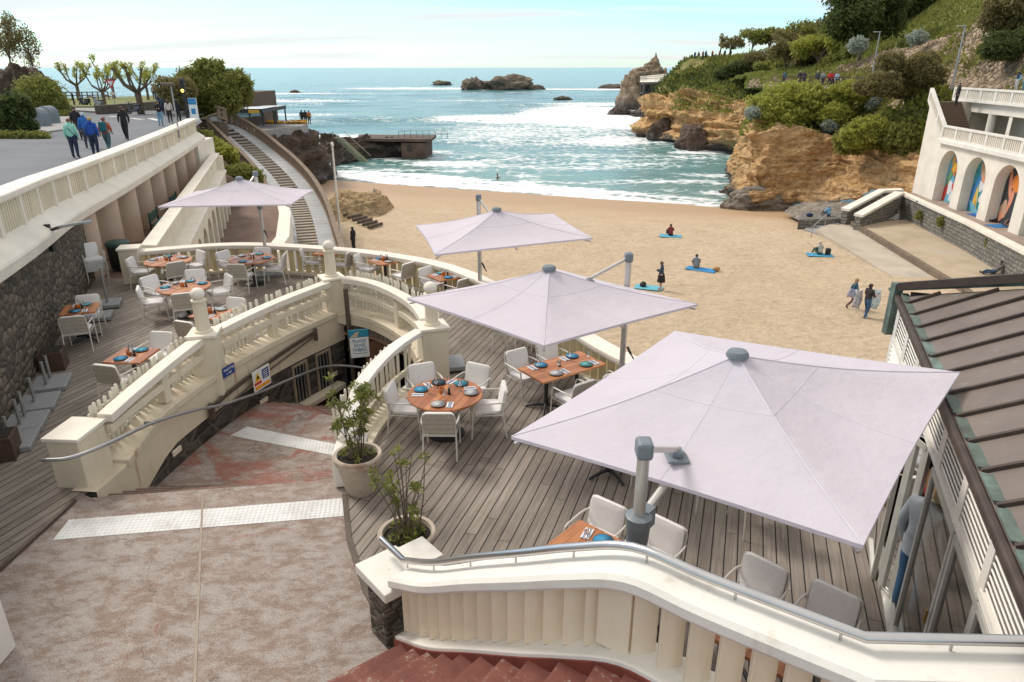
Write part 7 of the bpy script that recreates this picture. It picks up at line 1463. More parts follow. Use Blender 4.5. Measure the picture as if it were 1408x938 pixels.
for n in 'lr': BONES += [('che', 'sh'+n, 'shirt'), ('sh'+n, 'el'+n, 'sleeve'), ('el'+n, 'wr'+n, 'fore'), ('wr'+n, 'ha'+n, 'skin'), ('pel', 'hi'+n, 'pants'), ('hi'+n, 'kn'+n, 'pants'), ('kn'+n, 'an'+n, 'shin'), ('an'+n, 'to'+n, 'shoe')]
def person(pos, face, label, shirt, pants, hair='brown', pose='stand', h=1.70, shoe=(.03, .03, .03), sleeve=None, bare_shin=False, bare_arm=False, hair_long=False, fat=1.0, hat=None, skirt=None, tan=0, glasses=False, hood=False, lev=2):
    """face = direction the person looks at (world vector); body is one skinned mesh"""
    J = pose_joints(pose); names = list(J); idx = {k: i for i, k in enumerate(names)}; S = h/1.70
    me = bpy.data.meshes.new('skeleton'); me.from_pydata([Vector(J[k])*S for k in names], [(idx[a], idx[b]) for a, b, _ in BONES], [])
    o = bpy.data.objects.new('person', me); col.objects.link(o); sk = o.modifiers.new('skin', 'SKIN'); sk.use_smooth_shade = True; sub_ = o.modifiers.new('sub', 'SUBSURF'); sub_.levels = lev; sub_.render_levels = lev
    sv = me.skin_vertices[0].data
    for k in names:
        r0 = RADI.get(k) or RADI[k[:2]]; f_ = fat if k in ('pel', 'spi', 'che') else (1+(fat-1)*.5 if k[:2] in ('sh', 'el', 'hi', 'kn') else 1)
        sv[idx[k]].radius = (r0[0]*S*f_, r0[1]*S*f_); sv[idx[k]].use_root = (k == 'pel')
    dg = bpy.context.evaluated_depsgraph_get(); nm = bpy.data.meshes.new_from_object(o.evaluated_get(dg)); nm.name = 'person'
    o.modifiers.clear(); o.data = nm; bpy.data.meshes.remove(me)
    skin = SKIN[tan]; slots = {'shirt': cloth(shirt), 'pants': cloth(pants), 'skin': skin, 'shoe': cloth(shoe), 'sleeve': skin if bare_arm == 2 else cloth(sleeve or shirt), 'fore': skin if bare_arm else cloth(sleeve or shirt), 'shin': skin if bare_shin else cloth(pants)}
    ks = list(slots); nm.materials.clear(); [nm.materials.append(slots[k]) for k in ks]
    segs = [(Vector(J[a])*S, Vector(J[b])*S, ks.index(t_), (RADI.get(a) or RADI[a[:2]])[0]) for a, b, t_ in BONES]
    for p in nm.polygons:
        c = p.center; best = None
        for a, b, mi, rr in segs:
            ab = b-a; t_ = max(0, min(1, (c-a).dot(ab)/max(1e-9, ab.length_squared))); dd = (c-a-ab*t_).length-rr*.5*S
            if best is None or dd < best[0]: best = (dd, mi)
        p.material_index = best[1]
    nm.polygons.foreach_set('use_smooth', [True]*len(nm.polygons))
    zmin = min(v.co.z for v in nm.vertices)
    for v in nm.vertices: v.co.z -= zmin
    up = Vector((0, 0, -zmin))
    H = Vector(J['hea'])*S+up; T_ = Vector(J['top'])*S+up; ax = (T_-H).normalized(); fwd = Vector((0, 1, 0)) if pose != 'lie' else Vector((0, 0, 1))
    fwd = (fwd-ax*fwd.dot(ax)).normalized(); hc = H.lerp(T_, .45)
    if hair:
        m = MB(); n = 12; rows = []
        Rm = Matrix((ax.cross(fwd)*-1, fwd, ax)).transposed()
        for i in range(7):
            ph = math.pi*.62*i/6; ring = []
            for k in range(n):
                a = 2*math.pi*k/n; back = .5-.5*math.sin(a); cut = 1-.42*(1-back); ph2 = ph*cut; ring.append(hc+Rm@Vector((math.sin(ph2)*math.cos(a)*.102, math.sin(ph2)*math.sin(a)*.112-.008, math.cos(ph2)*.115))*S)
            rows.append(ring)
        if hair_long:
            rows.append([rows[-1][k]+(Rm@Vector((0, -.035, -.20)) if math.sin(2*math.pi*k/n) < .2 else Vector())*S for k in range(n)])
        vs = [p for q in rows for p in q]; m.add(vs, [(i*n+k, i*n+(k+1) % n, (i+1)*n+(k+1) % n, (i+1)*n+k) for i in range(len(rows)-1) for k in range(n)]); m.build('cap' if hat else 'hair', cloth(hat) if hat else HC[hair], o, smooth='all')
    m = MB(); Rm = Matrix((fwd.cross(ax), fwd, ax)).transposed()
    m.ball(hc+(fwd*.105-ax*.03)*S, .018*S, 6, 5); m.build('nose', skin, o, smooth='all')
    m = MB(); [m.ball(hc+(fwd*.088+Rm.col[0]*x-ax*.005)*S, .013*S, 6, 5) for x in (-.036, .036)]; m.build('eyes', M['black'], o)
    if glasses: m = MB(); m.box(hc+(fwd*.10-ax*.002)*S, (.15, .03, .045), M=Rm); m.build('sunglasses', M['black'], o)
    if hood: m = MB(); m.ball(H+(-fwd*.085-ax*.10)*S, .10*S, 10, 6, (1.25, .7, .8)); m.build('hood', cloth(shirt), o, smooth='all')
    if lev == 3:
        P_ = Vector(J['pel'])*S+up; m = MB(); n = 20; vs = [(P_.x+.19*S*math.cos(2*math.pi*k/n), P_.y+.15*S*math.sin(2*math.pi*k/n), P_.z+dz) for dz in (-.11, .10) for k in range(n)]; m.add(vs, [(k, (k+1) % n, n+(k+1) % n, n+k) for k in range(n)]); m.build('shirt_hem', cloth(shirt), o, smooth='all')
    if skirt is not None:
        P_ = Vector(J['pel'])*S+up; m = MB(); m.lathe([(.15*S, .10), (.19*S, -.05), (.24*S, -.42*S)], P_, 16, False); m.build('skirt', cloth(skirt), o, smooth='all')
    o.location = pos; f = Vector(face); o.rotation_euler = (0, 0, math.atan2(-f.x, f.y)); tag(o, label, 'person'); return o
def road(u, v): 
    z = 1.8
    for _ in range(4): p = PZ(u, v, z); z = zroad(p.y)
    return PZ(u, v, z)
away = Vector((-.35, 1, 0)); tow = Vector((.3, -1, 0))
NAVY, BLK, JEAN = (.02, .03, .06), (.015, .015, .017), (.06, .12, .22)
p1 = person(road(105, 217), (-.2, 1, 0), 'person in a mint green jacket and dark trousers with a strap across the back', (.27, .58, .48), NAVY, 'auburn', h=1.68, fat=1.22)
p2 = person(road(133, 214), (-.1, 1, 0), 'person in a royal blue hooded jacket standing with back turned', (.015, .07, .34), NAVY, 'blond', h=1.68, fat=1.22, hood=True)
p3 = person(road(151, 211), (-.1, 1, 0), 'person in an orange top wearing a teal backpack', (.42, .10, .05), (.06, .12, .13), 'auburn', 'walk', 1.64, bare_arm=True, fat=1.1)
person(road(123, 204), away, 'person in a bright blue jacket and pale cap behind the group on the road', (.02, .12, .40), (.05, .06, .08), 'grey', hat=(.38, .48, .55), h=1.72, fat=1.1)
p4 = person(road(110, 192), tow, 'person in black with a black cap beside a bicycle on the road', BLK, (.05, .04, .04), 'dark', hat=BLK, h=1.75, fat=1.15)
person(road(175, 192), tow, 'person all in black with sunglasses walking towards the terrace', BLK, BLK, 'brown', 'walk', 1.80, glasses=True)
person(road(222, 173), tow, 'person in a black top and light jeans on the road by the parapet', BLK, (.14, .30, .42), 'brown', 'phone', 1.68)
person(road(235, 169), away, 'person with long brown hair in a white coat by the parapet', (.62, .56, .50), (.05, .04, .04), 'brown', h=1.66, hair_long=True, fat=1.1)
person(road(247, 170), away, 'person in a black coat beside the traffic light', BLK, BLK, 'dark', h=1.72, fat=1.15)
person(road(223, 156), away, 'person in dark blue walking behind the long haired person', (.03, .06, .14), BLK, 'dark', 'walk', 1.75); person(road(228, 158), tow, 'person in a grey blue jacket near the low stone wall', (.08, .11, .17), NAVY, 'brown', h=1.7)
person(PZ(213, 137, 1.95), away, 'person in a pale coat standing on the far grass', (.45, .36, .34), BLK, 'brown', h=1.68); person(PZ(217, 137.5, 1.95), away, 'person in a grey jacket standing on the far grass', (.12, .12, .14), (.12, .17, .26), 'dark', h=1.75)
# bags carried on the road
m = MB(); m.tube([Vector((-.17, .02, 1.44)), Vector((-.02, -.17, 1.25)), Vector((.16, -.17, 1.02)), Vector((.22, -.02, .92))], .014, 6); o = m.build('bag_strap', M['black'], smooth='all'); o.location = p1.location; o.rotation_euler = p1.rotation_euler; tag(o, 'black shoulder strap across a mint green jacket', 'strap')
m = MB(); m.box((0, -.20, 1.22), (.32, .18, .46)); o = m.build('backpack', cloth((.015, .12, .15)), bevel=.06); o.location = p3.location; o.rotation_euler = p3.rotation_euler; tag(o, 'dark teal backpack worn over an orange top', 'backpack')
def wheel(m, c, r, w=.05, ax='x'):
    N = 16; m.tube([Vector(c)+Vector((0, r*math.cos(2*math.pi*k/N), r*math.sin(2*math.pi*k/N))) for k in range(N)], w/2, 6, closed=True)
def bicycle(pos, face, label):
    r_ = empty('bicycle', pos, math.atan2(-face[0], face[1])); tag(r_, label, 'bicycle')
    for y in (-.5, .5):
        m = MB(); wheel(m, (0, y, .34), .33); m.build('wheel', M['black'], r_, smooth='all')
    m = MB(); m.tube([(0, -.5, .34), (0, -.15, .80), (0, .38, .82), (0, .5, .34)], .02, 6); m.tube([(0, -.15, .8), (0, -.05, .32), (0, .38, .78)], .02, 6); m.tube([(0, -.5, .34), (0, -.05, .32)], .018, 6); m.build('frame', M['darkmetal'], r_)
    m = MB(); m.tube([(0, .38, .82), (0, .40, 1.0)], .015, 6); m.tube([(-.28, .34, 1.02), (0, .42, 1.0), (.28, .34, 1.02)], .015, 6); m.build('handlebar', M['black'], r_); m = MB(); m.box((0, -.18, .92), (.14, .26, .06)); m.build('saddle', M['black'], r_, bevel=.02)
bicycle(p4.location+Vector((.45, .1, 0)), (.3, -1, 0), 'dark bicycle held by the person in black on the road')
def scooter(pos, rz, c, label):
    r_ = empty('motor_scooter', pos, rz); tag(r_, label, 'scooter', 'scooters parked by the plane trees')
    for y in (-.55, .6): m = MB(); wheel(m, (0, y, .26), .22, .12); m.build('wheel', M['black'], r_, smooth='all')
    m = MB(); pm = [(-.62, .45), (-.75, .72), (-.1, .70), (.05, .35), (.35, .32), (.48, .95), (.56, .92), (.48, .25), (-.2, .22)]; n = len(pm); m.add([(s_*.16, y, z) for s_ in (-1, 1) for y, z in pm], [tuple(range(n)), tuple(range(2*n-1, n-1, -1))]+[(i, (i+1) % n, n+(i+1) % n, n+i) for i in range(n)]); m.build('body', plain('scooter_paint_%.2f' % c[0], c, .35), r_, bevel=.04)
    m = MB(); m.box((0, -.38, .78), (.28, .70, .12)); m.build('seat', M['black'], r_, bevel=.04); m = MB(); m.tube([(-.32, .42, 1.05), (0, .5, 1.02), (.32, .42, 1.05)], .025, 6); m.tube([(0, .5, 1.0), (0, .6, .28)], .03, 6); m.build('handlebar', M['black'], r_)
    m = MB(); m.ball((0, .56, .92), .09, 8, 6); m.build('headlight', M['steel'], r_)
scooter(PZ(118, 147, 1.75), 1.2, (.03, .03, .035), 'dark scooter parked below the leftmost plane tree'); scooter(PZ(137, 149, 1.75), 1.0, (.3, .33, .36), 'silver scooter parked left of the yield sign'); scooter(PZ(186, 157, 1.75), 1.3, (.10, .11, .13), 'grey scooter beside the thickest plane tree')
# ---- street furniture on the road
r_ = empty('yield_sign', PZ(160, 153, 1.75)); tag(r_, 'red and white yield sign on a thin pole in front of the plane trees', 'sign'); hS = PY(155, 114, r_.location.y).z-r_.location.z
m = MB(); m.lathe([(.035, 0), (.035, hS+.4)], n=8); m.build('pole', M['galv'], r_)
def tri(s_, y): return [Vector((-s_, y, hS+s_*.58)), Vector((s_, y, hS+s_*.58)), Vector((0, y, hS-s_*1.15))]
m = MB(); a, b = tri(.48, -.05), tri(.48, -.02); m.add(a+b, [(0, 1, 2), (5, 4, 3), (0, 3, 4, 1), (1, 4, 5, 2), (2, 5, 3, 0)]); m.build('plate', plain('sign_red', (.5, .03, .03), .5), r_); m = MB(); m.add(tri(.28, -.056), [(0, 1, 2)]); m.build('white_field', plain('sign_white', (.75, .75, .75), .5), r_); m = MB(); m.box((0, -.04, hS-.95), (.5, .03, .28)); m.build('lower_plate', M['cream'], r_)
r_ = empty('traffic_light', PZ(259, 168, 1.75)); tag(r_, 'dark traffic light with its amber lamp lit at the end of the parapet', 'traffic light'); hS = PY(254, 108, r_.location.y).z-r_.location.z
m = MB(); m.lathe([(.13, 0), (.11, .2), (.10, hS-1.0)], n=10); m.build('pole', M['darkmetal'], r_); m = MB(); m.box((0, 0, hS-.55), (.32, .28, 1.05)); m.build('housing', M['black'], r_, bevel=.03)
em = NT('amber_lamp'); em.set('Base Color', (.8, .35, .05)); em.set('Emission Color', (1, .45, .05)); em.set('Emission Strength', 6.0)
for k, mt in enumerate((M['black'], M['darkmetal'], em.m)): m = MB(); m.ball((0, -.15, hS-.2-.33*k), .11, 10, 6, (1, .5, 1)); m.build('lens', mt, r_, smooth='all')
m = MB(); m.box((0, -.1, 1.55), (.16, .14, .35)); m.build('push_box', M['black'], r_)
a = PY(247, 190, 36.2); r_ = empty('street_lamp', a); tag(r_, 'thin grey pole with a flat lamp head fixed to the outside of the road parapet', 'street lamp'); hS = PY(236, 116, 36.2).z-a.z; m = MB(); m.lathe([(.045, 0), (.035, hS)], n=8); m.build('pole', M['galv'], r_); m = MB(); m.box((-.15, 0, hS), (.62, .26, .14)); m.build('lamp_head', M['brownmetal'], r_, bevel=.03)
r_ = empty('information_panel', PY(268, 163, 44.5)); tag(r_, 'small blue and white information panel at the far end of the parapet', 'sign'); m = MB(); m.box((0, 0, .55), (.50, .06, 1.25)); m.build('panel', plain('panel_white', (.65, .7, .72), .5), r_); m = MB(); m.box((0, -.035, .98), (.48, .01, .36)); m.box((0, -.035, .42), (.26, .01, .32)); m.build('blue_print', plain('panel_blue', (.03, .2, .42), .5), r_)
for k, (u, v, l) in enumerate(((55, 173, 'grey rounded waste container, left one'), (68, 169, 'grey rounded waste container, right one'))):
    r_ = empty('waste_container', PZ(u, v, 1.84)); tag(r_, l, 'container', 'grey waste containers'); m = MB(); pr_ = [(-.55, 0), (.55, 0), (.55, .6)]+[(.55*math.cos(R(a)), .6+.6*math.sin(R(a))) for a in range(0, 181, 20)]+[(-.55, .6)]; n = len(pr_); m.add([(x, y_, z) for y_ in (-.5, .5) for x, z in pr_], [tuple(range(n)), tuple(range(2*n-1, n-1, -1))]+[(i, (i+1) % n, n+(i+1) % n, n+i) for i in range(n)]); m.build('shell', plain('container_grey', (.16, .19, .21), .5), r_); m = MB(); m.box((.0, -.51, .75), (.5, .03, .3)); m.build('hatch', M['darkmetal'], r_)
for k, (u, v) in enumerate(((84, 150), (103, 147))): m = MB(); a = PZ(u, v, 1.75); m.lathe([(.09, 0), (.09, 1.3), (.05, 1.35)], a, 8); o = m.build('bollard', M['darkmetal']); tag(o, ('left' if k == 0 else 'right')+' of the two dark posts at the edge of the far grass', 'post', 'dark posts by the grass')
m = MB()
for k in range(2): a, b = PZ(70, 138.5-k*.5, 1.95), PZ(150, 137-k*.5, 1.95); m.bar(a+Vector((0, 0, .9-.4*k)), b+Vector((0, 0, .9-.4*k)), .1)
for k in range(12): p = PZ(70, 138.5, 1.95).lerp(PZ(150, 137, 1.95), k/11); m.bar(p, p+Vector((0, 0, .95)), .1)
o = m.build('seaside_fence', M['brownmetal']); tag(o, 'low dark fence along the seaward edge of the far grass', 'fence')
mk = plain('road_paint', (.62, .62, .6), .8)
m = MB()
for (u0, v0, u1, v1) in ((206, 163, 218, 166), (180, 163, 196, 164.5), (150, 160, 166, 161)): a, b = road(u0, v0), road(u1, v1); m.bar(a+Vector((0, 0, .012)), b+Vector((0, 0, .012)), .45, .006)
o = m.build('road_marking', mk); o['kind'] = 'structure'
# ---- beach people
def sandp(u, v):
    z = -7
    for _ in range(6): p = PZ(u, v, z); z = zsand(p.x, p.y)
    return PZ(u, v, z+.03)
sea_d = Vector((-.1, 1, 0))
def towel(u, v, w_, l_, rz, c, label):
    p = sandp(u, v); m = MB(); m.box((0, 0, .03), (w_, l_, .03)); o = m.build('beach_towel', cloth(c), bevel=.01); o.location = p; o.rotation_euler = (0, 0, rz); tag(o, label, 'towel', 'towels on the sand'); return p
p = towel(922, 325, 1.0, 1.7, 1.3, (.10, .36, .50), 'blue towel under the person in dark red'); person(p, sea_d, 'person in a dark red top sitting on the sand facing the sea', (.20, .03, .03), BLK, 'dark', 'sit')
p = towel(964, 371, .9, 1.9, 1.0, (.03, .22, .50), 'bright blue towel with a straw coloured bag on the sand'); person(p+Vector((-.3, .2, 0)), (.2, 1, 0), 'person with bare shoulders sitting on a bright blue towel', (.2, .23, .26), (.30, .18, .12), 'dark', 'sit', bare_arm=2, bare_shin=True)
m = MB(); m.ball((0, 0, .14), .2, 10, 7, (1.2, .9, .8)); o = m.build('straw_bag', plain('straw', (.42, .23, .08), .8)); o.location = p+Vector((.9, -.3, 0)); tag(o, 'straw coloured bag at the end of a bright blue towel', 'bag')
person(sandp(908, 399), (-1, .3, 0), 'person in a dark jacket and black skirt standing on the sand looking down', (.03, .06, .09), (.4, .25, .18), 'brown', 'phone', 1.7, bare_shin=True, skirt=BLK, shoe=(.36, .2, .13))
towel(892, 396, .9, 1.6, 1.2, (.12, .42, .52), 'turquoise towel just behind the middle parasol'); p = sandp(884, 395); m = MB(); m.ball((0, 0, .16), .2, 8, 6); o = m.build('bag', M['black']); o.location = p; tag(o, 'black bag on the turquoise towel', 'bag')
p = towel(1127, 351, 1.0, 1.7, 1.4, (.06, .30, .48), 'blue towel beside a black rucksack near the concrete walkway'); person(p, (-.25, 1, 0), 'person in a pale grey vest sitting on a towel near the walkway', (.42, .42, .38), (.04, .07, .05), 'grey', 'sit', sleeve=(.03, .06, .05)); m = MB(); m.box((0, 0, .25), (.34, .25, .5)); o = m.build('rucksack', M['black'], bevel=.06); o.location = p+Vector((.55, 0, 0)); tag(o, 'black rucksack standing beside the person in a grey vest', 'rucksack')
a = person(sandp(1171, 424), (1, -.3, 0), 'person with blond hair in blue walking and carrying a patterned towel', (.03, .10, .16), (.13, .07, .06), 'blond', 'walk', 1.66, hair_long=True); b = person(sandp(1189, 437), (1, .4, 0), 'person in a dark shirt and jeans shaking out a towel', (.03, .025, .022), (.04, .10, .19), 'dark', 'carry', 1.78, bare_arm=True, shoe=(.3, .42, .5))
def hung(pos, rz, w_, h_, z0, label, c0, c1):
    t = NT('print_'+label[:8].replace(' ', '_')); t.set('Base Color', t.ramp(t.n('ShaderNodeTexVoronoi', {0: t.coord('Object'), 'Scale': 7}).outputs[0], [(.28, c0), (.36, c1)])); t.set('Roughness', .9)
    m = MB(); n = 8; vs = [(w_*(i/n-.5), .07*math.sin(i*1.9+j), z0+h_*j/5+.05*math.sin(i)) for j in range(6) for i in range(n+1)]; m.add(vs, [(j*(n+1)+i, j*(n+1)+i+1, (j+1)*(n+1)+i+1, (j+1)*(n+1)+i) for j in range(5) for i in range(n)])
    o = m.build('beach_towel', t.m, smooth='all'); s_ = o.modifiers.new('solid', 'SOLIDIFY'); s_.thickness = .015; o.location = pos; o.rotation_euler = (0, 0, rz); tag(o, label, 'towel'); return o
hung(b.location+Vector((.42, .1, 0)), .3, .55, 1.0, .45, 'white and mint patterned towel held out by the person in jeans', (.10, .42, .42), (.62, .66, .66)); hung(b.location+Vector((-.35, .35, 0)), .4, .5, .95, .4, 'pale grey patterned towel hanging between the two walkers', (.36, .36, .40), (.58, .57, .58)); hung(a.location+Vector((-.2, -.25, 0)), .2, .6, .45, .68, 'blue and violet patterned towel under the blond walker arm', (.05, .25, .42), (.50, .48, .62))
person(sandp(455, 338)+Vector((0, 0, .05)), (-1, .2, 0), 'person in a pale brown jacket at the foot of the footbridge', (.40, .30, .24), (.1, .09, .09), 'dark', 'stand', 1.72); person(sandp(487, 345), (-.8, .3, 0), 'person in black walking at the left end of the beach', BLK, BLK, 'dark', 'stand', 1.74)
person(sandp(516, 281), (.5, -1, 0), 'tiny person in a striped top at the end of the rock outcrop', (.25, .3, .36), (.3, .2, .15), 'dark', 'stand', 1.6, bare_shin=True)
pp_ = PZ(684, 246, SEA+.0); person(pp_-Vector((0, 0, .95)), (1, 0, 0), 'swimmer standing waist deep in the shallow water', (.12, .06, .04), (.06, .04, .04), 'dark', 'carry', 1.7, bare_arm=2, tan=1)
person(PZ(1139, 298, -6.05), (-.4, 1, 0), 'person in a light blue top sitting on the small stone platform', (.16, .36, .52), (.06, .08, .12), 'grey', 'sit'); m = MB(); m.ball((0, 0, .15), .22, 8, 6, (1.4, .8, .8)); o = m.build('bag', cloth((.02, .04, .09))); o.location = PZ(1113, 298, -6.05); tag(o, 'dark blue bag at the corner of the small stone platform', 'bag')
person(PZ(1366, 376, -6.16), (-1, -.2, 0), 'person reclining against the sea wall in jeans', (.14, .11, .10), (.03, .07, .13), 'dark', 'recline')
W4 = -4.42
person(PZ(1305, 283, W4)+Vector((.3, 0, 0)), (1, 0, 0), 'person in white top and dark shorts bending in the first arch', (.50, .54, .58), (.02, .03, .04), 'dark', 'bend', 1.72, bare_shin=True); person(PZ(1349, 299, W4)+Vector((.3, 0, 0)), (-.3, -1, 0), 'person with bare back bending in the second arch', (.36, .20, .13), (.2, .1, .08), 'dark', 'bend', 1.7, bare_arm=2, bare_shin=True)
m = MB(); m.box((0, 0, .02), (1.0, 1.9, .03)); o = m.build('beach_towel', cloth((.03, .18, .42))); o.location = PZ(1378, 311, W4); o.rotation_euler = (0, 0, -1.4); tag(o, 'blue mat on the walkway before the third arch', 'towel'); m = MB(); m.box((0, 0, .02), (.9, 1.0, .03)); o = m.build('beach_towel', cloth((.03, .10, .36))); o.location = PZ(1342, 296, W4); tag(o, 'dark blue mat on the walkway by the second arch', 'towel'); m = MB(); m.box((0, 0, .04), (.8, .5, .08)); o = m.build('bag', cloth((.02, .03, .07)), bevel=.03); o.location = PZ(1268, 278, W4); tag(o, 'dark bag lying on the walkway near the top of the stairs', 'bag')
person(PZ(1380, 306, W4), (-1, .1, 0), 'person in black reclining on a blue mat before the third arch', BLK, BLK, 'dark', 'recline', bare_shin=False); person(PZ(1394, 312, W4), (-1, -.1, 0), 'person in black sitting against the pier of the third arch', BLK, (.25, .14, .1), 'dark', 'sit')
# gallery and cliff visitors
u_ = o0
def gal(a, b, z): return Vector((GA.x, GA.y, -4.42))+GP(a, b, z)
person(gal(.9, 1.6, H1+2.6), (-1, .2, 0), 'person in black at the top of the gallery stairs', BLK, BLK, 'dark', 'stand', 1.75)
person(PY(1396, 126, 62.5), (-1, 0, 0), 'person in a black and light blue top on the upper gallery terrace', (.02, .02, .03), (.5, .48, .45), 'brown', 'stand', 1.72, sleeve=(.2, .42, .55)); person(PY(1406, 127, 61.5), (-1, .2, 0), 'person in a pale blue jacket at the right edge on the upper terrace', (.22, .38, .50), (.08, .2, .22), 'auburn', 'stand', 1.66)
VG = [(1077, 118, 95, (.05, .14, .20), 'blue jacket standing alone at the left of the cliff path railing'), (1098, 118, 92.5, (.03, .03, .05), 'dark coat, left of a dark pair behind the cliff railing'), (1104, 118.5, 92, (.05, .04, .06), 'dark jacket, right of a dark pair behind the cliff railing'), (1122, 119, 90, (.04, .08, .10), 'dark teal jacket, leftmost of the group behind the cliff railing'), (1130, 119, 89.5, (.26, .30, .30), 'grey jacket beside the bright red jacket on the cliff path'), (1139, 119.5, 89, (.62, .04, .03), 'bright red jacket in the middle of the cliff path group'), (1144, 119.5, 89, (.36, .05, .06), 'darker red jacket right of the bright red one on the cliff path'), (1149, 120.5, 87.5, (.36, .46, .56), 'pale blue top, rightmost of the cliff path group')]
for u, v, Yc, c, l in VG:
    p = PY(u, v, Yc); person(p, (-.3, -1, 0), 'person in a '+l, c, NAVY, random.choice(['dark', 'brown', 'grey']), 'stand', 1.7, fat=1.15)
for u, v, Yc, c, l in ((955, 82, 176, (.04, .08, .2), 'blue coat at the left tip of the headland crest'), (960, 82, 176, (.05, .04, .06), 'dark coat second from the left on the headland crest'), (966, 81, 175, (.2, .08, .07), 'brownish coat third from the left on the headland crest'), (970, 80.5, 175, (.03, .10, .28), 'bright blue jacket on the headland crest'), (979, 80.5, 174, (.42, .08, .06), 'red jacket left of the dark sitters on the headland crest'), (989, 80, 173, (.5, .12, .12), 'pink red jacket beside the slender headland tree'), (996, 80, 172, (.06, .04, .04), 'dark coat left of the small thin headland tree'), (1004, 80, 171, (.08, .06, .06), 'dark coat under the small thin headland tree')):
    person(PY(u, v, Yc), (-.6, -.5, 0), 'person in a '+l, c, BLK, 'dark', 'stand', 1.75, fat=1.2)
# flagpole, lamp posts
a = sandp(468, 322); r_ = empty('flagpole', a); tag(r_, 'tall white flagpole standing beside the log steps of the beach', 'pole'); hS = PY(458, 197, a.y).z-a.z; m = MB(); m.lathe([(.11, -.4), (.10, 0), (.07, hS)], n=10); m.build('shaft', M['whiteclean'], r_); m = MB(); m.lathe([(.13, hS-.2), (.13, hS), (.02, hS+.1)], n=10); m.build('head', M['whiteclean'], r_)
for (u0, v0, u1, v1, Yc, l) in ((1197, 118, 1208, 44, 83, 'tall grey lamp post on the cliff path left of the scrub bush'), (1309, 120, 1326, 36, 68, 'tall grey lamp post above the white gallery')):
    a = PY(u0, v0, Yc); r_ = empty('lamp_post', a); tag(r_, l, 'lamp post', 'lamp posts of the cliff path'); hS = PY(u1, v1, Yc).z-a.z; m = MB(); m.lathe([(.11, -1), (.10, 0), (.06, hS)], n=10); m.build('pole', M['galv'], r_); m = MB(); m.box((-.3, 0, hS), (.8, .2, .1)); m.build('lamp_head', M['galv'], r_, bevel=.03)
# log steps
wlog = plain('weathered_log', (.10, .075, .055), .9, 0, .3, 4, .3)
for k in range(9):
    f_ = k/8; u_, v_ = 460+56*f_, 285+26*f_; a = sandp(u_, v_); a = PZ(u_, v_, a.z+.15+.75*(1-f_)); 
    m = MB(); m.box((0, 0, 0), (1.7, .24, .26)); o = m.build('log_step', wlog, bevel=.03); o.location = a+Vector((0, 0, .05)); o.rotation_euler = (0, 0, R(58)); tag(o, 'dark log step on the sandy slope, '+('first', 'second', 'third', 'fourth', 'fifth', 'sixth', 'seventh', 'eighth', 'last')[k]+' from the footbridge', 'step', 'log steps on the beach')
# café terrace furniture and guests
for k, (u, v) in enumerate(((381, 173), (397, 173), (405, 172.5), (413, 172), (372, 172))):
    p = PY(u, v, 91); m = MB(); m.box((0, 0, .42), (1.3, .8, .08)); m.box((0, 0, .2), (.2, .2, .4)); m.box((0, .9, .3), (1.2, .35, .5)); o = m.build('cafe_table', plain('yellow_seat', (.55, .28, .03), .6)); o.location = p; tag(o, 'small yellow cafe table with bench on the rock terrace, '+('second', 'third', 'fourth', 'rightmost', 'leftmost')[k]+' from the left', 'table', 'yellow cafe tables')
for k, (u, v) in enumerate(((416, 171), (421, 171), (426, 171.5))): person(PY(u, v, 92.5), (-.2, 1, 0), ('person in a dark coat at the cafe rim, left one', 'person in a black jacket at the cafe rim, middle one', 'person in an orange brown top at the cafe rim, right one')[k], (BLK, BLK, (.36, .16, .06))[k], BLK, 'dark', 'stand', 1.7)
# waiter inside the restaurant
p = Vector((E0.x, E0.y, 0))+BP(3.36, .14, 0.02); person(p, -ed+ep*.9, 'person with a red patterned headscarf and jeans behind the glass doors', (.36, .40, .42), (.05, .13, .24), 'dark', 'stand', 1.66, hat=(.32, .035, .02), lev=3)
# ================================================================== SIGNS AND PIPES ON THE STAIRWELL WALLS
def text_on(parent, body, size, loc, rot, mat, ext=.003):
    cu = bpy.data.curves.new('lettering', 'FONT'); cu.body = body; cu.size = size; cu.align_x = 'CENTER'; cu.align_y = 'CENTER'; cu.extrude = ext; tmp = bpy.data.objects.new('lettering', cu); col.objects.link(tmp)
    dg = bpy.context.evaluated_depsgraph_get(); me = bpy.data.meshes.new_from_object(tmp.evaluated_get(dg)); bpy.data.objects.remove(tmp); me.materials.clear(); me.materials.append(mat); o = bpy.data.objects.new('lettering', me); col.objects.link(o); o.location = loc; o.rotation_euler = rot; setparent(o, parent); return o
navy = plain('sign_navy', (.02, .05, .22), .5); swhite = plain('sign_face_white', (.72, .73, .72), .5); teal = plain('sign_teal_blue', (.02, .22, .34), .5)
p, a = wall_frame(WL, .492, .262, .36); r_ = empty('toilet_sign', p, a); tag(r_, 'small dark blue enamel sign on the side of the ball finial post', 'sign'); m = MB(); m.box((0, 0, 0), (.34, .015, .20)); m.build('plate', navy, r_, bevel=.004); text_on(r_, 'TOILETTES', .062, (0, -.010, .035), (R(90), 0, 0), swhite); text_on(r_, '\u2190 WC', .055, (0, -.010, -.045), (R(90), 0, 0), swhite)
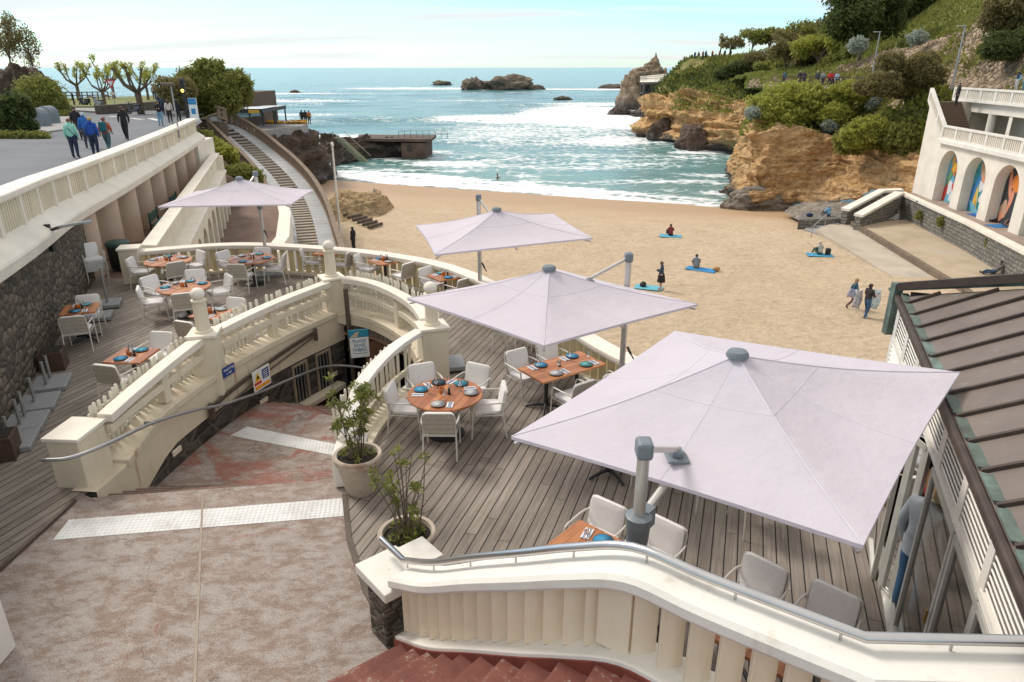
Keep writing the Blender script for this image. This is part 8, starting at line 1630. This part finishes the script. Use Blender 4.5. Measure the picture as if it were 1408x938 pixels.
# barrier frame with warning sign
fp = [wall_frame(WL, .40, .30, -.28), wall_frame(WL, .86, .30, .10), wall_frame(WL, .88, .30, -.02)]
r_ = empty('folded_barrier', fp[0][0]); tag(r_, 'brown folded barrier bars fixed along the stained stairwell wall', 'barrier'); o0 = Vector(fp[0][0]); Q = [wall_frame(WL, .40+.46*k/6, .28, -.10+.30*k/6)[0]-o0 for k in range(7)]
m = MB(); [m.bar(a_, b_, .05, .07) for a_, b_ in zip(Q, Q[1:])]; m.bar(Q[0]+Vector((0, 0, .08)), Q[0]+Vector((0, 0, -.22)), .09); m.bar(Q[-1]+Vector((0, 0, .08)), Q[-1]+Vector((0, 0, -.2)), .07); m.build('upper_bar', M['brownmetal'], r_); m = MB(); Q2 = [q+Vector((0, 0, -.2+.0*k)) for k, q in enumerate(Q)]; m.tube([Q2[0], Q2[2], Q2[3]+Vector((0, 0, .03)), Q2[-1]+Vector((0, 0, .12))], .02, 8); m.build('lower_bar', M['brownmetal'], r_)
p, a = wall_frame(WL, .60, .36, -.12); r_ = empty('warning_sign', p, a); tag(r_, 'white warning sign with yellow triangle and blue panel hung on the brown bars', 'sign'); m = MB(); m.box((0, 0, 0), (.52, .015, .44)); m.build('board', swhite, r_, bevel=.004)
m = MB(); m.add([(-.23, -.011, -.02), (-.03, -.011, -.02), (-.13, -.011, .17)], [(0, 1, 2)]); m.build('yellow_triangle', plain('sign_yellow', (.75, .45, .02), .5), r_); m = MB(); m.add([(-.17, -.014, .03), (-.10, -.014, .03), (-.08, -.014, .07), (-.13, -.014, .10)], [(0, 1, 2, 3)]); m.build('pictogram', M['black'], r_); m = MB(); m.box((-.13, -.010, -.06), (.22, .004, .055)); m.build('red_band', plain('sign_band_red', (.55, .03, .03), .5), r_); m = MB(); m.box((.12, -.010, .07), (.20, .004, .20)); b_ = m.build('blue_panel', navy, r_); m = MB(); m.box((0, -.010, -.15), (.46, .004, .07)); m.build('orange_band', plain('sign_orange', (.75, .32, .02), .5), r_)
m = MB()
for k in range(4): m.box((.12-.01*(k % 2), -.0135, .13-.042*k), (.15-.03*(k % 2), .002, .014))
m.build('text_lines', swhite, b_)
# PLAGE SANS TABAC board
p = PY(494, 472, 14.6); r_ = empty('no_smoking_board', p, R(16)); tag(r_, 'white beach board with a blue top hanging in the underpass', 'sign'); m = MB(); m.box((0, 0, -.10), (.42, .03, .48)); m.build('board', swhite, r_, bevel=.005); m = MB(); m.box((0, -.002, .235), (.45, .03, .19)); m.build('blue_top', teal, r_, bevel=.02)
m = MB(); m.add([(-.20, -.022, .15), (-.03, -.022, .16), (.02, -.022, .29), (-.07, -.022, .27)], [(0, 1, 2, 3)]); m.build('pale_swoosh', plain('sign_sand', (.5, .42, .3), .6), r_)
for k, tx in enumerate(('PLAGE', 'SANS', 'TABAC')): text_on(r_, tx, .104, (0, -.02, .06-.105*k), (R(90), 0, 0), teal)
m = MB(); m.box((0, -.018, -.235), (.30, .006, .010)); m.build('underline', teal, r_)
# tubes: handrail down the stairs, drain pipe
hr = [Vector((-6.42, 8.28, .70)), Vector((-6.05, 8.33, .71)), Vector((-5.75, 8.75, .70))]+[wall_frame(WL, f_, .34, z)[0] for f_, z in ((.18, .45), (.33, .12), (.42, -.12), (.52, -.30), (.62, -.44), (.75, -.55), (.9, -.72))]+[Vector((-3.3, 15.0, -.9)), Vector((-2.6, 14.6, -1.0))]
r_ = empty('stair_handrail', hr[0]); tag(r_, 'long grey tube handrail bending down along the stairwell wall', 'handrail'); m = MB(); m.tube([q-hr[0] for q in smoothpath(hr, 5)], .028, 10); m.build('tube', M['galv'], r_, smooth='all')
for f_, z in ((.18, .43), (.42, -.14), (.62, -.46)): m = MB(); q = wall_frame(WL, f_, .34, z)[0]-hr[0]; q2 = wall_frame(WL, f_, .18, z)[0]-hr[0]; m.bar(q, q2, .03, .05); m.build('bracket', M['galv'], r_)
m = MB(); q = Vector((-3.78, 15.18, 0)); m.lathe([(.055, -3.0), (.055, 1.02)], q, 12); m.lathe([(.075, -.5), (.075, -.42)], q, 12); o = m.build('drain_pipe', M['brownmetal'], smooth=True); tag(o, 'brown vertical pipe below the corner newel post', 'pipe')
for k, (f_, z, l) in enumerate(((.26, -.42, 'small cream cover plate low on the stairwell wall near the handrail bend'), (.62, -.72, 'small cream cover plate on the dark stone below the warning sign'), (.93, -1.05, 'small cream cover plate below the stone sill'))):
    p, a = wall_frame(WL, f_, .21, z); m = MB(); m.box((0, 0, 0), (.24, .03, .10)); o = m.build('cover_plate', M['cream'], bevel=.006); o.location = p; o.rotation_euler = (0, 0, a); tag(o, l, 'plate', 'cover plates on the stairwell wall')
# pale post at the left edge of the landing
m = MB(); p = PZ(-8, 915, -.02); m.box((0, 0, .42), (.14, .5, .84)); o = m.build('white_barrier', M['whiteclean'], bevel=.02); o.location = p; tag(o, 'white barrier end at the left edge of the landing', 'barrier')
